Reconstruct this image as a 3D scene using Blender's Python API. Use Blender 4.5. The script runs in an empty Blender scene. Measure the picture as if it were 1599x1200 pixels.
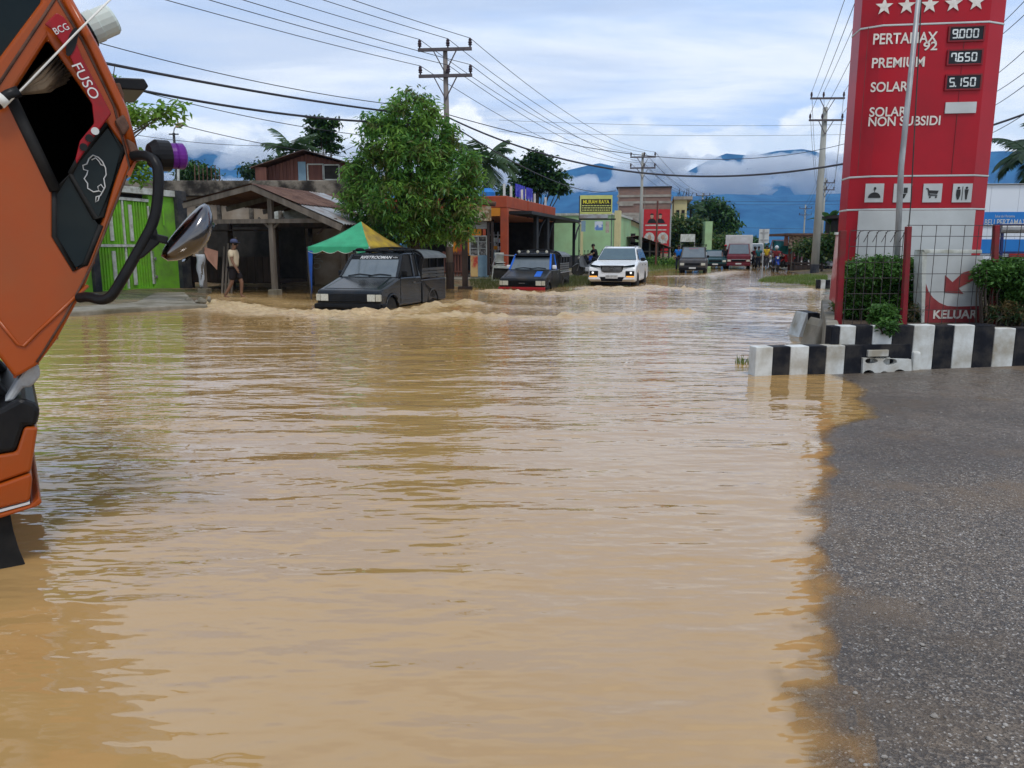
import bpy, bmesh, math, random
import numpy as np
from mathutils import Vector, Matrix
random.seed(7); rng = np.random.default_rng(7)
R = math.radians
SC = bpy.context.scene
COL = SC.collection

# ---------------------------------------------------------------- camera
F, HC, HORIZ = 1200.0, 1.4, 390.0
PITCH = math.atan((600 - HORIZ) / F)
cam_d = bpy.data.cameras.new('camera'); cam = bpy.data.objects.new('camera', cam_d); COL.objects.link(cam)
cam_d.sensor_width = 36.0; cam_d.lens = 36.0 * F / 1599.0
cam_d.clip_start = 0.05; cam_d.clip_end = 40000
cam.location = (0, 0, HC); cam.rotation_euler = (math.pi / 2 - PITCH, 0, 0)
SC.camera = cam

# ---------------------------------------------------------------- world, sun, exposure
SUN_EL, SUN_AZ = R(62), R(155)        # high sun behind thin cloud, over the viewer's right shoulder
W = bpy.data.worlds.new('World'); SC.world = W; W.use_nodes = True
nt = W.node_tree; nt.nodes.clear()
def N(t, **k):
    n = nt.nodes.new(t)
    for a, b in k.items(): setattr(n, a, b)
    return n
def wire(a, b): nt.links.new(a, b)
def math_n(op, a, b=None, clamp=False):
    n = N('ShaderNodeMath', operation=op); n.use_clamp = clamp
    for i, x in enumerate((a, b)):
        if x is None: continue
        if isinstance(x, (int, float)): n.inputs[i].default_value = x
        else: wire(x, n.inputs[i])
    return n.outputs[0]
def mixc(f, a, b):
    n = N('ShaderNodeMix', data_type='RGBA')
    for i, x in ((0, f), (6, a), (7, b)):
        if isinstance(x, (int, float)): n.inputs[i].default_value = x
        elif isinstance(x, tuple): n.inputs[i].default_value = (*x, 1)
        else: wire(x, n.inputs[i])
    return n.outputs[2]
def ramp(x, lo, hi):
    n = N('ShaderNodeMapRange', interpolation_type='SMOOTHSTEP')
    wire(x, n.inputs[0]); n.inputs[1].default_value = lo; n.inputs[2].default_value = hi
    return n.outputs[0]
out = N('ShaderNodeOutputWorld'); bg = N('ShaderNodeBackground'); bg.inputs[1].default_value = 0.1
wire(bg.outputs[0], out.inputs[0])
sky = N('ShaderNodeTexSky', sky_type='NISHITA', sun_disc=False, sun_elevation=SUN_EL, sun_rotation=SUN_AZ, altitude=50, air_density=1.0, dust_density=1.5)
tc = N('ShaderNodeTexCoord'); sep = N('ShaderNodeSeparateXYZ'); wire(tc.outputs['Generated'], sep.inputs[0])
zc = math_n('MAXIMUM', sep.outputs[2], 0.0)
den = math_n('ADD', zc, 0.14)
comb = N('ShaderNodeCombineXYZ')
wire(math_n('DIVIDE', sep.outputs[0], den), comb.inputs[0]); wire(math_n('DIVIDE', sep.outputs[1], den), comb.inputs[1])
def wnoise(vec, scale, detail, rough, dist=0.0, off=(0, 0, 0), st=(1, 1, 1)):
    m = N('ShaderNodeMapping'); wire(vec, m.inputs[0]); m.inputs[1].default_value = off; m.inputs[3].default_value = st
    n = N('ShaderNodeTexNoise'); wire(m.outputs[0], n.inputs[0])
    n.inputs['Scale'].default_value = scale; n.inputs['Detail'].default_value = detail
    n.inputs['Roughness'].default_value = rough; n.inputs['Distortion'].default_value = dist
    return n.outputs[0]
# high veil of stratus: long streaks, pale lavender blue to white
strat = ramp(wnoise(comb.outputs[0], 0.75, 9, 0.60, 0.6, (3.1, 1.7, 0), (0.8, 1.7, 1)), 0.36, 0.62)
c_hi = mixc(strat, (4.5, 6.0, 8.7), (8.0, 8.5, 9.2))
# darker bellies in the middle band
belly = ramp(wnoise(comb.outputs[0], 0.8, 7, 0.55, 0.3, (7.3, 2.2, 0), (0.5, 1.9, 1)), 0.46, 0.62)
c_hi = mixc(math_n('MULTIPLY', belly, 0.65), c_hi, (4.3, 5.3, 7.2))
c_sky = mixc(0.92, sky.outputs[0], c_hi)
# heaped cumulus round the whole horizon
cum_n = wnoise(tc.outputs['Generated'], 7.0, 9, 0.56, 0.15, (0.4, 0.9, 0.3), (1, 1, 1.7))
hgt = ramp(zc, 0.245, 0.07)
cum = ramp(math_n('ADD', cum_n, math_n('MULTIPLY', math_n('SUBTRACT', hgt, 0.55), 0.55)), 0.48, 0.56)
shade = ramp(wnoise(tc.outputs['Generated'], 9.0, 6, 0.55, 0.3, (2.2, 0.1, 1.3), (1, 1, 2.2)), 0.35, 0.65)
c_cum = mixc(shade, (5.9, 6.9, 8.2), (9.2, 9.4, 9.6))
c_all = mixc(math_n('MULTIPLY', cum, 0.92), c_sky, c_cum)
wire(c_all, bg.inputs[0])

sun_d = bpy.data.lights.new('sun', 'SUN'); sun_d.energy = 1.5; sun_d.angle = R(14); sun_d.color = (1.0, 0.965, 0.91)
sun = bpy.data.objects.new('sun', sun_d); COL.objects.link(sun)
sd = Vector((math.sin(SUN_AZ) * math.cos(SUN_EL), math.cos(SUN_AZ) * math.cos(SUN_EL), math.sin(SUN_EL)))
sun.rotation_euler = sd.to_track_quat('Z', 'Y').to_euler()
vs = SC.view_settings
vs.view_transform = 'Standard'; vs.look = 'None'; vs.exposure = 0.32; vs.gamma = 1.0; vs.use_curve_mapping = False
SC.cycles.max_bounces = 6; SC.cycles.transparent_max_bounces = 12; SC.cycles.volume_bounces = 2
SC.cycles.use_denoising = True

# ---------------------------------------------------------------- helpers
def ray(u, v):
    x, y = (u - 800) / F, -(v - 600) / F
    return Vector((x, math.cos(PITCH) + y * math.sin(PITCH), y * math.cos(PITCH) - math.sin(PITCH)))
def G(u, v, z=0.0):
    d = ray(u, v); t = (z - HC) / d.z
    return Vector((d.x * t, d.y * t, z))
def AT(u, v, Y):
    d = ray(u, v); t = Y / d.y
    return Vector((d.x * t, Y, HC + d.z * t))
ROAD = R(15.5)
RD = Vector((math.sin(ROAD), math.cos(ROAD), 0)); QD = Vector((math.cos(ROAD), -math.sin(ROAD), 0))
RROT = -ROAD                       # rotz that sends local +Y down the road, local +X to the right of it
FROT = math.pi / 2 - ROAD          # rotz that sends local +X along the road (facades)

def frac(x): return x - np.floor(x)
def h2(ix, iy, s): return frac(np.sin(ix * 127.1 + iy * 311.7 + s * 74.7) * 43758.5453)
def vnoise(x, y, s=0):
    x0, y0 = np.floor(x), np.floor(y); fx, fy = x - x0, y - y0
    fx = fx * fx * (3 - 2 * fx); fy = fy * fy * (3 - 2 * fy)
    a, b, c, d = h2(x0, y0, s), h2(x0 + 1, y0, s), h2(x0, y0 + 1, s), h2(x0 + 1, y0 + 1, s)
    return (a + (b - a) * fx) * (1 - fy) + (c + (d - c) * fx) * fy
def fbm(x, y, o=4, s=0):
    t = 0; a = 0.5
    for i in range(o): t = t + a * vnoise(x * 2 ** i, y * 2 ** i, s + i * 3); a *= 0.5
    return t

MATS = {}
def mat(name, c, c2=None, scale=3.0, rough=0.6, metal=0.0, bump=0.0, bscale=30.0, spec=0.22, st=(1, 1, 1), lo=0.38, hi=0.62, dirt=None, dscale=1.2, rough2=None, ior=None):
    if name in MATS: return MATS[name]
    m = bpy.data.materials.new(name); m.use_nodes = True; t = m.node_tree; p = t.nodes['Principled BSDF']
    p.inputs['Roughness'].default_value = rough; p.inputs['Metallic'].default_value = metal
    p.inputs['Specular IOR Level'].default_value = spec
    if ior: p.inputs['IOR'].default_value = ior
    if c2 is None: c2 = tuple(x * 0.72 for x in c)
    tcn = t.nodes.new('ShaderNodeTexCoord'); mp = t.nodes.new('ShaderNodeMapping'); mp.inputs[3].default_value = st
    t.links.new(tcn.outputs['Object'], mp.inputs[0])
    def noise(s, d=5):
        n = t.nodes.new('ShaderNodeTexNoise'); t.links.new(mp.outputs[0], n.inputs[0])
        n.inputs['Scale'].default_value = s; n.inputs['Detail'].default_value = d; n.inputs['Roughness'].default_value = 0.6
        return n.outputs[0]
    def rmp(x, a, b):
        n = t.nodes.new('ShaderNodeMapRange'); t.links.new(x, n.inputs[0]); n.inputs[1].default_value = a; n.inputs[2].default_value = b
        return n.outputs[0]
    def mx(f, a, b):
        n = t.nodes.new('ShaderNodeMix'); n.data_type = 'RGBA'; t.links.new(f, n.inputs[0])
        for i, x in ((6, a), (7, b)):
            if isinstance(x, tuple): n.inputs[i].default_value = (*x, 1)
            else: t.links.new(x, n.inputs[i])
        return n.outputs[2]
    f = rmp(noise(scale), lo, hi); col = mx(f, c, c2)
    if dirt:
        g = rmp(noise(dscale, 8), 0.45, 0.66); col = mx(g, col, dirt)
    t.links.new(col, p.inputs['Base Color'])
    if rough2 is not None:
        n = t.nodes.new('ShaderNodeMapRange'); t.links.new(f, n.inputs[0]); n.inputs[3].default_value = rough; n.inputs[4].default_value = rough2
        t.links.new(n.outputs[0], p.inputs['Roughness'])
    if bump:
        b = t.nodes.new('ShaderNodeBump'); b.inputs['Strength'].default_value = bump; b.inputs['Distance'].default_value = 0.02
        t.links.new(noise(bscale), b.inputs['Height']); t.links.new(b.outputs[0], p.inputs['Normal'])
    MATS[name] = m; return m
def glow(name, c, s):
    if name in MATS: return MATS[name]
    m = mat(name, c); p = m.node_tree.nodes['Principled BSDF']
    p.inputs['Emission Color'].default_value = (*c, 1); p.inputs['Emission Strength'].default_value = s
    return m
def leafmat(name, c, c2, scale=1.2, tr=0.35):
    if name in MATS: return MATS[name]
    m = mat(name, c, c2, scale=scale, rough=0.45, lo=0.3, hi=0.7); t = m.node_tree; p = t.nodes['Principled BSDF']
    col = p.inputs['Base Color'].links[0].from_socket
    tl = t.nodes.new('ShaderNodeBsdfTranslucent'); t.links.new(col, tl.inputs[0])
    ms = t.nodes.new('ShaderNodeMixShader'); ms.inputs[0].default_value = tr
    t.links.new(p.outputs[0], ms.inputs[1]); t.links.new(tl.outputs[0], ms.inputs[2])
    t.links.new(ms.outputs[0], t.nodes['Material Output'].inputs[0]); return m

def tag(o, label=None, cat=None, group=None, kind=None):
    for k, x in (('label', label), ('category', cat), ('group', group), ('kind', kind)):
        if x: o[k] = x
    return o
def thing(name, label, cat, loc=(0, 0, 0), rotz=0.0, group=None, scale=None):
    o = bpy.data.objects.new(name, None); COL.objects.link(o); o.empty_display_size = 0.2
    o.location = loc; o.rotation_euler = (0, 0, rotz)
    if scale: o.scale = (scale,) * 3
    return tag(o, label, cat, group)
def link_mesh(name, me, m=None, parent=None):
    o = bpy.data.objects.new(name, me); COL.objects.link(o)
    if m and not me.materials: me.materials.append(m)
    if parent: o.parent = parent
    return o
def copy_tree(o, parent=None):
    c = o.copy(); COL.objects.link(c)
    if parent: c.parent = parent
    for ch in list(o.children): copy_tree(ch, c)
    return c

class MB:
    def __init__(s): s.v = []; s.f = []
    def add(s, vs, fs):
        b = len(s.v); s.v += [tuple(x) for x in vs]; s.f += [tuple(b + i for i in q) for q in fs]; return s
    def box(s, x0, x1, y0, y1, z0, z1):
        return s.add([(x, y, z) for z in (z0, z1) for y in (y0, y1) for x in (x0, x1)],
                     [(0, 2, 3, 1), (4, 5, 7, 6), (0, 1, 5, 4), (2, 6, 7, 3), (0, 4, 6, 2), (1, 3, 7, 5)])
    def bar(s, p, q, w, h=None, up=(0, 0, 1)):
        p, q = Vector(p), Vector(q); h = h or w; d = (q - p).normalized(); u = Vector(up)
        if abs(d.dot(u)) > 0.98: u = Vector((0, 1, 0))
        a = d.cross(u).normalized(); b = a.cross(d)
        vs = [e + a * (i * w / 2) + b * (j * h / 2) for e in (p, q) for i, j in ((-1, -1), (1, -1), (1, 1), (-1, 1))]
        return s.add(vs, [(0, 1, 2, 3), (7, 6, 5, 4)] + [(i, 4 + i, 4 + (i + 1) % 4, (i + 1) % 4) for i in range(4)])
    def tube(s, path, r, n=8, cap=True):
        P = [Vector(p) for p in path]; rs = r if isinstance(r, (list, tuple)) else [r] * len(P); rings = []
        ref = Vector((0.13, 0.21, 0.97))
        for i, p in enumerate(P):
            d = (P[min(i + 1, len(P) - 1)] - P[max(i - 1, 0)]).normalized()
            if abs(d.dot(ref)) > 0.97: ref = Vector((1, 0.1, 0))
            a = d.cross(ref).normalized(); b = d.cross(a)
            rings.append([p + (a * math.cos(2 * math.pi * k / n) + b * math.sin(2 * math.pi * k / n)) * rs[i] for k in range(n)])
        return s.loft(rings, cap)
    def loft(s, rings, cap=True):
        n = len(rings[0]); vs = [p for q in rings for p in q]; fs = []
        for i in range(len(rings) - 1):
            for k in range(n): fs.append((i * n + k, i * n + (k + 1) % n, (i + 1) * n + (k + 1) % n, (i + 1) * n + k))
        if cap: fs += [tuple(range(n)), tuple((len(rings) - 1) * n + k for k in range(n))[::-1]]
        return s.add(vs, fs)
    def prism(s, poly, a0, a1, ax='y', poly2=None):
        f = {'y': lambda p, a: (p[0], a, p[1]), 'x': lambda p, a: (a, p[0], p[1]), 'z': lambda p, a: (p[0], p[1], a)}[ax]
        return s.loft([[f(p, a0) for p in poly], [f(p, a1) for p in (poly2 or poly)]])
    def lathe(s, prof, n=16, c=(0, 0, 0), ax='z'):
        rings = []
        for r, z in prof:
            q = []
            for k in range(n):
                a = 2 * math.pi * k / n; x, y = r * math.cos(a), r * math.sin(a)
                p = {'z': (x, y, z), 'x': (z, x, y), 'y': (x, z, y)}[ax]
                q.append((c[0] + p[0], c[1] + p[1], c[2] + p[2]))
            rings.append(q)
        return s.loft(rings)
    def ball(s, c, r, n=10, m=6):
        r = r if isinstance(r, tuple) else (r,) * 3; rings = []
        for i in range(m + 1):
            t = math.pi * (0.02 + 0.96 * i / m)
            rings.append([(c[0] + r[0] * math.sin(t) * math.cos(2 * math.pi * k / n), c[1] + r[1] * math.sin(t) * math.sin(2 * math.pi * k / n), c[2] + r[2] * math.cos(t)) for k in range(n)])
        return s.loft(rings)
    def quad(s, a, b, c, d): return s.add([a, b, c, d], [(0, 1, 2, 3)])
    def mesh(s, name, smooth=False):
        me = bpy.data.meshes.new(name); me.from_pydata(s.v, [], s.f)
        bm = bmesh.new(); bm.from_mesh(me); bmesh.ops.recalc_face_normals(bm, faces=bm.faces)
        if smooth:
            for f in bm.faces: f.smooth = True
        bm.to_mesh(me); bm.free(); return me
    def build(s, name, m, parent=None, bevel=0.0, smooth=False, seg=2, loc=None, label=None):
        me = s.mesh(name, smooth); o = link_mesh(name, me, m, parent)
        if bevel:
            b = o.modifiers.new('bevel', 'BEVEL'); b.width = bevel; b.segments = seg; b.limit_method = 'ANGLE'; b.angle_limit = R(35)
            b.harden_normals = False
        if loc: o.location = loc
        if label: o['label'] = label
        return o
def np_mesh(name, V, Fc, m=None, parent=None, smooth=False):
    me = bpy.data.meshes.new(name); n, k = Fc.shape
    me.vertices.add(len(V)); me.vertices.foreach_set('co', np.ascontiguousarray(V, np.float32).ravel())
    me.loops.add(n * k); me.loops.foreach_set('vertex_index', np.ascontiguousarray(Fc, np.int32).ravel())
    me.polygons.add(n); me.polygons.foreach_set('loop_start', np.arange(0, n * k, k, dtype=np.int32))
    me.polygons.foreach_set('loop_total', np.full(n, k, np.int32))
    if smooth: me.polygons.foreach_set('use_smooth', np.ones(n, bool))
    me.update(calc_edges=True); return link_mesh(name, me, m, parent)
def grid_faces(nr, nc):
    i = np.arange(nr - 1)[:, None] * nc + np.arange(nc - 1)[None, :]
    return np.stack([i, i + 1, i + nc + 1, i + nc], -1).reshape(-1, 4)
def attr(o, name, a):
    t = o.data.attributes.new(name, 'FLOAT', 'POINT'); t.data.foreach_set('value', np.ascontiguousarray(a, np.float32))

def text(txt, m, parent, x, z, h, width=None, y=-0.004, bold=0.0, name='lettering', rot=None, align='CENTER', shear=0.0):
    cu = bpy.data.curves.new('t', 'FONT'); cu.body = txt; cu.align_x = align; cu.align_y = 'CENTER'; cu.extrude = 0.0; cu.offset = bold; cu.shear = shear
    ob = bpy.data.objects.new('t', cu); COL.objects.link(ob)
    bpy.context.view_layer.update()
    me = bpy.data.meshes.new_from_object(ob.evaluated_get(bpy.context.evaluated_depsgraph_get()))
    bpy.data.objects.remove(ob); bpy.data.curves.remove(cu)
    co = np.array([v.co[:] for v in me.vertices]); w = np.ptp(co[:, 0]); hh = np.ptp(co[:, 1])
    sy = h / max(hh, 1e-6); sx = (width / w) if width else sy
    cx = (co[:, 0].max() + co[:, 0].min()) / 2; cy = (co[:, 1].max() + co[:, 1].min()) / 2
    for q in me.vertices: q.co = ((q.co.x - cx) * sx, 0, (q.co.y - cy) * sy)
    me.materials.clear(); me.name = name; o = link_mesh(name, me, m, parent)
    o.location = (x, y, z)
    if rot: o.rotation_euler = (0, rot, 0)
    return o
class Frame:
    """vertical plane through P, local x along angle a; maps photo pixels to (x, z) on it"""
    def __init__(s, P, a): s.P = Vector(P); s.a = a; s.d = Vector((math.cos(a), math.sin(a), 0)); s.n = Vector((-math.sin(a), math.cos(a), 0))
    def l(s, u, v, off=0.0):
        d = ray(u, v); o = Vector((0, 0, HC)); Q = s.P + s.n * off
        t = (Q - o).dot(s.n) / d.dot(s.n); p = o + d * t - s.P
        return (p.dot(s.d), p.z)
    def poly(s, pts, off=0.0): return [s.l(u, v, off) for u, v in pts]
# ================================================================ terrain and flood water
def segdist(X, Y, pts):
    D = np.full(X.shape, 1e9)
    for (ax, ay), (bx, by) in zip(pts[:-1], pts[1:]):
        dx, dy = bx - ax, by - ay; L = dx * dx + dy * dy + 1e-9
        t = np.clip(((X - ax) * dx + (Y - ay) * dy) / L, 0, 1)
        D = np.minimum(D, np.hypot(X - ax - t * dx, Y - ay - t * dy))
    return D
def inside(X, Y, poly):
    r = np.zeros(X.shape, bool); n = len(poly)
    for i in range(n):
        (x1, y1), (x2, y2) = poly[i], poly[(i + 1) % n]
        c = ((y1 > Y) != (y2 > Y)) & (X < (x2 - x1) * (Y - y1) / (y2 - y1 + 1e-12) + x1)
        r ^= c
    return r
def gp(pts): return [tuple(G(u, v)[:2]) for u, v in pts]
shoreR = gp([(1310, 1250), (1312, 1060), (1316, 900), (1306, 800), (1300, 750), (1322, 700), (1334, 662), (1372, 640), (1348, 604), (1322, 588)])
p0 = shoreR[0]
polyR = [(p0[0] + 0.05, -30)] + shoreR + [tuple(G(1300, 560)[:2]), tuple(G(1290, 478)[:2]), tuple(G(1292, 445)[:2]), tuple(G(1240, 446)[:2]), tuple(G(1186, 439)[:2]), tuple(G(1200, 433)[:2]), tuple(G(1262, 431)[:2]),
         tuple(G(1225, 421)[:2]), tuple(G(1215, 416.5)[:2]), tuple(G(1196, 409)[:2]), (90, 260), (400, 260), (400, -30)]
shoreL = [(-60, 8)] + gp([(-260, 512), (120, 493), (305, 481), (322, 462), (332, 449), (640, 446), (735, 448), (800, 452), (900, 446), (960, 432), (1010, 424), (1055, 420), (1110, 415), (1165, 408.5)])
polyL = shoreL + [(80, 260), (-400, 260), (-400, 8)]
def ground_z(X, Y):
    sd = np.full(X.shape, -1e9)
    for P, sl in ((polyR, 1), (polyL, 1)):
        D = segdist(X, Y, P + [P[0]]); i = inside(X, Y, P)
        sd = np.maximum(sd, np.where(i, D, -D))
    near = (Y < 14) & (X > 0)
    up = np.where(near, np.minimum(0.030 * sd, 0.25), np.minimum(0.07 * sd, 0.14))
    z = np.where(sd > 0, up, np.maximum(0.045 * sd, -0.35))
    z = z + ((fbm(X * 1.7, Y * 1.7, 3, 5) - 0.44) * 0.016 + (fbm(X * 7, Y * 5, 3, 8) - 0.44) * 0.007 + (fbm(X * 19, Y * 15, 2, 9) - 0.375) * 0.004) * np.clip(1 - np.abs(sd) / 3, 0.15, 1) * (np.hypot(X, Y) < 200)
    far = np.clip((np.hypot(X, Y) - 60) / 60, 0, 1)                     # the road climbs out of the flood
    z = np.where(far > 0, z * (1 - far) + 0.05 * far, z)
    return z, sd
# fan-shaped grid: fine at the feet, coarse far away
def fan(nr, nc, r0, r1, umax, oy=-4.0):
    rr = r0 * (r1 / r0) ** (np.arange(nr) / (nr - 1)); uu = np.linspace(-umax, umax, nc)
    Yg = rr[:, None] * np.ones(nc)[None, :]; Xg = rr[:, None] * uu[None, :]
    return Xg, Yg + oy
Xg, Yg = fan(330, 300, 1.2, 12000, 1.6)
Zg, sdg = ground_z(Xg, Yg)
gm = bpy.data.materials.new('wet_ground'); gm.use_nodes = True
ground = np_mesh('ground', np.stack([Xg, Yg, Zg], -1).reshape(-1, 3), grid_faces(330, 300), gm, smooth=True); tag(ground, kind='structure')
asph = np.clip((Xg - 0.3) / 0.4, 0, 1) * np.clip((13 - Yg) / 1.0, 0, 1)
attr(ground, 'asph', asph.ravel())
nt = gm.node_tree; P = nt.nodes['Principled BSDF']
tcn = N('ShaderNodeTexCoord'); ob = tcn.outputs['Object']
def gnoise(s, d=4, st=None):
    n = N('ShaderNodeTexNoise'); n.inputs['Scale'].default_value = s; n.inputs['Detail'].default_value = d; n.inputs['Roughness'].default_value = 0.6
    if st:
        m = N('ShaderNodeMapping'); m.inputs[3].default_value = st; wire(ob, m.inputs[0]); wire(m.outputs[0], n.inputs[0])
    else: wire(ob, n.inputs[0])
    return n.outputs[0]
def gvor(s, feat='F1', o='Color'):
    n = N('ShaderNodeTexVoronoi', feature=feat); n.inputs['Scale'].default_value = s; wire(ob, n.inputs[0]); return n.outputs[o]
at = N('ShaderNodeAttribute', attribute_name='asph'); am = at.outputs['Fac']
stone = N('ShaderNodeSeparateColor'); wire(gvor(150), stone.inputs[0])
st2 = N('ShaderNodeSeparateColor'); wire(gvor(60), st2.inputs[0])
c1 = mixc(ramp(stone.outputs[0], 0.1, 0.95), (0.066, 0.053, 0.042), (0.190, 0.153, 0.117))
c1 = mixc(ramp(stone.outputs[1], 0.90, 0.97), c1, (0.42, 0.39, 0.35))
c1 = mixc(math_n('MULTIPLY', ramp(st2.outputs[0], 0.55, 0.9), 0.6), c1, (0.045, 0.040, 0.037))
c1 = mixc(math_n('MULTIPLY', ramp(gnoise(1.1, 6), 0.50, 0.68), 0.7), c1, (0.155, 0.108, 0.066))
c1 = mixc(math_n('MULTIPLY', ramp(gnoise(0.45, 4), 0.42, 0.62), 0.45), c1, (0.040, 0.035, 0.031))
c2 = mixc(ramp(gnoise(2.5, 8), 0.35, 0.65), (0.20, 0.135, 0.075), (0.10, 0.075, 0.045))
c2 = mixc(math_n('MULTIPLY', ramp(gnoise(0.5, 5), 0.45, 0.62), 0.7), c2, (0.055, 0.072, 0.022))
wire(mixc(am, c2, c1), P.inputs['Base Color'])
wet = ramp(gnoise(1.6, 7), 0.40, 0.64)
rn = N('ShaderNodeMapRange'); wire(wet, rn.inputs[0]); rn.inputs[3].default_value = 0.55; rn.inputs[4].default_value = 0.24
wire(rn.outputs[0], P.inputs['Roughness'])
bh = math_n('ADD', gvor(150, 'F1', 'Distance'), math_n('MULTIPLY', gnoise(14, 6), 0.9))
bmp = N('ShaderNodeBump'); P.inputs['Specular IOR Level'].default_value = 0.26; bmp.inputs['Strength'].default_value = 0.42; bmp.inputs['Distance'].default_value = 0.012
wire(bh, bmp.inputs['Height']); wire(bmp.outputs[0], P.inputs['Normal'])

# ---- flood water with real waves, wakes and opacity from its depth
NR, NCc = 760, 560
Xw, Yw = fan(NR, NCc, 1.7, 96, 1.25)
Zb, sdw = ground_z(Xw, Yw)
amp = np.clip((Yw - 0.5) / 4.5, 0.30, 1)                               # calm at the feet
lee = 1 - 0.45 * np.exp(-((Xw - 2.0) / 2.2) ** 2 - ((Yw - 4) / 3.0) ** 2)
Zw = np.zeros_like(Xw)
for k in range(34):
    lam = 0.16 * (1.12 ** (k % 17)) * rng.uniform(0.9, 1.1)
    th = rng.normal(R(95), R(27)); kx, ky = math.cos(th) * 2 * math.pi / lam, math.sin(th) * 2 * math.pi / lam
    A = 0.0042 * lam * rng.uniform(0.5, 1.2)
    res = np.clip(lam / (0.022 * (Yw + 4)) - 0.6, 0, 1)                # do not alias where the grid is coarse
    patch = np.clip(1.9 * fbm(Xw * 0.30 + 9 * k, Yw * 0.30, 2, k) - 0.35, 0, 1.4)
    wob = 1.6 * fbm(Xw * 0.5 + k, Yw * 0.5, 2, 40 + k)
    Zw += A * res * patch * np.sin(kx * Xw + ky * Yw + wob * 5 + rng.uniform(0, 6.28))
Zw *= amp * lee
foam = np.zeros_like(Xw); wk = np.zeros_like(Xw)
def wake(pts, w, h, f):
    global Zw, foam, wk
    P = gp(pts); D = segdist(Xw, Yw, P); g = np.exp(-(D / w) ** 2)
    wk = np.maximum(wk, g * h)
    foam = np.maximum(foam, g * f)
wake([(330, 474), (420, 487), (490, 493), (560, 496), (640, 497), (720, 494)], 0.50, 0.15, 1.0)
wake([(485, 492), (520, 491), (600, 491), (640, 489), (690, 478), (735, 474)], 0.40, 0.17, 1.0)
wake([(300, 476), (340, 480), (420, 491)], 0.7, 0.09, 0.9)
wake([(720, 495), (850, 497), (960, 493), (1070, 489)], 0.36, 0.13, 0.9)
wake([(700, 470), (760, 478), (860, 481)], 0.5, 0.05, 0.5)
wake([(765, 455), (800, 459), (860, 461), (920, 458), (990, 456)], 0.55, 0.16, 1.0)
wake([(905, 460), (960, 464), (1020, 462)], 0.4, 0.06, 0.6)
wake([(925, 450), (985, 453), (1020, 449), (1085, 453)], 0.55, 0.14, 0.9)
wake([(1180, 452), (1225, 454), (1262, 453)], 0.6, 0.09, 0.6)
wake([(1175, 488), (1212, 492), (1245, 493)], 0.28, 0.09, 0.45)
wake([(330, 462), (420, 470), (470, 476)], 0.9, 0.03, 0.45)
wake([(1045, 432), (1110, 431), (1150, 424)], 0.8, 0.07, 0.5)
tq = fbm(Xw * 2.6, Yw * 2.0, 4, 77); t2 = np.abs(fbm(Xw * 5.5, Yw * 4.5, 3, 91) - 0.44) * 2.2
Zw += wk * (1.4 * np.clip(tq - 0.28, 0, 1) + 1.0 * t2 - 0.10)
edge = np.clip(-sdw / 0.5, 0, 1)
Zw *= np.clip(0.12 + edge, 0, 1)
keep = (sdw < 0.9)
depth = Zw - Zb
wm = bpy.data.materials.new('muddy_water'); wm.use_nodes = True
FW = grid_faces(NR, NCc); FW = FW[keep.ravel()[FW].any(1)]
water = np_mesh('flood_water', np.stack([Xw, Yw, Zw], -1).reshape(-1, 3), FW, wm, smooth=True); tag(water, kind='structure')
attr(water, 'depth', depth.ravel()); attr(water, 'foam', foam.ravel())
nt = wm.node_tree; P = nt.nodes['Principled BSDF']; mo = nt.nodes['Material Output']
tcn = N('ShaderNodeTexCoord'); ob = tcn.outputs['Object']
fo = N('ShaderNodeAttribute', attribute_name='foam').outputs['Fac']; de = N('ShaderNodeAttribute', attribute_name='depth').outputs['Fac']
mud = mixc(ramp(gnoise(0.28, 5), 0.35, 0.65), (0.370, 0.220, 0.076), (0.395, 0.245, 0.098))
frn = ramp(gnoise(7, 6, (1, 1.5, 1)), 0.36, 0.62)
mud = mixc(math_n('MULTIPLY', fo, math_n('ADD', math_n('MULTIPLY', frn, 0.75), 0.1)), mud, (0.56, 0.41, 0.20))
wire(mud, P.inputs['Base Color']); P.inputs['IOR'].default_value = 1.75
rn = N('ShaderNodeMapRange'); wire(fo, rn.inputs[0]); rn.inputs[3].default_value = 0.006; rn.inputs[4].default_value = 0.42
wire(rn.outputs[0], P.inputs['Roughness'])
b1 = N('ShaderNodeBump'); b1.inputs['Strength'].default_value = 1.0; b1.inputs['Distance'].default_value = 0.030
wavy = math_n('ADD', gnoise(2.9, 2, (0.50, 1.35, 1)), math_n('MULTIPLY', gnoise(7.0, 2, (0.55, 1.30, 1)), 0.30))
gust = ramp(gnoise(0.35, 3, (0.6, 1.2, 1)), 0.30, 0.62)
fine = math_n('MULTIPLY', wavy, math_n('ADD', math_n('MULTIPLY', gust, 0.75), 0.30))
wire(fine, b1.inputs['Height'])
b2 = N('ShaderNodeBump'); b2.inputs['Distance'].default_value = 0.14; wire(math_n('MULTIPLY', fo, 0.8), b2.inputs['Strength'])
wire(gnoise(6, 6, (0.8, 1.2, 1)), b2.inputs['Height']); wire(b1.outputs[0], b2.inputs['Normal']); wire(b2.outputs[0], P.inputs['Normal'])
tr = N('ShaderNodeBsdfTransparent'); ms = N('ShaderNodeMixShader')
wire(ramp(de, -0.0010, 0.007), ms.inputs[0]); wire(tr.outputs[0], ms.inputs[1]); wire(P.outputs[0], ms.inputs[2]); wire(ms.outputs[0], mo.inputs[0])

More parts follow.
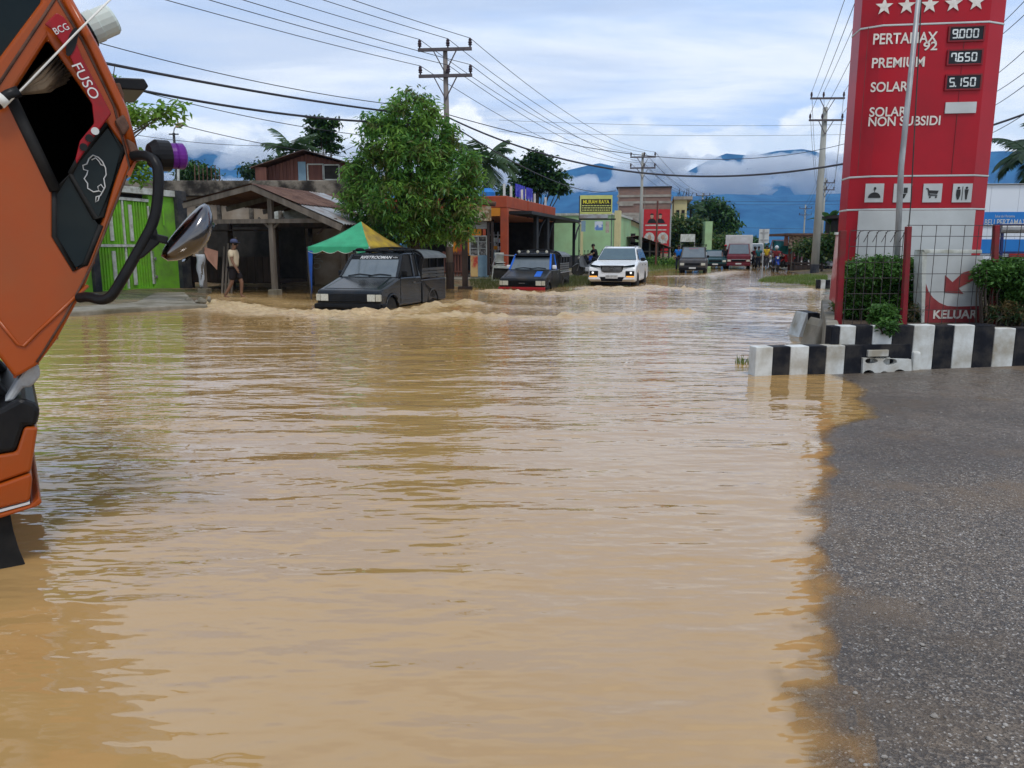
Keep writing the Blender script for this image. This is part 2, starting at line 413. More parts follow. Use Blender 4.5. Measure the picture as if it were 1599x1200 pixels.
# ---- mountains, haze, low cloud on their slopes
def ridge(name, ctrl, Y0, depth_, mat_, zbase=-5, seed=0, rough=60):
    """ctrl: skyline as photo pixels at distance Y0; a mountain body of real depth behind it"""
    n, m = 260, 40
    us = np.linspace(ctrl[0][0], ctrl[-1][0], n); vv = np.interp(us, [c[0] for c in ctrl], [c[1] for c in ctrl])
    top = np.array([AT(u, v, Y0)[:] for u, v in zip(us, vv)])
    V = []
    for j in range(m):
        t = j / (m - 1); Yj = Y0 + (t - 0.5) * depth_
        prof = np.sin(np.pi * t) ** 0.8
        X = top[:, 0] * (1 + (t - 0.5) * 0.1)
        hn = 0.8 * np.abs(fbm(X / 420 + seed, np.full(n, Yj / 420), 5, seed) - 0.47) * 2
        Z = zbase + (top[:, 2] - zbase) * np.clip(prof - hn * (1 - prof ** 3) * 0.8, 0, 1)
        V.append(np.stack([X, np.full(n, Yj), Z], -1))
    o = np_mesh(name, np.concatenate(V), grid_faces(m, n), mat_, smooth=True); tag(o, kind='structure'); return o
hazed_forest = mat('hazed_mountain_forest', (0.006, 0.045, 0.115), (0.022, 0.098, 0.190), scale=0.010, rough=0.95, spec=0.05)  # blue of distant air painted into the forest colour, besides the haze volume
ridge('near_mountain', [(-1500, 330), (-300, 318), (200, 322), (330, 330), (480, 325), (620, 318), (760, 322), (850, 308), (960, 300), (1010, 306), (1060, 309), (1130, 304), (1200, 306), (1320, 303), (1450, 306), (1700, 300), (2600, 310), (3200, 335)], 3300, 1500, hazed_forest, seed=3)
ridge('far_mountain', [(-1800, 300), (-400, 272), (120, 262), (230, 246), (320, 232), (400, 250), (500, 285), (700, 290), (820, 285), (880, 268), (935, 255), (985, 266), (1040, 288), (1085, 262), (1130, 240), (1175, 244), (1215, 236), (1262, 233), (1310, 255), (1420, 250), (1560, 236), (1800, 250), (2600, 270), (3300, 310)], 6100, 1500, hazed_forest, seed=11)
hz = MB().box(-6500, 6500, -60, 4300, -6, 330).build('haze', None); tag(hz, 'thin blue air in front of the mountains', 'haze', kind='stuff')
hm = bpy.data.materials.new('haze_air'); hm.use_nodes = True; nt = hm.node_tree; nt.nodes.clear()
mo = N('ShaderNodeOutputMaterial'); pv = N('ShaderNodeVolumePrincipled'); wire(pv.outputs[0], mo.inputs['Volume'])
pv.inputs['Color'].default_value = (0.24, 0.53, 0.96, 1); pv.inputs['Density'].default_value = 0.00010; pv.inputs['Anisotropy'].default_value = 0.0
hz.data.materials.append(hm)
def cloud(name, label, puffs, dens, seed):
    mb = MB()
    for (u, v, Y, rx, rz) in puffs:
        c = AT(u, v, Y); k = Y / F
        for q in range(7):
            a = random.uniform(0, 6.28); rr = random.uniform(0, 0.8)
            mb.ball((c.x + math.cos(a) * rr * rx * k, c.y + random.uniform(-0.6, 0.6) * rx * k, c.z + math.sin(a) * rr * rz * k), (random.uniform(0.35, 0.7) * rx * k, random.uniform(0.35, 0.6) * rx * k, random.uniform(0.35, 0.7) * rz * k), 12, 8)
    o = mb.build(name, None)
    r = o.modifiers.new('join', 'REMESH'); r.mode = 'VOXEL'; r.voxel_size = 15
    tx = bpy.data.textures.new('puff', 'CLOUDS'); tx.noise_scale = 60; tx.noise_depth = 3
    d = o.modifiers.new('lumps', 'DISPLACE'); d.texture = tx; d.strength = 75; d.texture_coords = 'GLOBAL'; d.mid_level = 0.5
    m = bpy.data.materials.new('cloud_' + name); m.use_nodes = True; t = m.node_tree; t.nodes.clear()
    mo = t.nodes.new('ShaderNodeOutputMaterial'); v_ = t.nodes.new('ShaderNodeVolumePrincipled'); t.links.new(v_.outputs[0], mo.inputs['Volume'])
    v_.inputs['Color'].default_value = (0.98, 0.98, 0.98, 1); v_.inputs['Density'].default_value = dens; v_.inputs['Anisotropy'].default_value = 0.3
    o.data.materials.append(m); tag(o, label, 'cloud', 'low clouds on the mountains', 'stuff'); return o
def bank(n, u0, u1, v0, v1, r0, r1, seed):
    q = random.Random(seed); return [(q.uniform(u0, u1), q.uniform(v0, v1), q.uniform(4750, 5150), q.uniform(r0, r1), q.uniform(r0, r1) * 0.42) for _ in range(n)]
cloud('low_cloud', 'white bank of cloud lying on the slope right of the street', bank(44, 1040, 1460, 252, 296, 22, 48, 1) + bank(9, 1060, 1420, 296, 303, 25, 50, 2) + [(1175, 250, 5000, 20, 14), (1050, 262, 5000, 34, 24), (1290, 258, 5000, 32, 18), (1340, 250, 5000, 40, 18), (1168, 268, 5000, 30, 18)], 0.011, 1)
cloud('low_cloud', 'white cloud drifting across the slope behind the sign and the brick building', bank(34, 620, 1040, 258, 294, 20, 42, 4) + [(860, 290, 5000, 34, 14), (985, 268, 5000, 34, 20), (1015, 262, 5000, 30, 20), (905, 286, 5000, 30, 9), (830, 275, 5000, 40, 22), (950, 292, 5000, 45, 10)], 0.011, 2)
cloud('low_cloud', 'white cloud capping the blue ridge at the left', bank(16, 200, 330, 222, 248, 18, 36, 7) + bank(24, 360, 600, 240, 296, 20, 44, 8) + bank(9, 250, 420, 270, 300, 14, 26, 9) + [(300, 262, 5000, 20, 6), (345, 282, 5000, 26, 7)], 0.010, 3)
# ================================================================ orange truck, cab tipped forward
def plate(outer, holes, y0, y1, name, m, parent, bevel=0.0):
    """flat plate in local xz with real holes, between y0 and y1"""
    bm = bmesh.new(); loops = []
    for lp in [outer] + holes:
        vsl = [bm.verts.new((x, y0, z)) for x, z in lp]
        loops.append([bm.edges.new((vsl[i], vsl[(i + 1) % len(vsl)])) for i in range(len(vsl))])
    bmesh.ops.triangle_fill(bm, use_beauty=True, use_dissolve=False, edges=[e for l in loops for e in l])
    g = bmesh.ops.extrude_face_region(bm, geom=bm.faces[:])
    for q in g['geom']:
        if isinstance(q, bmesh.types.BMVert): q.co.y = y1
    bmesh.ops.recalc_face_normals(bm, faces=bm.faces)
    me = bpy.data.meshes.new(name); bm.to_mesh(me); bm.free(); o = link_mesh(name, me, m, parent)
    if bevel: b = o.modifiers.new('bevel', 'BEVEL'); b.width = bevel; b.segments = 3; b.limit_method = 'ANGLE'; b.angle_limit = R(40)
    return o
m_or = mat('orange_paint', (0.31, 0.055, 0.0045), (0.275, 0.047, 0.004), scale=1.6, rough=0.26, spec=0.32, dirt=(0.25, 0.060, 0.012), dscale=1.7, bump=0.03, bscale=60)
m_blk = mat('black_plastic', (0.007, 0.007, 0.008), (0.012, 0.0115, 0.0115), scale=9, rough=0.38, spec=0.16, bump=0.05, bscale=120)
m_rub = mat('black_rubber', (0.009, 0.009, 0.009), (0.016, 0.015, 0.014), scale=8, rough=0.75)
m_int = mat('shade_black_lining', (0.015, 0.014, 0.014), (0.022, 0.02, 0.02), rough=0.9, spec=0.1)  # near-black stands in for the shade inside the cab
m_glass = mat('dark_glass', (0.006, 0.011, 0.012), (0.009, 0.015, 0.016), rough=0.05, spec=0.16)
m_red = mat('red_tinted_plastic', (0.22, 0.006, 0.010), (0.27, 0.009, 0.013), scale=5, rough=0.28, dirt=(0.16, 0.02, 0.02), dscale=4)
m_wht = mat('white_sticker', (0.62, 0.62, 0.60), rough=0.6)
m_chr = mat('dark_chrome', (0.20, 0.19, 0.19), (0.14, 0.135, 0.135), scale=3, rough=0.16, metal=1.0)
m_gry = mat('grey_cast_metal', (0.36, 0.37, 0.37), (0.28, 0.28, 0.28), scale=14, rough=0.5, metal=0.3, bump=0.2)
m_pur = mat('purple_film', (0.085, 0.010, 0.16), (0.12, 0.015, 0.20), scale=10, rough=0.3)
m_tow = mat('beige_cloth', (0.32, 0.24, 0.16), (0.14, 0.10, 0.07), scale=14, rough=0.95, st=(1, 1, 0.3), bump=0.4)
m_bkn = mat('worn_brown_rubber', (0.07, 0.04, 0.03), (0.12, 0.06, 0.04), scale=12, rough=0.8, bump=0.3)
m_cord = mat('white_cord', (0.7, 0.68, 0.62), rough=0.8)
m_dome = mat('milky_plastic', (0.55, 0.60, 0.55), (0.48, 0.54, 0.49), scale=6, rough=0.25)
TR = Frame(G(40, 885, 0), R(33))
tk = thing('truck', 'orange truck at the left edge with its cab tipped forward', 'truck', TR.P, R(33))
L = lambda pts, off=0.0: TR.poly(pts, off)
cab_out = [(214, 250), (205, 264), (183, 317), (148, 410), (131, 454), (90, 530), (60, 570), (24, 591), (0, 559), (-260, 222), (-140, -260), (40, -130), (104, 0), (144, 62), (190, 165)]
win = [(75, 60), (150, 168), (167, 193), (195, 232), (158, 352), (134, 412), (117, 421), (85, 370), (85, 297), (17, 150)]
win2 = [(-60, 165), (0, 88), (66, 0), (52, -70), (-100, -40), (-110, 90)]
plate(L(cab_out), [L(win), L(win2)], 0, 0.05, 'side_panel', m_or, tk, 0.016)
plate(L(cab_out), [], 1.66, 1.70, 'side_panel', m_or, tk)  # unseen far side shaped without windows to keep daylight out of the cab
ring = L(cab_out); shell = MB()
for i in range(len(ring)):
    (x0, z0), (x1, z1) = ring[i], ring[(i + 1) % len(ring)]
    if i in (1, 2, 9): continue
    shell.bar((x0, 0.05, z0), (x0, 1.66, z0), 0.012); shell.add([(x0, 0.05, z0), (x1, 0.05, z1), (x1, 1.66, z1), (x0, 1.66, z0)], [(0, 1, 2, 3)])
shell.build('cab_shell', m_or, tk)
ws = MB(); (x0, z0), (x1, z1) = ring[1], ring[3]
ws.add([(x0, 0.05, z0), (x1, 0.05, z1), (x1, 1.66, z1), (x0, 1.66, z0)], [(0, 1, 2, 3)]); ws.build('windscreen', m_glass, tk)
ctr = np.mean(np.array(ring), 0); lin = [(ctr[0] + (x - ctr[0]) * 0.965, ctr[1] + (z - ctr[1]) * 0.965) for x, z in ring]
lb = MB()
for i in range(len(lin)):
    (x0, z0), (x1, z1) = lin[i], lin[(i + 1) % len(lin)]
    lb.add([(x0, 0.06, z0), (x1, 0.06, z1), (x1, 1.64, z1), (x0, 1.64, z0)], [(0, 1, 2, 3)])
lb.add([(x, 1.64, z) for x, z in lin], [tuple(range(len(lin)))]); lb.build('cab_lining', m_int, tk)
MB().prism(L([(40, 250), (-20, 180), (-60, 60), (-120, 20), (-140, 120), (-60, 260)]), 0.3, 0.9, 'y').build('seat', m_int, tk, bevel=0.04)
MB().prism(L(win2), 0.02, 0.03, 'y').build('rear_side_window', m_glass, tk)
# door glass and quarter light with its divider
MB().prism(L([(110, 273), (121, 253), (167, 197), (193, 234), (160, 338), (147, 341)]), 0.012, 0.022, 'y').build('quarter_window', m_glass, tk)
MB().prism(L([(86, 302), (110, 273), (147, 341), (156, 353), (133, 410), (118, 419), (86, 368)]), 0.016, 0.026, 'y').build('door_window', m_glass, tk)
def strip(pts, r, y, name, m, n=6, par=None):
    return MB().tube([(x, y, z) for x, z in L(pts)], r, n).build(name, m, par or tk, smooth=True)
strip([(85, 302), (110, 272), (150, 342), (160, 338), (194, 234), (168, 195), (121, 252), (110, 272)], 0.011, 0.005, 'window_rubber', m_rub)
strip([(85, 300), (85, 369), (117, 422), (134, 413), (158, 352)], 0.011, 0.002, 'window_rubber', m_rub)
strip([(87, 298), (17, 152)], 0.024, 0.0, 'window_channel', m_rub)
MB().prism(L([(69, 42), (88, 24), (100, 31), (112, 52), (126, 90), (173, 180), (146, 216), (119, 258), (117, 250), (124, 222), (146, 195), (143, 166), (104, 82), (83, 52)]), -0.045, -0.030, 'y').build('rain_visor', m_red, tk, bevel=0.006)
for (u, v), mm in (((149, 205), m_wht), ((140, 216), m_blk), ((131, 230), m_blk)):
    x, z = L([(u, v)], -0.05)[0]; MB().lathe([(0.001, 0), (0.016, 0), (0.016, 0.008), (0.001, 0.008)], 12, (x, -0.052, z), 'y').build('visor_hole', mm, tk)
x, z = L([(113, 66)], -0.047)[0]
MB().prism([(x + math.cos(a) * 0.018 - math.sin(a) * 0.02, z - math.sin(a) * 0.06 ) for a in np.linspace(0, 6.28, 12, endpoint=False)], -0.049, -0.046, 'y').build('visor_slot', m_blk, tk)
x, z = L([(135, 127)], -0.05)[0]; text('FUSO', m_wht, tk, x, z, 0.040, 0.145, y=-0.047, rot=R(64))
x, z = L([(96, 45)], -0.05)[0]; text('BCG', m_wht, tk, x, z, 0.026, 0.06, y=-0.047, rot=R(-30))
Z1 = lambda pts: [(a / 2.4, b / 2.4) for a, b in pts]
strip(Z1([(335, 595), (350, 582), (370, 590), (385, 605), (397, 630), (400, 655), (391, 670), (396, 700), (386, 722), (372, 716), (352, 720), (330, 706), (330, 688), (317, 670), (327, 655), (331, 640), (315, 636), (312, 620), (327, 615), (335, 595)]), 0.0028, 0.006, 'map_sticker', m_wht, 5)
strip(Z1([(345, 600), (360, 592), (372, 604), (380, 618), (394, 622)]), 0.0024, 0.006, 'map_sticker', m_wht, 5)
strip(Z1([(372, 716), (368, 700), (380, 692), (392, 708), (378, 734), (362, 738), (360, 758), (370, 752), (374, 736)]), 0.0024, 0.006, 'map_sticker', m_wht, 5)
strip([(100, -8), (144, 70), (192, 172), (212, 250)], 0.020, -0.012, 'roof_gutter', m_or)
strip([(91, 0), (128, 62), (178, 165), (203, 262), (145, 412), (100, 498), (58, 566)], 0.005, -0.002, 'door_seam', m_bkn)
strip([(-40, 190), (66, 30), (98, -20)], 0.006, -0.001, 'door_seam', m_bkn)
strip([(-4, 498), (28, 538), (38, 541), (60, 518), (138, 446)], 0.008, -0.001, 'pressed_rib', m_or)
MB().prism(L([(178, 190), (192, 180), (202, 200), (192, 214)]), -0.04, 0.06, 'y').build('hinge_pad', m_bkn, tk, bevel=0.01)
MB().prism(L([(196, 218), (208, 225), (222, 246), (214, 256), (204, 244)]), -0.045, 0.06, 'y').build('mirror_bracket', m_bkn, tk, bevel=0.008)
MB().prism(L([(208, 255), (216, 246), (203, 277), (197, 274)]), -0.03, 0.1, 'y').build('corner_flap', m_or, tk)
# sun visor across the windscreen, roof beacon
MB().prism(L([(167, 116), (229, 119), (236, 131), (230, 138), (196, 136), (178, 129)]), 0.06, 0.42, 'y').build('sun_visor', m_blk, tk, bevel=0.006)
MB().prism(L([(176, 128), (190, 126), (197, 146), (196, 163), (186, 168)]), 0.05, 0.09, 'y').build('visor_bracket', m_bkn, tk, bevel=0.006)
def axis_lathe(prof, p, d, m, name, n=18, par=None):
    o = MB().lathe(prof, n).build(name, m, par or tk, smooth=False); o.location = p
    o.rotation_euler = Vector(d).to_track_quat('Z', 'Y').to_euler(); return o
bx, bz = L([(124, 52)], 0.35)[0]
be = axis_lathe([(0.001, -0.01), (0.082, 0), (0.080, 0.045), (0.001, 0.046)], (bx, 0.35, bz), (0.86, 0, 0.5), m_blk, 'roof_beacon')
axis_lathe([(0.001, 0.046), (0.070, 0.047), (0.072, 0.09), (0.068, 0.092), (0.068, 0.16), (0.06, 0.172), (0.001, 0.175)], (0, 0, 0), (0, 0, 1), m_dome, 'beacon_dome', par=be)
# mirror on its bent arm
arm = [(x, y, z) for (x, z), y in zip(L([(214, 240), (232, 241), (247, 256), (247, 300), (241, 345), (221, 383), (183, 450), (172, 466), (158, 470), (143, 465), (128, 468)], -0.14), (-0.03, -0.10, -0.15, -0.16, -0.16, -0.16, -0.15, -0.14, -0.11, -0.06, -0.01))]
def smoothp(P, k=3):
    P = [Vector(p) for p in P]
    for _ in range(k):
        Q = [P[0]]
        for a, b in zip(P[:-1], P[1:]): Q += [a * 0.75 + b * 0.25, a * 0.25 + b * 0.75]
        P = Q + [P[-1]]
    return P
MB().tube(smoothp(arm, 2), 0.0225, 10).build('mirror_arm', m_blk, tk, smooth=True)
MB().prism(L([(240, 338), (250, 380), (225, 402), (205, 412), (226, 370)], -0.16), -0.175, -0.145, 'y').build('arm_gusset', m_blk, tk, bevel=0.008)
(ax, az), (bx, bz) = L([(228, 368), (262, 376)], -0.16)
MB().bar((ax, -0.16, az), (bx, -0.16, bz), 0.03, 0.035).build('mirror_stalk', m_blk, tk, bevel=0.006)
mx, mz = L([(290, 362)], -0.16)[0]
mi = MB(); rings = []
for i in range(13):
    t = i / 12; w = math.sin(math.pi * (0.03 + 0.94 * t)) ** 0.55; q = []
    for k in range(16):
        a = 2 * math.pi * k / 16; q.append(((t - 0.5) * 0.305, 0.12 * w * math.cos(a), 0.070 * w * math.sin(a) * (1.15 if math.sin(a) < 0 else 0.75) - 0.02 * math.sin(math.pi * t)))
    rings.append(q)
mo_ = mi.loft(rings).build('mirror_housing', m_chr, tk, smooth=True); mo_.location = (mx, -0.16, mz); mo_.rotation_euler = (0, R(-50), 0)
gl = MB().lathe([(0.001, 0), (1, 0), (1, 0.006), (0.001, 0.008)], 20).build('mirror_glass', m_glass, mo_); gl.scale = (0.115, 0.085, 1); gl.location = (0.0, 0.02, -0.072); gl.rotation_euler = (R(180), 0, 0)
px_, pz_ = L([(233, 243)], -0.06)[0]
hn_ = axis_lathe([(0.001, 0), (0.050, 0.0), (0.070, 0.03), (0.068, 0.085), (0.001, 0.086)], (px_, -0.06, pz_), (1, 0.15, 0.05), m_blk, 'side_lamp', 22)
axis_lathe([(0.001, 0.086), (0.054, 0.087), (0.058, 0.108), (0.053, 0.114), (0.058, 0.120), (0.058, 0.146), (0.049, 0.154), (0.001, 0.155)], (0, 0, 0), (0, 0, 1), m_pur, 'lamp_lens', 22, hn_)
# straw brush behind the window, cord across it
tw = MB(); q0 = L([(30, 146)], 0.12)[0]
for k in range(26):
    t = k / 25; (ex, ez), = L([(88 + 14 * math.sin(t * 3) + 6 * (k % 3), 82 + 50 * t)], 0.16)
    mx_, mz_ = (q0[0] + ex) / 2 + 0.012 * math.sin(k * 2.3), (q0[1] + ez) / 2 - 0.028 * math.sin(t * 3.1)
    yy = 0.12 + 0.02 * (k % 3)
    tw.tube([(q0[0], 0.12, q0[1]), (mx_, yy, mz_), (ex, yy + 0.03, ez)], [0.010, 0.0105, 0.004], 5)
tw.build('straw_brush', m_tow, tk, smooth=True)
strip([(6, 172), (40, 138), (120, 55), (184, -8)], 0.0045, -0.06, 'cord', m_cord, 5)
strip([(-6, 168), (2, 160), (14, 152), (30, 146)], 0.024, -0.05, 'cord_knot', m_blk, 8)
strip([(-2, 164), (8, 156)], 0.027, -0.05, 'cord_knot', m_cord, 8)
# bumper, hinge, skirt and running gear below the cab
def wrap(poly, ylist, name, m, bev=0.01):
    return MB().prism(L(poly), ylist[0], ylist[1], 'y').build(name, m, tk, bevel=bev)
wrap([(-300, 640), (0, 640), (34, 622), (56, 630), (64, 641), (58, 667), (39, 667), (26, 706), (0, 710), (-300, 745)], (0.004, 1.7), 'bumper_cap', m_blk, 0.02)
wrap([(39, 667.5), (60, 667.5), (49, 737), (0, 754), (-300, 800), (-300, 746), (0, 711), (26, 707)], (0.0, 1.704), 'bumper', m_or, 0.012)
wrap([(49, 738.5), (51, 748), (49, 770), (47, 782), (0, 794), (-300, 850), (-300, 801), (0, 756)], (-0.014, 1.718), 'bumper', m_or, 0.012)
wrap([(47, 783), (47, 786), (0, 799), (-300, 856), (-300, 851), (0, 795.5)], (-0.016, 1.72), 'reflective_strip', m_wht, 0)
wrap([(47, 787.5), (62, 775), (66, 782), (60, 788), (0, 807), (-300, 868), (-300, 857), (0, 800.5)], (-0.03, 1.73), 'bumper_lip', m_or, 0.006)
wrap([(-40, 818), (16, 804), (22, 835), (30, 862), (41, 888), (42, 905), (-40, 905)], (0.03, 0.055), 'mud_flap', m_rub, 0.006)
wrap([(49, 566), (64, 579), (64, 592), (49, 609), (37, 609), (22, 630), (7, 632), (26, 600)], (0.06, 0.20), 'cab_hinge', m_gry, 0.01)
wrap([(-300, 560), (-60, 560), (10, 632), (20, 640), (-300, 640)], (0.35, 0.5), 'chassis_rail', m_rub, 0.01)
wrap([(-300, 560), (-60, 560), (10, 632), (20, 640), (-300, 640)], (1.2, 1.35), 'chassis_rail', m_rub, 0.01)
wrap([(-300, 420), (-150, 430), (-60, 560), (-40, 660), (-300, 660)], (0.55, 1.15), 'engine', mat('oily_engine', (0.05, 0.045, 0.04), (0.1, 0.09, 0.08), rough=0.5), 0.04)
for yy in (0.1, 1.42):
    whl = thing('wheel', None, None, (-1.25, yy, 0.06)); whl.parent = tk
    MB().lathe([(0.24, 0), (0.38, 0.0), (0.41, 0.03), (0.41, 0.17), (0.38, 0.2), (0.24, 0.2)], 26, ax='y').build('tyre', m_rub, whl, smooth=False)
    MB().lathe([(0.001, 0.04), (0.10, 0.03), (0.2, 0.07), (0.245, 0.01), (0.245, 0.19), (0.001, 0.15)], 20, ax='y').build('rim', m_gry, whl)
# ================================================================ vehicles (local: +Y forward, z = 0 on the road bed)
WET = 0.33
m_tyre = mat('tyre_rubber', (0.012, 0.012, 0.012), (0.03, 0.026, 0.02), scale=9, rough=0.8)
m_rim = mat('wheel_steel', (0.16, 0.155, 0.15), (0.09, 0.085, 0.08), scale=8, rough=0.45, metal=0.6)
m_cgl = mat('car_glass', (0.085, 0.105, 0.118), (0.105, 0.125, 0.135), rough=0.04, spec=0.9)  # base colour lightened to paint in the sky reflected by the glass
m_lamp = mat('lamp_glass', (0.55, 0.54, 0.45), (0.42, 0.41, 0.33), scale=30, rough=0.12, spec=0.8)
m_amb = mat('amber_lens', (0.55, 0.22, 0.05), rough=0.2)
m_ind = mat('pale_lens', (0.50, 0.48, 0.38), (0.4, 0.38, 0.3), scale=30, rough=0.15)
m_pk = mat('faded_black_paint', (0.006, 0.009, 0.012), (0.009, 0.012, 0.016), scale=2.2, rough=0.14, spec=0.28, dirt=(0.024, 0.023, 0.022), dscale=1.6, bump=0.02)
m_pk2 = mat('charcoal_paint', (0.016, 0.018, 0.021), (0.011, 0.012, 0.014), scale=2.2, rough=0.26, spec=0.16, dirt=(0.032, 0.027, 0.022), dscale=1.7)
m_blu = mat('bright_blue_paint', (0.010, 0.12, 0.55), (0.008, 0.09, 0.42), rough=0.3)
m_rdp = mat('red_paint', (0.32, 0.015, 0.018), (0.24, 0.012, 0.014), rough=0.35)
m_trm = mat('black_trim', (0.007, 0.007, 0.008), (0.012, 0.012, 0.012), rough=0.5, spec=0.1)
m_slat = mat('painted_board', (0.050, 0.052, 0.052), (0.030, 0.030, 0.030), scale=6, rough=0.55, st=(1, 0.3, 1), dirt=(0.10, 0.085, 0.065), dscale=3)
m_cov = mat('grey_tarpaulin', (0.075, 0.085, 0.09), (0.13, 0.14, 0.14), scale=2.5, rough=0.5, bump=0.3, bscale=9)
m_cin = mat('car_interior', (0.02, 0.02, 0.02), rough=0.9)
m_wp = mat('white_car_paint', (0.74, 0.75, 0.75), (0.70, 0.71, 0.71), rough=0.18, spec=0.6, dirt=(0.66, 0.65, 0.62), dscale=1.0)
m_plate = mat('number_plate', (0.55, 0.55, 0.53), (0.45, 0.45, 0.44), scale=22, rough=0.5)
m_num = mat('plate_digits', (0.03, 0.03, 0.03), rough=0.6)
WHEELS = {}
def wheel(parent, x, y, r=0.31, w=0.19, rimm=None, spokes=0, tall=0.58):
    k = (r, w, rimm, spokes)
    s = 1 if x > 0 else -1
    if k not in WHEELS:
        WHEELS[k] = (MB().lathe([(r * tall, -w / 2), (r * 0.93, -w / 2), (r, -w * 0.36), (r, w * 0.36), (r * 0.93, w / 2), (r * tall, w / 2)], 24, ax='x').mesh('tyre'),)
        rm = MB().lathe([(0.001, w * 0.30), (r * 0.14, w * 0.34), (r * 0.22, w * 0.22), (r * tall * 0.86, w * (0.1 if spokes else 0.26)), (r * tall, w * 0.46), (r * tall * 1.02, w * 0.46), (r * tall * 1.02, -w * 0.4), (0.001, -w * 0.4)], 20, ax='x')
        for q in range(spokes):
            a = 2 * math.pi * q / spokes; rm.bar((w * 0.3, 0, 0), (w * 0.36, r * tall * 0.95 * math.cos(a), r * tall * 0.95 * math.sin(a)), 0.05, 0.03)
        WHEELS[k] += (rm.mesh('rim'),)
    e = thing('wheel', None, None, (x, y, r)); e.parent = parent
    if s < 0: e.rotation_euler = (0, 0, math.pi)
    link_mesh('tyre', WHEELS[k][0], m_tyre, e); link_mesh('rim', WHEELS[k][1], rimm or m_rim, e); return e
def arch(c, r, z0, n=9):
    a0 = math.asin(min(1, max(-1, (z0 - r) / (r + 0.06)))); rr = r + 0.06
    return [(c + rr * math.cos(a), r + rr * math.sin(a)) for a in np.linspace(a0, math.pi - a0, n)]
def pickup(name, label, u, v, P, dz=0.0):
    e = thing(name, label, 'pickup truck', G(u, v) + Vector((0, 0, -WET + dz)), RROT + math.pi, 'flooded pickup taxis')
    w, z0, r = 0.82, 0.36, 0.31; fy, ry = 1.36, -1.28
    # lower body: nose, cab and bed with cut wheel arches
    nose = [(2.02, z0), (2.04, 0.70), (1.98, 0.79), (0.98, 1.05), (0.92, 1.06), (-0.50, 1.06), (-0.50, z0)] + arch(fy, r, z0)[::-1]
    nose = [(2.02, z0), (2.04, 0.70), (1.98, 0.79), (0.98, 1.05), (0.92, 1.06), (-0.50, 1.06), (-0.50, z0)]
    nose += [(fy - 0.36, z0)] + arch(fy, r, z0)[1:-1][::-1] + [(fy + 0.36, z0)]
    b = MB().prism(nose, -w, w, 'x').build('cab_body', P['body'], e, bevel=0.055, seg=4)
    bed = [(-0.53, z0), (-0.53, 0.93), (-0.56, 0.96), (-2.26, 0.96), (-2.28, 0.93), (-2.28, 0.42), (-2.24, z0), (ry - 0.36, z0)] + arch(ry, r, z0)[1:-1] + [(ry + 0.36, z0)]
    MB().prism(bed, -w - 0.01, w + 0.01, 'x').build('bed', P['bed'], e, bevel=0.025)
    for s in (-1, 1):
        MB().tube([(s * (w + 0.012), y, z) for y, z in arch(ry, r, z0)], 0.022, 6).build('arch_lip', P['bed'], e, smooth=True)
        MB().tube([(s * (w + 0.004), y, z) for y, z in arch(fy, r, z0)], 0.022, 6).build('arch_lip', P['body'], e, smooth=True)
        MB().bar((s * (w + 0.004), 1.9, 0.80), (s * (w + 0.006), -0.48, 0.88), 0.012, 0.03).build('waist_crease', P['body'], e, bevel=0.005)
        MB().bar((s * (w + 0.014), -0.56, 0.92), (s * (w + 0.014), -2.24, 0.92), 0.02, 0.03).build('bed_rail', P['trim'], e)
    MB().box(-0.62, 0.62, -2.1, 1.85, 0.22, 0.68).build('chassis', m_trm, e)
    hz0 = lambda y: 0.79 + (1.98 - y) * 0.26
    hood = MB().add([(-0.66, 1.86, hz0(1.86) + 0.012), (0.66, 1.86, hz0(1.86) + 0.012), (0.60, 1.02, hz0(1.02) + 0.014), (-0.60, 1.02, hz0(1.02) + 0.014), (-0.72, 1.88, hz0(1.88) - 0.004), (0.72, 1.88, hz0(1.88) - 0.004), (0.66, 1.0, hz0(1.0) - 0.004), (-0.66, 1.0, hz0(1.0) - 0.004)], [(0, 1, 2, 3), (4, 5, 1, 0), (5, 6, 2, 1), (6, 7, 3, 2), (7, 4, 0, 3)]).build('hood', P['hood'], e)
    if P.get('stripe'):
        MB().add([(-0.38, 1.84, hz0(1.84) + 0.017), (-0.62, 1.84, hz0(1.84) + 0.017), (-0.56, 1.20, hz0(1.2) + 0.018), (-0.34, 1.20, hz0(1.2) + 0.018)][::1], [(0, 1, 2, 3)]).build('hood_stripe', P['stripe'], hood)
    # greenhouse: roof, pillars and glass
    B = {'fl': (0.90, 1.06), 'ft': (0.38, 1.60), 'rt': (-0.46, 1.62), 'rl': (-0.48, 1.06)}; wb, wt = 0.76, 0.66
    roof = MB().loft([[(-wt, 0.42, 1.585), (wt, 0.42, 1.585), (wt - 0.02, 0.40, 1.635), (-wt + 0.02, 0.40, 1.635)], [(-wt, 0.0, 1.60), (wt, 0.0, 1.60), (wt - 0.02, 0.0, 1.665), (-wt + 0.02, 0.0, 1.665)], [(-wt, -0.50, 1.59), (wt, -0.50, 1.59), (wt - 0.02, -0.50, 1.65), (-wt + 0.02, -0.50, 1.65)]])
    roof.build('roof', P['body'], e, bevel=0.02)
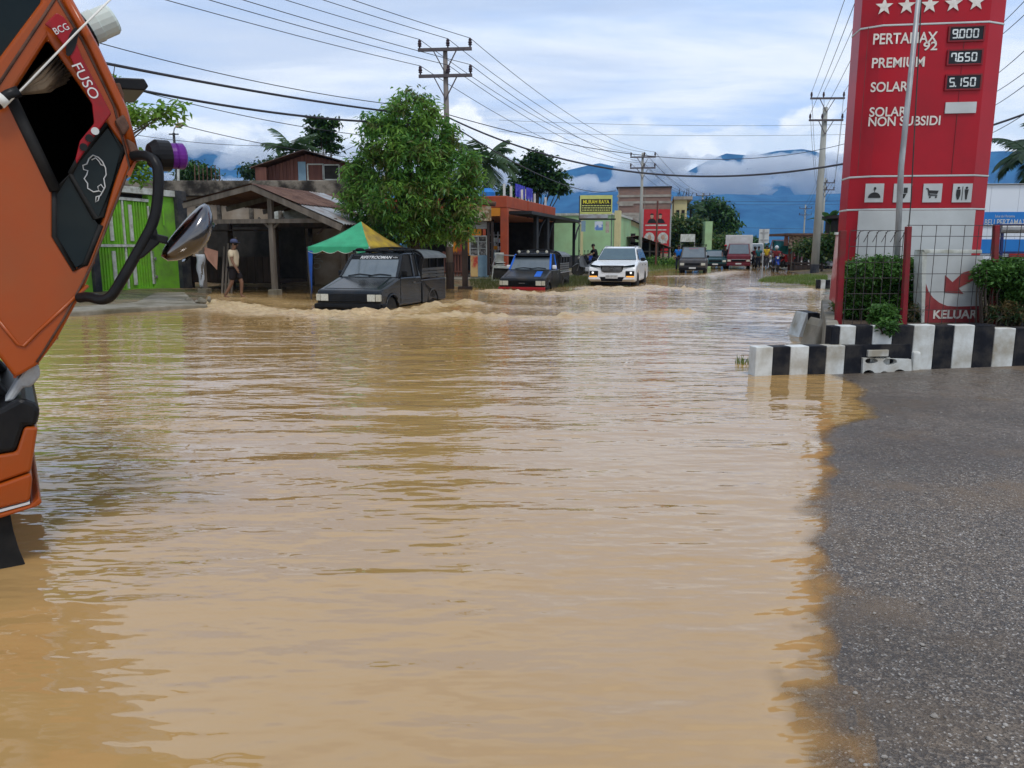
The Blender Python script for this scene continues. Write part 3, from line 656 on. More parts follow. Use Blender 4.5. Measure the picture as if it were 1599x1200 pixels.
    for s in (-1, 1):
        pm = P.get('pillar', P['body'])
        MB().bar((s * wb, 0.92, 1.05), (s * wt, 0.40, 1.60), 0.07, 0.06).build('front_pillar', pm if s < 0 else P.get('pillar', P['body']), e, bevel=0.01)
        MB().bar((s * wb, -0.10, 1.05), (s * wt, -0.12, 1.60), 0.06, 0.07).build('door_pillar', pm, e, bevel=0.01)
        MB().bar((s * wb, -0.46, 1.05), (s * wt, -0.46, 1.60), 0.06, 0.10).build('rear_pillar', P['body'], e, bevel=0.01)
        MB().add([(s * (wb - 0.01), 0.86, 1.07), (s * (wb - 0.01), -0.44, 1.07), (s * (wt - 0.01), -0.44, 1.59), (s * (wt - 0.01), 0.42, 1.59)], [(0, 1, 2, 3)]).build('side_window', m_cin if P.get('open') else m_cgl, e)
        dr = MB().prism([(0.86, 0.42), (0.86, 1.03), (-0.10, 1.03), (-0.10, 0.42)], s * w, s * (w + 0.010), 'x').build('door', P.get('door', P['body']), e, bevel=0.006)
        MB().box(s * (w + 0.012) - 0.01, s * (w + 0.012) + 0.01, -0.06, 0.08, 0.90, 0.925).build('door_handle', m_rim, dr)
        mr = MB().box(s * 0.86 - 0.08, s * 0.86 + 0.08, 0.66, 0.72, 1.08, 1.22).build('door_mirror', P.get('mirror', m_trm), e, bevel=0.03)
        MB().bar((s * 0.76, 0.70, 1.10), (s * 0.86, 0.69, 1.12), 0.03).build('mirror_stalk', m_trm, mr)
    MB().add([(-wb + 0.03, 0.915, 1.07), (wb - 0.03, 0.915, 1.07), (wt - 0.02, 0.425, 1.59), (-wt + 0.02, 0.425, 1.59)], [(0, 1, 2, 3)]).build('windscreen', m_cgl, e)
    MB().add([(wb - 0.04, -0.485, 1.07), (-wb + 0.04, -0.485, 1.07), (-wt + 0.02, -0.485, 1.59), (wt - 0.02, -0.485, 1.59)], [(0, 1, 2, 3)]).build('rear_window', m_cin, e)
    d = Vector((0, 0.425 - 0.915, 1.59 - 1.07)); n = Vector((0, 0.52, 0.49)).normalized()
    def onws(x, t, o=0.006): p = Vector((0, 0.915, 1.07)) + d * t + n * o; return (x, p.y, p.z)
    MB().quad(onws(-0.66, 0.80), onws(0.66, 0.80), onws(0.64, 0.985), onws(-0.64, 0.985)).build('sun_strip', m_trm, e)
    if P.get('text'):
        t = text(P['text'], m_wht, e, 0, 0, 0.095, 0.86, y=0, bold=0.02, name='windscreen_lettering', shear=0.25)
        t.location = onws(-0.02, 0.885, 0.011); t.rotation_euler = (R(-43.5), 0, math.pi); t.rotation_mode = 'XYZ'
        M_ = Matrix(((-1, 0, 0), (0, -n.y, d.normalized().y), (0, -n.z, d.normalized().z))).to_4x4()
        t.rotation_euler = M_.to_euler()
        t2_ = text('NSN', m_wht, e, 0, 0, 0.045, 0.12, y=0, name='windscreen_lettering'); t2_.location = onws(-0.54, 0.88, 0.011); t2_.rotation_euler = M_.to_euler()
    for s, x0 in ((1, -0.30), (1, 0.25)):
        MB().tube([onws(x0 + 0.30, 0.02, 0.02), onws(x0, 0.10, 0.02), onws(x0 - 0.30, 0.05, 0.02)], 0.012, 5).build('wiper', m_trm, e)
    # face
    MB().box(-0.50, 0.50, 2.02, 2.045, 0.52, 0.71).build('grille', m_trm, e, bevel=0.006)
    for k in range(4): MB().box(-0.48, 0.48, 2.046, 2.056, 0.545 + k * 0.042, 0.56 + k * 0.042).build('grille_bar', P['grille'], e)
    for x in (-0.2, 0.2): MB().box(x - 0.012, x + 0.012, 2.05, 2.062, 0.53, 0.71).build('grille_bar', P['grille'], e)
    for s in (-1, 1):
        fr = MB().box(s * 0.63 - 0.145, s * 0.63 + 0.145, 2.02, 2.05, 0.52, 0.715).build('headlight', m_trm, e, bevel=0.008)
        MB().box(s * 0.60 - 0.10, s * 0.60 + 0.10, 2.05, 2.062, 0.54, 0.70).build('lamp_lens', m_lamp, fr, bevel=0.006)
        ind = MB().box(s * 0.765 - 0.055, s * 0.765 + 0.055, 1.94, 2.058, 0.54, 0.70).build('indicator', m_ind, e, bevel=0.01)
    MB().prism([(1.98, 0.34), (2.10, 0.34), (2.13, 0.40), (2.12, 0.475), (1.98, 0.49)], -0.84, 0.84, 'x').build('bumper', P['bumper'], e, bevel=0.015)
    for s in (-1, 1): MB().prism([(1.72, 0.34), (2.00, 0.34), (2.04, 0.475), (1.72, 0.475)], s * 0.80, s * 0.865, 'x').build('bumper_corner', m_trm, e, bevel=0.015)
    if P.get('badge'): MB().box(-0.11, 0.11, 2.062, 2.072, 0.60, 0.63).build('badge', m_rim, e)
    # slatted sides and rounded cover over the bed
    for s in (-1, 1):
        for k in range(3): MB().box(s * 0.80 - 0.012, s * 0.80 + 0.012, -2.24, -0.56, 1.00 + k * 0.088, 1.073 + k * 0.088).build('side_board', m_slat if not P.get('bright') else (m_slat, m_rim)[k == 9], e, bevel=0.004)
        if P.get('bright'):
            for k in range(4): MB().box(s * 0.815 - 0.004, s * 0.815 + 0.004, -2.25, -0.55, 0.988 + k * 0.088, 1.002 + k * 0.088).build('board_strip', m_gry, e)
        for y in (-0.60, -1.15, -1.70, -2.22): MB().box(s * 0.785 - 0.022, s * 0.785 + 0.022, y - 0.022, y + 0.022, 0.98, 1.58).build('cover_post', m_trm, e)
    sec = [(-0.86, 1.50), (-0.84, 1.58), (-0.62, 1.685), (-0.25, 1.73), (0.25, 1.73), (0.62, 1.685), (0.84, 1.58), (0.86, 1.50), (0.80, 1.50), (0.60, 1.655), (-0.60, 1.655), (-0.80, 1.50)]
    MB().prism(sec, -2.30, -0.54, 'y').build('bed_cover', P['cover'], e, bevel=0.008)
    sec2 = [(-0.80, 1.0), (-0.84, 1.56), (-0.62, 1.665), (0.62, 1.665), (0.84, 1.56), (0.80, 1.0)]
    MB().prism(sec2, -0.56, -0.52, 'y', [(x * 0.92, z * 1.0) for x, z in sec2]).build('front_curtain', m_trm, e)
    MB().tube(smoothp([(0.86, -0.55, 1.50), (0.78, -0.53, 1.66), (0.5, -0.50, 1.75), (0, -0.50, 1.78), (-0.5, -0.50, 1.75), (-0.78, -0.53, 1.66), (-0.86, -0.55, 1.50)], 2), 0.028, 6).build('cover_bow', m_trm, e, smooth=True)
    for s in (-1, 1): MB().box(s * 0.55 - 0.2, s * 0.55 + 0.2, -2.1, -0.7, 1.12, 1.18).build('bench', m_cin, e)
    # rack on the cab roof
    rk = MB().tube([(-0.66, 0.40, 1.70), (0.66, 0.40, 1.70), (0.66, -0.40, 1.72), (-0.66, -0.40, 1.72), (-0.66, 0.40, 1.70)], 0.018, 6)
    for x in (-0.6, -0.2, 0.2, 0.6): rk.tube([(x, 0.40, 1.63), (x, 0.40, 1.70), (x, -0.40, 1.72), (x, -0.40, 1.64)], 0.014, 6)
    rack = rk.build('roof_rack', m_trm, e, smooth=True)
    if P.get('spots'):
        for x in (-0.52, -0.18, 0.18, 0.52):
            MB().lathe([(0.001, 0), (0.05, 0.01), (0.055, 0.05), (0.001, 0.06)], 12, (x, 0.42, 1.70), 'y').build('spot_lamp', m_lamp, rack)
        MB().prism([(0.40, 1.60), (0.62, 1.57), (0.60, 1.555), (0.40, 1.585)], -0.66, 0.66, 'x').build('roof_visor', m_trm, e)
    else:
        tb = MB()
        for k in range(9): tb.ball((-0.55 + k * 0.135, random.uniform(-0.25, 0.3), 1.71 + random.uniform(-0.01, 0.03)), (0.10, 0.16, 0.045), 8, 5)
        tb.build('tarpaulin_bundle', m_trm, rack, smooth=True)
    for x in (-0.70, 0.70):
        for y in (fy, ry): wheel(e, x, y, r)
    return e
pickup('pickup_truck', 'black pickup taxi with white windscreen lettering pushing a wave in front of the tent', 602, 475.5,
       dict(body=m_pk, hood=m_pk, bed=m_pk2, trim=m_pk2, bumper=m_trm, grille=m_pk, cover=m_cov, text='RIFSTROOMAN', open=True))
pickup('pickup_truck', 'charcoal pickup taxi with bright blue pillars and a red bumper', 837, 449,
       dict(body=m_pk2, hood=m_pk2, bed=m_pk2, trim=m_gry, bumper=m_rdp, grille=m_pk, cover=m_cov, pillar=m_blu, mirror=m_wp, stripe=m_blu, spots=True, bright=True, open=True, badge=True), dz=-0.05)

# ---- white SUV
def suv(u, v):
    e = thing('suv', 'white SUV with lit fog lamps driving behind the blue and charcoal pickup', 'car', G(u, v) + Vector((0, 0, -0.26)), RROT + math.pi)
    w, r = 0.925, 0.385; fy, ry, z0 = 1.40, -1.35, 0.40
    side = [(2.26, 0.42), (2.36, 0.62), (2.34, 0.92), (2.20, 1.06), (1.30, 1.20), (0.95, 1.22), (-2.25, 1.20), (-2.36, 1.0), (-2.36, 0.55), (-2.28, 0.42)]
    side += [(ry - 0.44, z0)] + arch(ry, r, z0)[1:-1] + [(ry + 0.44, z0), (fy - 0.44, z0)][::1]
    side = [(2.26, 0.42), (2.36, 0.62), (2.34, 0.92), (2.20, 1.06), (1.30, 1.20), (0.95, 1.22), (-2.25, 1.20), (-2.36, 1.0), (-2.36, 0.55), (-2.28, 0.42), (ry - 0.44, z0)] + arch(ry, r, z0)[1:-1][::-1] + [(ry + 0.44, z0), (fy - 0.44, z0)] + arch(fy, r, z0)[1:-1][::-1] + [(fy + 0.44, z0)]
    MB().prism(side, -w, w, 'x').build('body', m_wp, e, bevel=0.10, seg=4)
    MB().box(-0.7, 0.7, -2.1, 2.2, 0.3, 0.95).build('underbody', m_trm, e)
    gh = [[(-0.82, 0.98, 1.20), (0.82, 0.98, 1.20), (0.82, 0.96, 1.21), (-0.82, 0.96, 1.21)]]
    st = [(0.98, 1.21, 0.83, 0.81), (0.22, 1.21, 0.85, 0.66), (-0.3, 1.21, 0.85, 0.68), (-1.7, 1.21, 0.84, 0.66), (-2.30, 1.21, 0.80, 0.76)]
    zt = [1.225, 1.70, 1.775, 1.74, 1.26]
    MB().loft([[(-a, y, z), (a, y, z), (b_, y, zz), (-b_, y, zz)] for (y, z, a, b_), zz in zip(st, zt)]).build('cabin', m_wp, e, bevel=0.05, seg=3)
    MB().quad((-0.78, 0.975, 1.26), (0.78, 0.975, 1.26), (0.63, 0.275, 1.71), (-0.63, 0.275, 1.71)).build('windscreen', mat('tinted_windscreen', (0.05, 0.09, 0.10), (0.04, 0.075, 0.09), rough=0.05, spec=0.9), e)
    for s in (-1, 1):
        for i, (a, b_, c, d_) in enumerate((((0.62), -0.20, -0.16, 0.20), (-0.28, -1.16, -1.12, -0.25), (-1.24, -2.02, -1.72, -1.20))):
            MB().add([(s * 0.862, a, 1.26), (s * 0.862, b_, 1.26), (s * 0.715, c, 1.68), (s * 0.715, d_, 1.68)], [(0, 1, 2, 3)]).build('side_window', m_cgl, e)
        MB().box(s * 1.0 - 0.10, s * 1.0 + 0.08, 0.62, 0.74, 1.20, 1.34).build('door_mirror', m_trm, e, bevel=0.04)
        for y in (0.0, -1.05): MB().box(s * 0.93 - 0.012, s * 0.93 + 0.012, y - 0.11, y + 0.04, 1.02, 1.05).build('door_handle', m_trm, e)
        MB().bar((s * 0.60, 0.1, 1.80), (s * 0.60, -1.6, 1.79), 0.035, 0.03).build('roof_rail', m_gry, e)
        hl = MB().add([(s * 0.44, 2.372, 0.96), (s * 0.86, 2.26, 1.00), (s * 0.88, 2.20, 1.09), (s * 0.46, 2.362, 1.035)], [(0, 1, 2, 3)]).build('headlight', m_glass, e)
        MB().box(s * 0.70 - 0.17, s * 0.70 + 0.17, 2.33, 2.375, 0.62, 0.84).build('fog_recess', m_trm, e, bevel=0.02)
        MB().lathe([(0.001, 0), (0.045, 0), (0.04, 0.02), (0.001, 0.03)], 12, (s * 0.74, 2.37, 0.77), 'y').build('fog_lamp', glow('lit_lamp', (0.9, 0.9, 0.88), 0.7), e)
        MB().box(s * 0.72 - 0.15, s * 0.72 + 0.15, 2.375, 2.39, 0.605, 0.65).build('running_lamp', glow('amber_lit_lamp', (0.9, 0.38, 0.06), 0.7), e)
        MB().prism([(s * 0.42, 0.50), (s * 0.90, 0.50), (s * 0.92, 0.59), (s * 0.50, 0.59)], 2.34, 2.395, 'y').build('bumper_lip', m_wp, e, bevel=0.02)
    MB().prism([(-0.46, 1.05), (0.46, 1.05), (0.40, 0.82), (0.30, 0.78), (-0.30, 0.78), (-0.40, 0.82)], 2.32, 2.372, 'y').build('grille', m_trm, e, bevel=0.01)
    for k in range(4): MB().box(-0.40 + k * 0.01, 0.40 - k * 0.01, 2.374, 2.386, 0.83 + k * 0.05, 0.845 + k * 0.05).build('grille_bar', m_gry, e)
    bd = MB()
    for rr, ex in ((0.075, 1.45), (0.04, 1.0)):
        bd.tube([(rr * ex * math.cos(t), 2.392, 0.95 + rr * 0.85 * math.sin(t)) for t in np.linspace(0, 6.283, 20)], 0.010, 6)
    bd.bar((-0.07, 2.392, 0.985), (0.07, 2.392, 0.985), 0.014); bd.build('badge', m_rim, e)
    text('FORTUNER', m_trm, e, 0, 1.105, 0.045, 0.62, y=2.20, name='hood_lettering').rotation_euler = (R(-75), 0, math.pi)
    MB().prism([(-0.46, 0.60), (0.46, 0.60), (0.40, 0.44), (-0.40, 0.44)], 2.33, 2.365, 'y').build('lower_intake', m_trm, e)
    pl_ = MB().box(-0.24, 0.24, 2.38, 2.392, 0.55, 0.69).build('number_plate', m_plate, e)
    t = text('DN 1311 VX', m_num, pl_, 0, 0.625, 0.07, 0.40, y=2.396); t.rotation_euler = (0, 0, math.pi)
    for x in (-0.80, 0.80):
        for y in (fy, ry): wheel(e, x, y, r, 0.24, m_rim, 6, 0.68)
    return e
suv(968, 443)
# ---- far vehicles
def van(name, label, u, v, Lh, w, H, hoodz, ws, paint, cat='van', sub=0.2, box=None, plate_=True, face=None, rot=0.0):
    """boxy car seen head on: Lh half length, ws = (windscreen base y, top y)"""
    e = thing(name, label, cat, G(u, v) + Vector((0, 0, -sub)), RROT + math.pi + rot)
    body = [(Lh, 0.35), (Lh + 0.03, 0.6), (Lh - 0.04, hoodz - 0.08), (ws[0] + 0.05, hoodz), (-Lh, hoodz), (-Lh, 0.35)]
    MB().prism(body, -w, w, 'x').build('body', paint, e, bevel=0.07, seg=3)
    MB().loft([[(-w + 0.04, ws[0], hoodz), (w - 0.04, ws[0], hoodz), (w - 0.05, ws[0], hoodz + 0.01), (-w + 0.05, ws[0], hoodz + 0.01)], [(-w + 0.04, ws[1], hoodz), (w - 0.04, ws[1], hoodz), (w - 0.12, ws[1], H), (-w + 0.12, ws[1], H)], [(-w + 0.04, -Lh + 0.2 if not box else -0.1, hoodz), (w - 0.04, -Lh + 0.2 if not box else -0.1, hoodz), (w - 0.12, -Lh + 0.3 if not box else -0.1, H), (-w + 0.12, -Lh + 0.3 if not box else -0.1, H)]]).build('cabin', paint, e, bevel=0.05)
    n = Vector((0, H - hoodz, ws[0] - ws[1])).normalized() * 0.02
    MB().quad((-w + 0.12, ws[0] - 0.03 + n.y, hoodz + 0.05 + n.z), (w - 0.12, ws[0] - 0.03 + n.y, hoodz + 0.05 + n.z), (w - 0.19, ws[1] + 0.04 + n.y, H - 0.06 + n.z), (-w + 0.19, ws[1] + 0.04 + n.y, H - 0.06 + n.z)).build('windscreen', m_cgl, e)
    for s in (-1, 1):
        MB().add([(s * (w - 0.035), ws[0] - 0.2, hoodz + 0.04), (s * (w - 0.035), -0.5, hoodz + 0.04), (s * (w - 0.10), -0.5, H - 0.06), (s * (w - 0.10), ws[1] - 0.03, H - 0.06)], [(0, 1, 2, 3)]).build('side_window', m_cgl, e)
        MB().box(s * (w - 0.17) - 0.12, s * (w - 0.17) + 0.12, Lh + 0.02, Lh + 0.045, 0.62, 0.76).build('headlight', m_lamp, e, bevel=0.01)
        MB().box(s * (w + 0.08) - 0.07, s * (w + 0.08) + 0.07, ws[0] - 0.15, ws[0] - 0.08, hoodz + 0.05, hoodz + 0.2).build('door_mirror', m_trm, e, bevel=0.02)
    MB().box(-w + 0.36, w - 0.36, Lh + 0.02, Lh + 0.04, 0.62, 0.76).build('grille', m_trm, e)
    if face: MB().box(-w + 0.32, w - 0.32, Lh + 0.04, Lh + 0.05, 0.76, 0.79).build('grille_trim', m_gry, e)
    MB().box(-w - 0.01, w + 0.01, Lh - 0.1, Lh + 0.08, 0.32, 0.50).build('bumper', m_trm if not face else paint, e, bevel=0.03)
    if plate_: MB().box(-0.20, 0.20, Lh + 0.085, Lh + 0.095, 0.42, 0.52).build('number_plate', m_plate, e)
    if box:
        (bw, b0, b1, bz0, bz1, bm_) = box; MB().box(-bw, bw, b1, b0, bz0, bz1).build('cargo_box', bm_, e, bevel=0.03)
    for x in (-w + 0.1, w - 0.1):
        for y in (Lh - 0.75, -Lh + 0.8): wheel(e, x, y, 0.30, 0.18)
    return e
vg = van('van', 'dark grey minibus with a roof rack standing in the shallow flood', 1083.5, 425.5, 1.95, 0.79, 1.72, 1.02, (1.45, 0.75), mat('grey_van_paint', (0.035, 0.037, 0.042), (0.05, 0.05, 0.055), rough=0.35, dirt=(0.09, 0.075, 0.06)), sub=0.16)
rk = MB()
for y in (0.6, 0.0, -0.6, -1.2): rk.bar((-0.72, y, 1.84), (0.72, y, 1.84), 0.03)
for s in (-1, 1):
    rk.bar((s * 0.7, 0.7, 1.86), (s * 0.7, -1.3, 1.86), 0.03)
    for y in (0.6, -1.2): rk.bar((s * 0.66, y, 1.70), (s * 0.7, y, 1.86), 0.03)
rk.build('roof_rack', m_trm, vg)
text('SERAYA', m_rdp, vg, 0, 1.62, 0.07, 0.55, y=1.0, name='windscreen_lettering').rotation_euler = (R(-45), 0, math.pi)
van('car', 'dark teal car between the grey minibus and the red box truck', 1117.5, 419.5, 2.0, 0.80, 1.50, 0.95, (1.0, 0.3), mat('teal_car_paint', (0.018, 0.060, 0.065), (0.012, 0.04, 0.045), rough=0.25), 'car', sub=0.12)
m_mar = mat('maroon_paint', (0.12, 0.012, 0.020), (0.09, 0.010, 0.016), rough=0.35)
m_wbox = mat('white_box_panel', (0.60, 0.60, 0.58), (0.52, 0.51, 0.49), scale=1.5, rough=0.5, dirt=(0.42, 0.40, 0.36))
van('box_truck', 'small dark red truck with a white cargo box', 1152.5, 419.5, 2.3, 0.83, 1.90, 1.12, (2.05, 1.55), m_mar, 'truck', sub=0.08, box=(0.98, -0.15, -2.9, 0.85, 2.55, m_wbox), face=1)
van('van', 'white van behind the red box truck', 1177, 413.5, 2.2, 0.86, 1.95, 1.1, (1.9, 1.3), m_wp, 'van', sub=0.0)
# ================================================================ left side of the street
def FA(u, Y): p = AT(u, 390, Y); p.z = 0; return p
m_gate = mat('green_gate_paint', (0.17, 0.46, 0.03), (0.14, 0.38, 0.025), scale=3, rough=0.5, dirt=(0.15, 0.30, 0.04), dscale=2.2)
m_gwall = mat('green_plaster', (0.17, 0.42, 0.035), (0.14, 0.35, 0.03), scale=2, rough=0.8, dirt=(0.13, 0.24, 0.05), dscale=1.5, bump=0.1)
m_wpaint = mat('old_white_paint', (0.55, 0.57, 0.52), (0.45, 0.46, 0.42), scale=6, rough=0.7, dirt=(0.30, 0.30, 0.24), dscale=4)
m_navy = mat('dark_painted_column', (0.022, 0.024, 0.030), (0.035, 0.036, 0.04), scale=4, rough=0.7, dirt=(0.07, 0.065, 0.06), dscale=3)
m_mould = mat('mouldy_concrete', (0.22, 0.19, 0.15), (0.050, 0.042, 0.034), scale=1.6, rough=0.9, dirt=(0.020, 0.017, 0.014), dscale=1.6, bump=0.25, bscale=20)
m_conc = mat('stained_concrete', (0.26, 0.235, 0.19), (0.18, 0.16, 0.12), scale=2.0, rough=0.9, dirt=(0.11, 0.095, 0.06), dscale=1.2, bump=0.3, bscale=16)
m_plast = mat('peeling_plaster', (0.30, 0.23, 0.16), (0.22, 0.165, 0.115), scale=1.3, rough=0.9, dirt=(0.40, 0.34, 0.27), dscale=0.8)
m_wood = mat('weathered_wood', (0.16, 0.135, 0.11), (0.09, 0.075, 0.06), scale=5, rough=0.85, st=(1, 1, 0.15), bump=0.3)
m_dwood = mat('dark_wood', (0.045, 0.030, 0.024), (0.025, 0.018, 0.015), scale=6, rough=0.8, st=(1, 1, 0.2), bump=0.3)
m_rwood = mat('red_brown_plank', (0.165, 0.070, 0.050), (0.11, 0.045, 0.034), scale=5, rough=0.8, st=(1, 1, 0.12), bump=0.3)
m_rust = mat('rusty_sheet', (0.095, 0.050, 0.036), (0.15, 0.085, 0.06), scale=2.2, rough=0.75, st=(1, 0.4, 1), dirt=(0.07, 0.035, 0.026), dscale=3)
m_zinc = mat('zinc_sheet', (0.36, 0.38, 0.39), (0.28, 0.29, 0.30), scale=3, rough=0.42, metal=0.35, dirt=(0.20, 0.15, 0.12), dscale=1.4)
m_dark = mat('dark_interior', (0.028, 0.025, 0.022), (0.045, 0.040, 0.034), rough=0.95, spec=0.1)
m_bluezinc = mat('pale_blue_sheet', (0.20, 0.30, 0.36), (0.16, 0.25, 0.31), rough=0.6)
def corr(x0, x1, a, b, y0, y1, pitch=0.15, amp=0.018):
    """corrugated sheet from line a=(x,z) to b=(x,z), waves along y"""
    n = max(4, int((y1 - y0) / pitch * 4)); ys = np.linspace(y0, y1, n); mb = MB(); rows = []
    for t in (0, 1):
        for o in (0.0, -0.006):
            rows.append([(a[0] + (b[0] - a[0]) * t, y, a[1] + (b[1] - a[1]) * t + amp * math.sin(2 * math.pi * y / pitch) + o) for y in ys])
    A, A2, B, B2 = rows
    mb.add(A + B, [(i, i + 1, n + i + 1, n + i) for i in range(n - 1)]); mb.add(A2 + B2, [(i, n + i, n + i + 1, i + 1) for i in range(n - 1)])
    mb.add(A + A2, [(i, n + i, n + i + 1, i + 1) for i in range(n - 1)]); mb.add(B + B2, [(i, i + 1, n + i + 1, n + i) for i in range(n - 1)])
    return mb
# ---- green shop with its ribbed steel gate
GF = Frame(FA(150, 23.5), FROT)
gs = thing('green_shop', 'bright green shop front with dark columns behind the orange truck', 'shop', GF.P, FROT)
zt = GF.l(235, 305)[1]; z2 = GF.l(235, 295)[1]; X = lambda u, v=380: GF.l(u, v)[0]
xl, xc0, xc1, xg, xr, xe = X(60), X(139), X(150), X(238), X(277), X(291)
MB().box(xl, xc0, 0.0, 3.5, -0.1, zt).build('wall', m_gwall, gs)
MB().box(xg, xr, 0.02, 3.5, -0.1, zt).build('wall', m_gwall, gs)
MB().box(xc0 + 0.003, xc1, -0.10, 0.3, -0.1, zt).build('column', m_navy, gs, bevel=0.01)
MB().box(xr + 0.003, xe, -0.14, 3.4, -0.1, z2 + 0.02).build('column', m_navy, gs, bevel=0.01)
MB().box(xl, xr, -0.06, 3.4, zt + 0.003, z2).build('lintel', m_wpaint, gs, bevel=0.01)
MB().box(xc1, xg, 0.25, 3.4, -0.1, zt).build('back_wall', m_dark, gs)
gt = thing('gate', 'ribbed green steel gate with narrow white panels', 'gate', GF.P, FROT)
zb0, zm, ztop = 0.14, 1.52, GF.l(210, 314)[1]
MB().box(xc1 + 0.01, xg - 0.01, 0.08, 0.10, zb0, ztop).build('sheet', m_gate, gt)
MB().box(xc1, xg, 0.01, 0.05, ztop, ztop + 0.09).build('rail', m_wpaint, gt); MB().box(xc1, xg, 0.01, 0.05, zm - 0.04, zm + 0.04).build('rail', m_wpaint, gt)
MB().box(xc1, xg, 0.01, 0.05, zb0 - 0.04, zb0 + 0.03).build('rail', m_gate, gt)
nr = 20
for i in range(nr):
    x = xc1 + 0.05 + (xg - xc1 - 0.1) * i / (nr - 1); white = i % 7 == 3
    for a, b in ((zb0 + 0.03, zm - 0.045), (zm + 0.045, ztop - 0.01)):
        if i % 7 in (5, 6) and True:
            if i % 7 == 5: MB().box(x, x + 0.13, 0.02, 0.06, a + 0.10, b - 0.12).build('white_panel', m_wpaint, gt, bevel=0.004)
            continue
        MB().box(x - 0.030, x + 0.030, 0.03, 0.085, a, b).build('slat', m_wpaint if (white and i == 10) else m_gate, gt, bevel=0.006)
MB().tube([((xg + xr) / 2, -0.02, 2.2), ((xg + xr) / 2, -0.02, 2.75)], 0.03, 6).build('gate_bolt', m_gate, gt)
for z in (0.5, 1.1): MB().lathe([(0.001, 0), (0.05, 0), (0.05, 0.03), (0.001, 0.03)], 10, (xg + 0.1, -0.01, z), 'y').build('hasp', m_zinc, gt)
# broken concrete apron in front of the gate
ap = MB(); A, B_, C_, D_ = (G(60, 497), G(300, 484), G(290, 462), G(100, 462))
pts = [A, A.lerp(B_, 0.4) + Vector((0, .1, 0)), B_ + Vector((-.5, -.05, 0)), B_ + Vector((-.1, .2, 0)), B_ + Vector((0.25, 0.35, 0)), B_ + Vector((-0.2, 0.8, 0)), C_, D_]
ap.prism([(p.x, p.y) for p in pts], -0.3, 0.10, 'z').build('concrete_apron', m_conc, None, bevel=0.03); tag(bpy.data.objects['concrete_apron'], 'broken concrete slab at the water edge below the green gate', 'slab')
rb = MB(); c = G(300, 476)
for k in range(9): rb.ball((c.x + random.uniform(-.35, .45), c.y + random.uniform(-.1, .3), 0.08 + random.uniform(-.03, .05)), (random.uniform(.05, .12), .08, random.uniform(.04, .09)), 6, 4)
tag(rb.build('rubble', m_conc), 'small heap of broken concrete at the end of the slab', 'rubble', kind='stuff')

# ---- old concrete building with a mouldy parapet, wooden house on its roof
cb = thing('concrete_building', 'flat-roofed building with black mould along its parapet, behind the pavilion', 'building', FA(345, 30.5), 0)
CF = Frame(cb.location, 0.0)
x0, x1 = CF.l(120, 300)[0], CF.l(562, 300)[0]; zp, zq = CF.l(345, 283)[1], CF.l(345, 307)[1]
MB().box(x0, x1, 0, 7, -0.2, zq - 0.002).build('wall', m_plast, cb)
MB().box(x0 - 0.1, x1 + 0.1, -0.25, 7.1, zq, zp).build('parapet', m_mould, cb, bevel=0.03)
MB().box(CF.l(322, 350)[0], CF.l(420, 350)[0], -0.02, 0.05, 0.1, 2.35).build('doorway_shade', m_dark, cb)  # near-black slab on the wall paints the shade under the roof
for u in (345, 395, 440, 485): xx = CF.l(u, 350)[0]; MB().box(xx - 0.07, xx + 0.07, -0.12, -0.004, -0.2, zq - 0.01).build('pilaster', m_mould, cb)
MB().box(CF.l(430, 350)[0], CF.l(502, 350)[0], -0.03, -0.002, CF.l(0, 347)[1], CF.l(0, 326)[1]).build('pale_panel', m_wpaint, cb)
# rebar on the parapet
for k in range(7): xx = CF.l(300 + k * 6.5, 280)[0]; MB().tube([(xx, 0.3, zp), (xx + 0.02, 0.3, zp + random.uniform(0.45, 0.7))], 0.018, 5).build('rebar', m_rust, cb)
t = text('LJOHN', m_wpaint, cb, CF.l(436, 410)[0], 0.88, 0.26, 0.85, y=-0.012, rot=R(-90), name='wall_lettering')
t = text('DI MAS', m_wpaint, cb, CF.l(447, 410)[0], 0.88, 0.24, 0.85, y=-0.012, rot=R(-90), name='wall_lettering')
t = text('OJN', m_wpaint, cb, CF.l(497, 410)[0], 0.95, 0.42, 0.62, y=-0.012, rot=R(-90), name='wall_lettering')
MB().box(CF.l(432, 410)[0], CF.l(451, 410)[0], -0.006, -0.001, 0.38, 1.45).build('painted_board', m_dwood, cb)
WF = Frame(FA(480, 32.0), 0.0); wh = thing('wooden_house', 'red-brown plank house standing on the roof of the concrete building', 'house', WF.P, 0)
xs = [WF.l(u, 260)[0] for u in (408, 480, 556)]; za = WF.l(480, 238)[1]; zl, zr_ = WF.l(402, 262)[1], WF.l(556, 257)[1]; zf = WF.l(480, 286)[1]
npk = 26
for i in range(npk):
    a = xs[0] + (xs[2] - xs[0]) * i / npk; b = xs[0] + (xs[2] - xs[0]) * (i + 1) / npk - 0.012; m_ = (a + b) / 2
    top = za + (zl - za) * (xs[1] - m_) / (xs[1] - xs[0]) if m_ < xs[1] else za + (zr_ - za) * (m_ - xs[1]) / (xs[2] - xs[1])
    MB().box(a, b, 0.0 + 0.012 * random.random(), 0.04, zf, top - 0.08).build('plank', m_rwood, wh)
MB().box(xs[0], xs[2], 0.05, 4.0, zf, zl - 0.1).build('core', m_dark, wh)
xa, xb = WF.l(466, 260)[0], WF.l(478, 260)[0]; MB().box(xa, xb, -0.03, -0.015, zf, WF.l(470, 253)[1]).build('blue_sheet', m_bluezinc, wh)
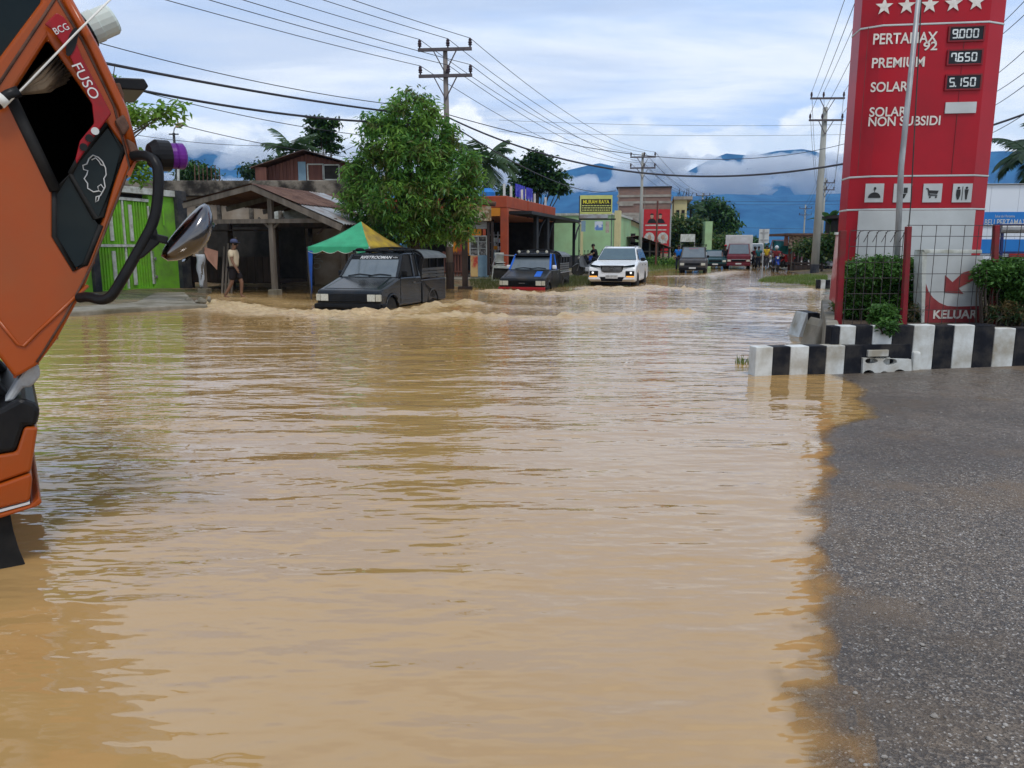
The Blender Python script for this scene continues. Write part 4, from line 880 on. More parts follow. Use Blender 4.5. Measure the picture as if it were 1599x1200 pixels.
for (ua, ub, va, vb) in ((482, 506, 257, 283), (506, 530, 258, 281)):
    p, q = WF.l(ua, vb), WF.l(ub, va); wn = MB().box(p[0], q[0], -0.02, -0.01, p[1], q[1]).build('window', m_dark if ua > 500 else m_rwood, wh)
    for aa in ((p[0], p[1], q[0], p[1]), (p[0], q[1], q[0], q[1]), (p[0], p[1], p[0], q[1]), (q[0], p[1], q[0], q[1])): MB().bar((aa[0], -0.03, aa[1]), (aa[2], -0.03, aa[3]), 0.05, 0.05).build('window_frame', m_wpaint, wn)
for s, e_ in ((0, (WF.l(396, 264)[0], zl - 0.05)), (1, (WF.l(566, 261)[0], zr_ - 0.1))):
    ny = 4
    for k in range(ny): corr(0, 0, (xs[1], za + 0.04), e_, -0.5 + k * 1.15, -0.5 + (k + 1) * 1.15 + 0.05).build('roof_sheet', m_rust if not (s and k == 0) else m_dwood, wh)
xx = WF.l(553, 270)[0]; MB().box(xx - 0.05, xx + 0.05, -0.3, -0.2, zf, zr_ - 0.1).build('post', m_dwood, wh)
xx = WF.l(413, 270)[0]; MB().box(WF.l(404, 270)[0], WF.l(421, 270)[0], -0.4, -0.36, zf, WF.l(413, 263)[1]).build('scrap_wall', m_rwood, wh)

# ---- open timber pavilion, ridge along the road
pv = thing('pavilion', 'open timber pavilion with rusty and zinc roof sheets', 'pavilion', FA(408, 24.5), RROT)
PF = Frame(pv.location, RROT)
zA = PF.l(408, 291)[1]; xR, zR = PF.l(543, 352); xL, zL = PF.l(296, 318)
LN = 6.6
for k in range(6):
    y0 = -0.35 + k * LN / 6; y1 = y0 + LN / 6 + 0.06; mxx, mzz = xR * 0.5, zA + (zR - zA) * 0.5
    corr(0, 0, (0.02, zA + 0.05), (mxx + 0.1, mzz + 0.035), y0, y1, 0.18, 0.02).build('roof_sheet', m_rust if k not in (3,) else m_zinc, pv)
    corr(0, 0, (mxx - 0.1, mzz + 0.07), (xR, zR + 0.03), y0 + 0.02, y1 + 0.02, 0.18, 0.02).build('roof_sheet', m_zinc if k != 2 else m_rust, pv)
    corr(0, 0, (-0.02, zA + 0.05), (xL, zL + 0.03), y0, y1, 0.18, 0.02).build('roof_sheet', m_rust, pv)
for k in range(4):
    y = -0.3 + k * LN / 3
    MB().bar((0, y, zA - 0.06), (xR - 0.03, y, zR - 0.09), 0.05, 0.18).build('rafter', m_wood, pv); MB().bar((0, y + 0.002, zA - 0.06), (xL, y + 0.002, zL - 0.09), 0.05, 0.16).build('rafter', m_wood, pv)
    if k: MB().bar((xL + 0.2, y, 2.22), (xR - 0.3, y, 2.22), 0.07, 0.14).build('tie_beam', m_dwood, pv)
MB().bar((xL + 0.2, -0.1, PF.l(400, 346)[1]), (xR - 0.3, -0.1, PF.l(400, 346)[1]), 0.07, 0.13).build('tie_beam', m_wood, pv)
px1 = PF.l(427, 400)[0]
for (x, y, tz) in ((px1, 0, zA - 0.35), (xL + 0.35, 0, zL - 0.1), (xR - 0.45, 0.6, zR + 0.05), (px1, LN - 0.8, zA - 0.3), (xR - 0.45, LN - 0.8, zR + 0.1), (xR - 0.45, 3.0, zR + 0.1)):
    MB().box(x - 0.075, x + 0.075, y - 0.075, y + 0.075, -0.25, tz).build('post', m_wood, pv, bevel=0.01)
    MB().box(x - 0.16, x + 0.16, y - 0.16, y + 0.16, -0.35, 0.16).build('footing', m_conc, pv, bevel=0.02)
for s in (-1, 1): MB().bar((px1, 0.0, 2.0), (px1 + s * 0.45, 0.0, 2.38), 0.05).build('brace', m_wood, pv)
MB().bar((xR - 0.6, 0.5, 2.35), (xR - 1.3, 0.5, 1.9), 0.05).build('brace', m_dwood, pv)
sl = thing('market_stall', 'dark raised timber stall under the left half of the pavilion roof', 'stall', FA(378, 27.2), RROT)
for i in range(12): MB().box(-2.3 + i * 0.31, -2.3 + i * 0.31 + 0.295, 0, 0.03, 0.28, 1.15).build('plank', m_dwood, sl)
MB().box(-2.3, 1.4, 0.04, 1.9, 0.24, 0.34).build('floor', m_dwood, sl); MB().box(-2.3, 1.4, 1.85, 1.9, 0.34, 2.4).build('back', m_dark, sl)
for x in (-2.2, -0.5, 1.3): MB().box(x - 0.06, x + 0.06, 0.05, 0.17, -0.3, 2.3).build('post', m_dwood, sl)
MB().bar((-2.4, -0.25, 2.05), (1.5, -0.25, 2.05), 0.8, 0.04).build('shelf', m_dwood, sl)
# cloths and loose timber by the dark column
cl = MB(); P0 = FA(312, 25.0); n = 12
rows = [[(P0.x + 0.30 * (i / 3 - 0.5) * (1 - 0.5 * j / n) + 0.02 * math.sin(j), P0.y + 0.05 * math.sin(i * 2 + j * 0.7), 1.25 - 1.05 * j / n) for i in range(4)] for j in range(n + 1)]
cl.add([p for r_ in rows for p in r_], [(j * 4 + i, j * 4 + i + 1, j * 4 + i + 5, j * 4 + i + 4) for j in range(n) for i in range(3)])
o = cl.build('hanging_cloth', mat('white_cloth', (0.42, 0.44, 0.46), (0.32, 0.34, 0.36), rough=0.9), smooth=True); tag(o, 'white rag hanging beside the dark column', 'cloth')
so = o.modifiers.new('thick', 'SOLIDIFY'); so.thickness = 0.008
o = MB().add([(P0.x + 0.05, P0.y + .1, 1.5), (P0.x + 0.55, P0.y + .1, 1.35), (P0.x + 0.5, P0.y + .05, 0.75), (P0.x + 0.2, P0.y + .05, 1.1)], [(0, 1, 2, 3)]).build('peach_board', mat('peach_panel', (0.38, 0.20, 0.14), rough=0.8)); tag(o, 'peach coloured board leaning by the pavilion corner', 'board'); o.modifiers.new('thick', 'SOLIDIFY').thickness = 0.02
for k in range(4): o = MB().bar((P0.x + 0.55 + 0.1 * k, P0.y + 0.2, -0.1), (P0.x + 0.62 + 0.13 * k, P0.y + 0.5, 1.5 + 0.1 * k), 0.06, 0.04).build('timber', m_wood); tag(o, ('leftmost', 'second', 'third', 'rightmost')[k] + ' weathered timber propped upright at the left end of the pavilion', 'timber', 'timbers at the pavilion')

# ---- folding tent
m_tg = mat('green_tent', (0.045, 0.34, 0.17), (0.035, 0.26, 0.13), scale=2.5, rough=0.7, bump=0.3, bscale=5); m_ty = mat('yellow_tent', (0.42, 0.29, 0.035), (0.28, 0.19, 0.035), scale=2.5, rough=0.7, bump=0.3, bscale=5, dirt=(0.20, 0.14, 0.06))
m_tb = mat('blue_tent', (0.02, 0.08, 0.33), rough=0.7)
tn = thing('canopy_tent', 'folding tent with a green and yellow top behind the black pickup', 'tent', FA(565, 22.9), RROT)
TF = Frame(tn.location, RROT)
xl_, zt_ = TF.l(480, 386, -1.2); xr_ = TF.l(577, 386, -1.2)[0]; za_ = TF.l(567, 346)[1]; ye = 1.25; ya = -1.2; xm = (xl_ + xr_) / 2 + 0.15
cs = [(xl_, ya), (xr_, ya), (xr_, ye), (xl_, ye)]
for i, mm in enumerate((m_tg, m_ty, m_tb, m_ty)):
    (ax, ay), (bx_, by) = cs[i], cs[(i + 1) % 4]; ap_ = (xm, 0.0, za_); n = 8; V = []; rows = 8
    for j in range(rows + 1):
        t = j / rows; sag = -0.10 * math.sin(math.pi * t)
        for k in range(n + 1):
            s = k / n; p = Vector((ax + (bx_ - ax) * s, ay + (by - ay) * s, zt_)).lerp(Vector(ap_), 1 - t); V.append((p.x, p.y, p.z + sag * (0.6 + 0.4 * abs(2 * s - 1)) * -0.0 - 0.06 * math.sin(math.pi * t)))
    o = MB().add(V, [(j * (n + 1) + k, j * (n + 1) + k + 1, (j + 1) * (n + 1) + k + 1, (j + 1) * (n + 1) + k) for j in range(rows) for k in range(n)]).build('roof_panel', mm, tn, smooth=True); o.modifiers.new('thick', 'SOLIDIFY').thickness = 0.006
    V = []; nn = 48
    for k in range(nn + 1):
        s = k / nn; x, y = ax + (bx_ - ax) * s, ay + (by - ay) * s; dz = 0.10 + 0.07 * abs(math.sin(4 * math.pi * s)); V += [(x, y, zt_), (x, y, zt_ - dz)]
    o = MB().add(V, [(2 * k, 2 * k + 2, 2 * k + 3, 2 * k + 1) for k in range(nn)]).build('valance', mm, tn); o.modifiers.new('thick', 'SOLIDIFY').thickness = 0.006
    MB().tube([(x, y, z - 0.006) for (x, y, z) in V[1::2]], 0.008, 4).build('hem', m_wpaint, tn)
    MB().tube(smoothp([(ax, ay, zt_), (ax + 0.02, ay, 0.8), (ax + (0.12 if i == 0 else 0.0), ay - 0.05, -0.35)], 2), 0.022, 6).build('leg', m_zinc if i else m_navy, tn, smooth=True)
V = [(xl_ - 0.02, ya, zt_ - 0.1), (xl_ + 0.17, ya, zt_ - 0.1), (xl_ + 0.13, ya - 0.01, 0.75), (xl_ + 0.10, ya - 0.02, 0.15), (xl_ + 0.06, ya - 0.02, 0.15), (xl_ + 0.02, ya - 0.01, 0.75)]
MB().add(V, [(0, 1, 2, 5), (5, 2, 3, 4)]).build('leg_curtain', m_tb, tn).modifiers.new('thick', 'SOLIDIFY').thickness = 0.006

# ---- orange shop with a deep fascia
m_os = mat('orange_red_plaster', (0.36, 0.070, 0.028), (0.30, 0.055, 0.024), scale=2, rough=0.75, dirt=(0.24, 0.06, 0.035), dscale=1.3)
m_oy = mat('amber_plaster', (0.55, 0.21, 0.02), (0.46, 0.17, 0.02), scale=2, rough=0.75)
m_pk_ = mat('salmon_plaster', (0.50, 0.20, 0.11), (0.43, 0.16, 0.09), rough=0.75)
m_bw = mat('white_post', (0.62, 0.62, 0.58), rough=0.6); m_bs = mat('blue_sign', (0.035, 0.03, 0.42), (0.05, 0.045, 0.5), scale=12, rough=0.5)
osp = thing('orange_shop', 'orange-red flat-roofed shop with a blue rooftop sign', 'shop', FA(792, 34.0), FROT); OF = Frame(osp.location, FROT)
zt_ = OF.l(792, 306)[1]; xe = OF.l(868, 324)[0]
MB().box(0, xe, 0, 7, zt_ - 0.50, zt_).build('fascia', m_os, osp, bevel=0.03); MB().box(0.35, xe - 0.4, 0.04, 6.9, zt_ - 0.80, zt_ - 0.503).build('soffit_band', m_pk_, osp)
MB().box(0.02, 0.30, 0.0, 0.30, -0.1, zt_ - 0.503).build('column', m_os, osp, bevel=0.01)
for x in (xe * 0.38, xe * 0.72): MB().box(x - 0.1, x + 0.1, -0.03, 0.1, zt_ - 0.8, zt_ - 0.05).build('pilaster', m_os, osp)
MB().box(xe - 0.45, xe - 0.05, 0.05, 0.45, -0.1, zt_ - 0.503).build('column', m_dwood, osp)
MB().box(0.0, 0.25, 0.305, 4.0, zt_ - 0.85, zt_ - 0.503).build('side_beam', m_oy, osp)
MB().box(-0.1, xe, -1.2, 6.9, -0.1, 0.28).build('floor', m_conc, osp, bevel=0.02)
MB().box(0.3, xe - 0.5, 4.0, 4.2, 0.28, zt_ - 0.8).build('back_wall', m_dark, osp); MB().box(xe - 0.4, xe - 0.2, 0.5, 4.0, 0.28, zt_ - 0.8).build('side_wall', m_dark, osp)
for i, x in enumerate((0.1, 1.2, 3.1, 5.6, 8.0)): MB().box(x - 0.045, x + 0.045, 0.1, 0.19, zt_, zt_ + 0.52 - 0.02 * i).build('roof_stub', m_bw, osp)
sg = thing('rooftop_sign', 'blue letters on thin posts above the orange shop', 'sign', OF.P + OF.d * 3.6 + Vector((0, 0, zt_ - 0.12)), FROT); sg['group'] = 'shop signs'
for k in range(6): MB().tube([(0.1 + k * 0.62, 0.6, 0), (0.1 + k * 0.62, 0.6, 0.8)], 0.02, 5).build('sign_post', m_bw, sg)
text('BIBU', m_bs, sg, 0.85, 0.62, 0.62, 1.65, y=0.57, bold=0.05); text('DUA', m_bs, sg, 2.75, 0.62, 0.58, 1.25, y=0.57, bold=0.05)
for (a, b) in ((0.0, 1.7), (2.1, 3.4)):
    for k in range(9): xx = a + (b - a) * (k + .5) / 9; MB().box(xx - 0.045, xx + 0.045, 0.60, 0.62, 0.34, 0.92).build('sign_slat', m_bs, sg)
# goods and people-high clutter under the roof
for (x, y, h, mm, nm, lb) in ((1.0, 0.8, 1.9, m_zinc, 'goods_rack', 'tall wire rack of goods by the red column'),):
    e = thing(nm, lb, 'rack', OF.P + OF.d * x + OF.n * y + Vector((0, 0, 0.28)), FROT)
    for k in range(6): MB().box(-0.35, 0.35, -0.2, 0.2, 0.1 + k * 0.33, 0.12 + k * 0.33).build('shelf', mm, e)
    for sx in (-0.35, 0.35):
        for sy in (-0.2, 0.2): MB().box(sx - 0.02, sx + 0.02, sy - 0.02, sy + 0.02, 0, h).build('upright', mm, e)
    for k in range(5):
        for q in range(4): MB().box(-0.3 + q * 0.16, -0.17 + q * 0.16, -0.15, 0.12, 0.125 + k * 0.33, 0.125 + k * 0.33 + random.uniform(.12, .24)).build('packet', (m_wpaint, m_red, m_bluezinc, m_oy)[(q + k) % 4], e, bevel=0.01)
bd_ = thing('sign_board', 'dirty white board leaning at the front of the orange shop', 'board', FA(792, 31.5) + Vector((0, 0, 0.1)), R(-8))
for aa in (((-0.62, 0.05), (0.62, 0.0)), ((-0.55, 0.62), (0.62, 0.55)), ((-0.62, 0.05), (-0.55, 0.62)), ((0.62, 0.0), (0.62, 0.55))): MB().bar((aa[0][0], 0, aa[0][1]), (aa[1][0], 0.0, aa[1][1]), 0.04, 0.10).build('frame', m_wpaint, bd_)
MB().box(-0.58, 0.6, 0.02, 0.04, 0.08, 0.55).build('panel', m_dark, bd_)
MB().bar((-0.6, 0, 0.62), (-0.45, 0.1, 1.1), 0.04).build('frame', m_zinc, bd_); MB().bar((-0.45, 0.1, 1.1), (0.4, 0.1, 1.05), 0.04).build('frame', m_zinc, bd_); MB().bar((0.4, 0.1, 1.05), (0.5, 0, 0.6), 0.04).build('frame', m_zinc, bd_)
# ---- drink kiosk left of it
kk = thing('drink_kiosk', 'small kiosk with a printed awning banner beside the orange shop', 'kiosk', FA(752, 33.0), R(-8)); KF = Frame(kk.location, R(-8))
m_ban = mat('printed_banner', (0.50, 0.47, 0.36), (0.13, 0.10, 0.05), scale=2.6, rough=0.7, lo=0.46, hi=0.54, dirt=(0.36, 0.20, 0.08), dscale=1.1)
def kb(u0, v0, u1, v1, y0, y1, nm, mm, bev=0): p, q = KF.l(u0, v1), KF.l(u1, v0); return MB().box(p[0], q[0], y0, y1, p[1], q[1]).build(nm, mm, kk, bevel=bev)
(pa, pb) = KF.l(733, 317), KF.l(777, 320); MB().tube([(pa[0], -0.4, pa[1] + 0.05), (pb[0], -0.4, pb[1])], 0.10, 10).build('rolled_awning', m_rust, kk)
kb(733, 323, 770, 346, -0.42, -0.40, 'banner', m_ban); kb(735, 347, 766, 358, -0.2, -0.16, 'shutter', m_zinc)
for k in range(4): kb(735, 347 + k * 3, 766, 348 + k * 3, -0.22, -0.2, 'shutter_slat', m_wpaint)
kb(689, 343, 741, 395, 1.6, 1.7, 'back_wall', m_oy); kb(703, 343, 712, 398, 1.55, 1.6, 'wall_strip', m_os); kb(716, 343, 726, 400, 1.52, 1.55, 'wall_strip', m_oy); kb(748, 357, 752, 395, 1.0, 1.1, 'wall_strip', m_os)
for u in (765, 771): kb(u - 1.6, 347, u + 1.6, 430, -0.35, -0.25, 'post', m_dwood)
for i in range(9): kb(688 + i * 4.6, 393, 690.6 + i * 4.6, 432, 0.5, 0.54, 'fence_slat', m_rwood)
kb(686, 396, 731, 398, 0.46, 0.5, 'fence_rail', m_rwood); kb(686, 424, 731, 426, 0.46, 0.5, 'fence_rail', m_rwood)
(pa, pb) = KF.l(686, 430), KF.l(800, 446); MB().box(pa[0], pb[0] + 0.6, -0.6, 4.5, -0.3, 0.22).build('floor', m_conc, kk, bevel=0.03); MB().box(pa[0], pb[0] + 0.6, -1.1, -0.603, -0.3, 0.09).build('step', m_conc, kk, bevel=0.03)
fc = thing('display_cabinet', 'glass fronted cabinet with a red and yellow drink poster', 'cabinet', KF.P + KF.n * 0.2 + Vector((0, 0, 0.22)), R(-8))
fx0, fx1 = KF.l(733, 400)[0], KF.l(759, 400)[0]; fz = KF.l(745, 368)[1] - 0.22; fzm = KF.l(745, 399)[1] - 0.22
MB().box(fx0, fx1, 0.01, 0.6, 0, fzm).build('base', m_bluezinc, fc, bevel=0.01); MB().box(fx0, fx1, 0.06, 0.6, fzm, fz - 0.05).build('inside', mat('cabinet_goods', (0.30, 0.28, 0.25), (0.09, 0.08, 0.07), scale=7, rough=0.6, lo=0.45, hi=0.55), fc)
for xx in (fx0, (fx0 + fx1) / 2, fx1): MB().box(xx - 0.025, xx + 0.025, 0.0, 0.62, fzm, fz).build('frame', m_wpaint, fc)
MB().box(fx0 - 0.03, fx1 + 0.03, -0.01, 0.63, fz - 0.05, fz).build('top', m_wpaint, fc)
for k in range(2): MB().box(fx0, fx1, 0.03, 0.06, fzm + (fz - fzm) * (k + 1) / 3, fzm + (fz - fzm) * (k + 1) / 3 + 0.03).build('shelf', m_wpaint, fc)
MB().box(fx0 + 0.02, (fx0 + fx1) / 2 - 0.02, -0.01, 0.0, 0.03, fzm - 0.01).build('poster', mat('drink_poster', (0.55, 0.38, 0.16), (0.45, 0.06, 0.04), scale=1.3, rough=0.5, lo=0.45, hi=0.55), fc)
kg = thing('plastic_chairs', 'stack of pale plastic chairs beside the cabinet', 'chair', KF.P + KF.d * 0.72 + KF.n * 0.5 + Vector((0, 0, 0.22)), R(10)); kg.name = 'plastic_chair'
for k in range(3):
    MB().box(-0.2, 0.2, -0.2, 0.2, 0.42 + k * 0.1, 0.45 + k * 0.1).build('seat', m_wpaint, kg); MB().box(-0.2, 0.2, 0.18, 0.21, 0.45 + k * 0.1, 0.85 + k * 0.1).build('backrest', m_wpaint, kg)
for sx in (-0.18, 0.18):
    for sy in (-0.18, 0.18): MB().box(sx - 0.02, sx + 0.02, sy - 0.02, sy + 0.02, 0, 0.42).build('leg', m_wpaint, kg)
kg['label'] = 'stacked pale plastic chairs beside the cabinet'
# ---- black steel carport, green hall, yellow-black shop sign
m_bst = mat('black_steel', (0.012, 0.012, 0.013), (0.02, 0.02, 0.02), rough=0.55)
cp = thing('carport', 'black steel carport with bent braces right of the orange shop', 'carport', OF.P, FROT)
xc = OF.l(908, 342, -1.0)[0]
MB().box(0.45, xc, -1.0, 4.2, 2.92, 3.06).build('roof', m_bst, cp)
for u in (838, 855, 897):
    xx = OF.l(u, 380, -0.6)[0]; MB().box(xx - 0.17 * (u < 860) - 0.04, xx + 0.17 * (u < 860) + 0.04, -0.66, -0.5, -0.1, 2.92).build('post', m_bst, cp)
    MB().tube(smoothp([(xx, -0.58, 1.9), (xx + 0.5, -0.58, 2.0), (xx + 0.9, -0.58, 2.5), (xx + 1.8, -0.58, 2.85)], 2), 0.05, 6).build('brace', m_bst, cp, smooth=True)
MB().box(xc - 0.5, xc + 0.06, -1.06, -0.9, 2.86, 2.93).build('lamp_tube', m_bw, cp)
m_hall = mat('mint_plaster', (0.33, 0.52, 0.27), (0.30, 0.47, 0.25), scale=0.8, rough=0.8, dirt=(0.27, 0.38, 0.20), dscale=0.6)
hl_ = thing('green_hall', 'long pale green hall with a cream corner pillar', 'building', FA(900, 54), RROT); HF = Frame(hl_.location, RROT)
hx0, hx1 = HF.l(790, 380)[0], HF.l(960, 380)[0]; hz_ = HF.l(900, 337)[1]
MB().box(hx0, hx1, 0, 9, -0.1, hz_).build('wall', m_hall, hl_); MB().box(hx0 - .1, hx1 + .1, -0.08, 9.1, hz_ + 0.003, hz_ + 0.16).build('coping', m_wpaint, hl_)
m_crm = mat('cream_plaster', (0.55, 0.50, 0.26), (0.5, 0.45, 0.24), rough=0.8)
MB().box(hx1 - 0.02, hx1 + 0.35, -0.1, 0.6, -0.1, hz_ + 0.3).build('pillar', m_crm, hl_)
for u in (858, 909): xx = HF.l(u, 370)[0]; MB().box(xx - 0.09, xx + 0.09, -0.06, -0.003, -0.1, hz_).build('pilaster', m_crm if u > 900 else m_hall, hl_)
MB().box(HF.l(845, 380)[0], HF.l(960, 380)[0], -0.05, -0.004, -0.1, HF.l(900, 399)[1]).build('dado', m_navy, hl_)
sgn = thing('shop_sign', 'yellow and black shop sign on posts before the green hall', 'sign', FA(930, 43), R(-6)); sgn['group'] = 'shop signs'; SF = Frame(sgn.location, R(-6))
m_yg = mat('lime_yellow', (0.52, 0.55, 0.17), (0.46, 0.48, 0.15), rough=0.5); m_ytx = mat('yellow_lettering', (0.78, 0.72, 0.06), rough=0.5)
def sb(u0, v0, u1, v1, y0, y1, nm, mm, par=sgn, F_=SF): p, q = F_.l(u0, v1), F_.l(u1, v0); return MB().box(p[0], q[0], y0, y1, p[1], q[1]).build(nm, mm, par)
sb(906, 305, 957, 334.5, 0, 0.18, 'panel', m_yg); sb(908, 311, 955, 331, -0.01, -0.003, 'black_face', m_bst)
pq = SF.l(931.5, 315.5); text('MURAH RAYA', m_ytx, sgn, pq[0], pq[1], 0.20, 1.42, y=-0.016, bold=0.012)
for r_, v in enumerate((321.5, 325, 328.5)):
    u = 909.5
    while u < 953:
        wd = random.uniform(1.8, 4.5); sb(u, v - 0.8, min(u + wd, 954), v + 0.8, -0.016, -0.012, 'small_print', m_yg); u += wd + 0.9
sb(903, 306, 906, 432, 0.05, 0.17, 'post', m_bst); sb(954, 335, 957, 386, 0.05, 0.14, 'post', mat('grey_green_post', (0.15, 0.2, 0.15), rough=0.6))
sb(905, 336, 950, 341, 0.02, 0.7, 'ledge', m_zinc); sb(905, 341.5, 962, 344, 0.0, 0.06, 'beam', m_bst)
for (u0, v0, u1, v1, mm) in ((908, 345, 915, 362, m_bluezinc), (929, 346, 942, 360, mat('blue_poster', (0.10, 0.20, 0.45), (0.5, 0.55, 0.6), scale=3, rough=0.6, lo=0.45, hi=0.55)), (946, 346, 952, 364, mat('brown_poster', (0.25, 0.2, 0.15), (0.4, 0.36, 0.3), scale=4, rough=0.6))):
    sb(u0, v0, u1, v1, -0.03, -0.02, 'hanging_poster', mm)
van('car', 'black parked car under the carport', 880, 417, 2.1, 0.84, 1.62, 1.0, (1.0, 0.3), m_pk, 'car', sub=-0.12, rot=R(-55))
# ---- shed, yellow house, brick building, red billboard
SH = Frame(FA(990, 60), 0.0); sh = thing('shed', 'low open shed with a brown sheet roof behind the white SUV', 'shed', SH.P, 0)
a, b, c = SH.l(905, 381), SH.l(995, 368.5), SH.l(1050, 388)
for (p, q, nn) in ((a, b, 5), (b, c, 4)):
    for k in range(nn):
        s0, s1 = k / nn, (k + 1) / nn; A_ = (p[0] + (q[0] - p[0]) * s0, p[1] + (q[1] - p[1]) * s0); B2 = (p[0] + (q[0] - p[0]) * s1, p[1] + (q[1] - p[1]) * s1)
        corr(0, 0, A_, B2, -0.6, 4, 0.25, 0.02).build('roof_sheet', m_rust, sh)
for u in (912, 945, 972, 1000, 1015, 1027, 1036, 1045):
    xx = SH.l(u, 400)[0]; zz = a[1] + (b[1] - a[1]) * (xx - a[0]) / (b[0] - a[0]) if xx < b[0] else b[1] + (c[1] - b[1]) * (xx - b[0]) / (c[0] - b[0])
    MB().box(xx - 0.06, xx + 0.06, 0, 0.12, -0.1, zz - 0.05).build('post', m_wood, sh)
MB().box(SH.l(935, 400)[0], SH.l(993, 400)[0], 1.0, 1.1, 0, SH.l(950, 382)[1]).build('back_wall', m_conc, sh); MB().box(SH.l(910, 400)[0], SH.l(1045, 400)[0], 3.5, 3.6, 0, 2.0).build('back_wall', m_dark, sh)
MB().bar((SH.l(1005, 396)[0], 0.1, 1.25), (SH.l(1046, 396)[0], 0.1, 1.25), 0.1).build('rail', m_wood, sh)
YH = Frame(FA(980, 67), R(-6)); yh = thing('yellow_house', 'small yellow gabled house between the green hall and the red billboard', 'house', YH.P, R(-6))
MB().prism(YH.poly([(962, 400), (962, 360), (985, 344), (1010, 356), (1010, 400)]), 0, 6, 'y').build('wall', m_crm, yh); MB().prism(YH.poly([(972, 400), (972, 362), (986, 352), (1004, 360), (1004, 400)]), -0.05, -0.005, 'y').build('green_gable', m_hall, yh)
MB().box(YH.l(982, 390)[0], YH.l(992, 390)[0], -0.08, -0.055, 0.3, YH.l(985, 365)[1]).build('door', m_dark, yh); MB().box(YH.l(973, 390)[0], YH.l(981, 390)[0], -0.08, -0.055, 1.2, YH.l(985, 362)[1]).build('panel', m_os, yh)
(p, q, r_) = YH.poly([(960, 361), (985, 343), (1013, 357)]); MB().bar((p[0], 3, p[1] + .1), (q[0], 3, q[1] + .1), 6.6, 0.12, (0, 0, 1)).build('roof', m_zinc, yh); MB().bar((q[0], 3, q[1] + .1), (r_[0], 3, r_[1] + .1), 6.6, 0.12).build('roof', m_zinc, yh)
def brickmat(name, c, c2, mortar, sc):
    m = mat(name, c, c2); t = m.node_tree; p = t.nodes['Principled BSDF']; p.inputs['Roughness'].default_value = 0.9
    tcn = t.nodes.new('ShaderNodeTexCoord'); mp = t.nodes.new('ShaderNodeMapping'); mp.inputs[2].default_value = (R(90), 0, 0); t.links.new(tcn.outputs['Object'], mp.inputs[0])
    b = t.nodes.new('ShaderNodeTexBrick'); b.inputs['Scale'].default_value = sc; b.inputs['Color1'].default_value = (*c, 1); b.inputs['Color2'].default_value = (*c2, 1); b.inputs['Mortar'].default_value = (*mortar, 1)
    t.links.new(mp.outputs[0], b.inputs[0]); t.links.new(b.outputs[0], p.inputs['Base Color']); return m
m_bk = brickmat('raw_brick', (0.24, 0.13, 0.095), (0.18, 0.10, 0.08), (0.26, 0.23, 0.2), 2.2)
m_frm = mat('raw_concrete_frame', (0.36, 0.33, 0.28), (0.28, 0.25, 0.21), rough=0.9, dirt=(0.2, 0.17, 0.14))
BB = Frame(FA(1006, 74), R(-10)); bb = thing('brick_building', 'unplastered brick building with a concrete frame', 'building', BB.P, R(-10))
def bq(u0, v0, u1, v1, y0, y1, nm, mm, par=bb): p, q = BB.l(u0, v1), BB.l(u1, v0); return MB().box(p[0], q[0], y0, y1, p[1], q[1]).build(nm, mm, par)
bq(964, 293, 1049, 425, 0.06, 7, 'brick_wall', m_bk); bq(963, 291, 1050, 294, -0.05, 7.1, 'roof_edge', m_dwood)
for v in (304, 314, 332, 348): bq(964, v, 1049, v + 4.5, 0.0, 0.1, 'concrete_beam', m_frm)
for u in (963, 1004, 1045): bq(u, 294.5, u + 4.5, 425, -0.02, 0.12, 'concrete_column', m_frm)
bq(966, 318, 990, 322, -0.02, 0.05, 'concrete_sill', m_frm); bq(964, 336.6, 1004, 347.9, 0.0, 0.05, 'plaster_panel', m_frm); bq(966, 352.6, 1049, 420, 0.01, 0.05, 'plaster_panel', m_plast)
p, q = BB.l(1050, 425), BB.l(1050, 300)
MB().box(p[0] + 0.05, p[0] + 1.3, 3.5, 12, -0.1, q[1] - 0.5).build('rear_wing', m_crm, bb); MB().box(p[0], p[0] + 1.8, 3.3, 12.3, q[1] - 0.5, q[1] - 0.2).build('rear_roof', m_frm, bb)
for k in range(8): MB().tube([(p[0] + 0.3 + k * 0.2, 5, q[1] - 0.2), (p[0] + 0.25 + k * 0.2 + random.uniform(-.1, .3), 5, q[1] + random.uniform(.2, .7))], 0.03, 4).build('rebar', m_dwood, bb)
for k in range(2): MB().box(p[0] + 0.3 + 0.5 * k, p[0] + 0.6 + 0.5 * k, 3.42, 3.49, 3.2, 5.2).build('window', m_dark, bb)
m_bred = mat('red_poster', (0.42, 0.022, 0.028), (0.46, 0.03, 0.035), rough=0.5)
m_skin = mat('printed_skin', (0.45, 0.28, 0.2), rough=0.6)
BL = Frame(FA(1026, 64), R(-8)); bl = thing('billboard', 'red campaign billboard with portraits in front of the brick building', 'billboard', BL.P, R(-8)); bl['group'] = 'shop signs'
def bq2(u0, v0, u1, v1, y0, y1, nm, mm): p, q = BL.l(u0, v1), BL.l(u1, v0); return MB().box(p[0], q[0], y0, y1, p[1], q[1]).build(nm, mm, bl)
bq2(1004, 327, 1047, 396, 0.0, 0.08, 'panel', m_bred)
for u in (1003, 1046.2): bq2(u, 326.5, u + 1.3, 425, -0.02, 0.1, 'post', m_gry)
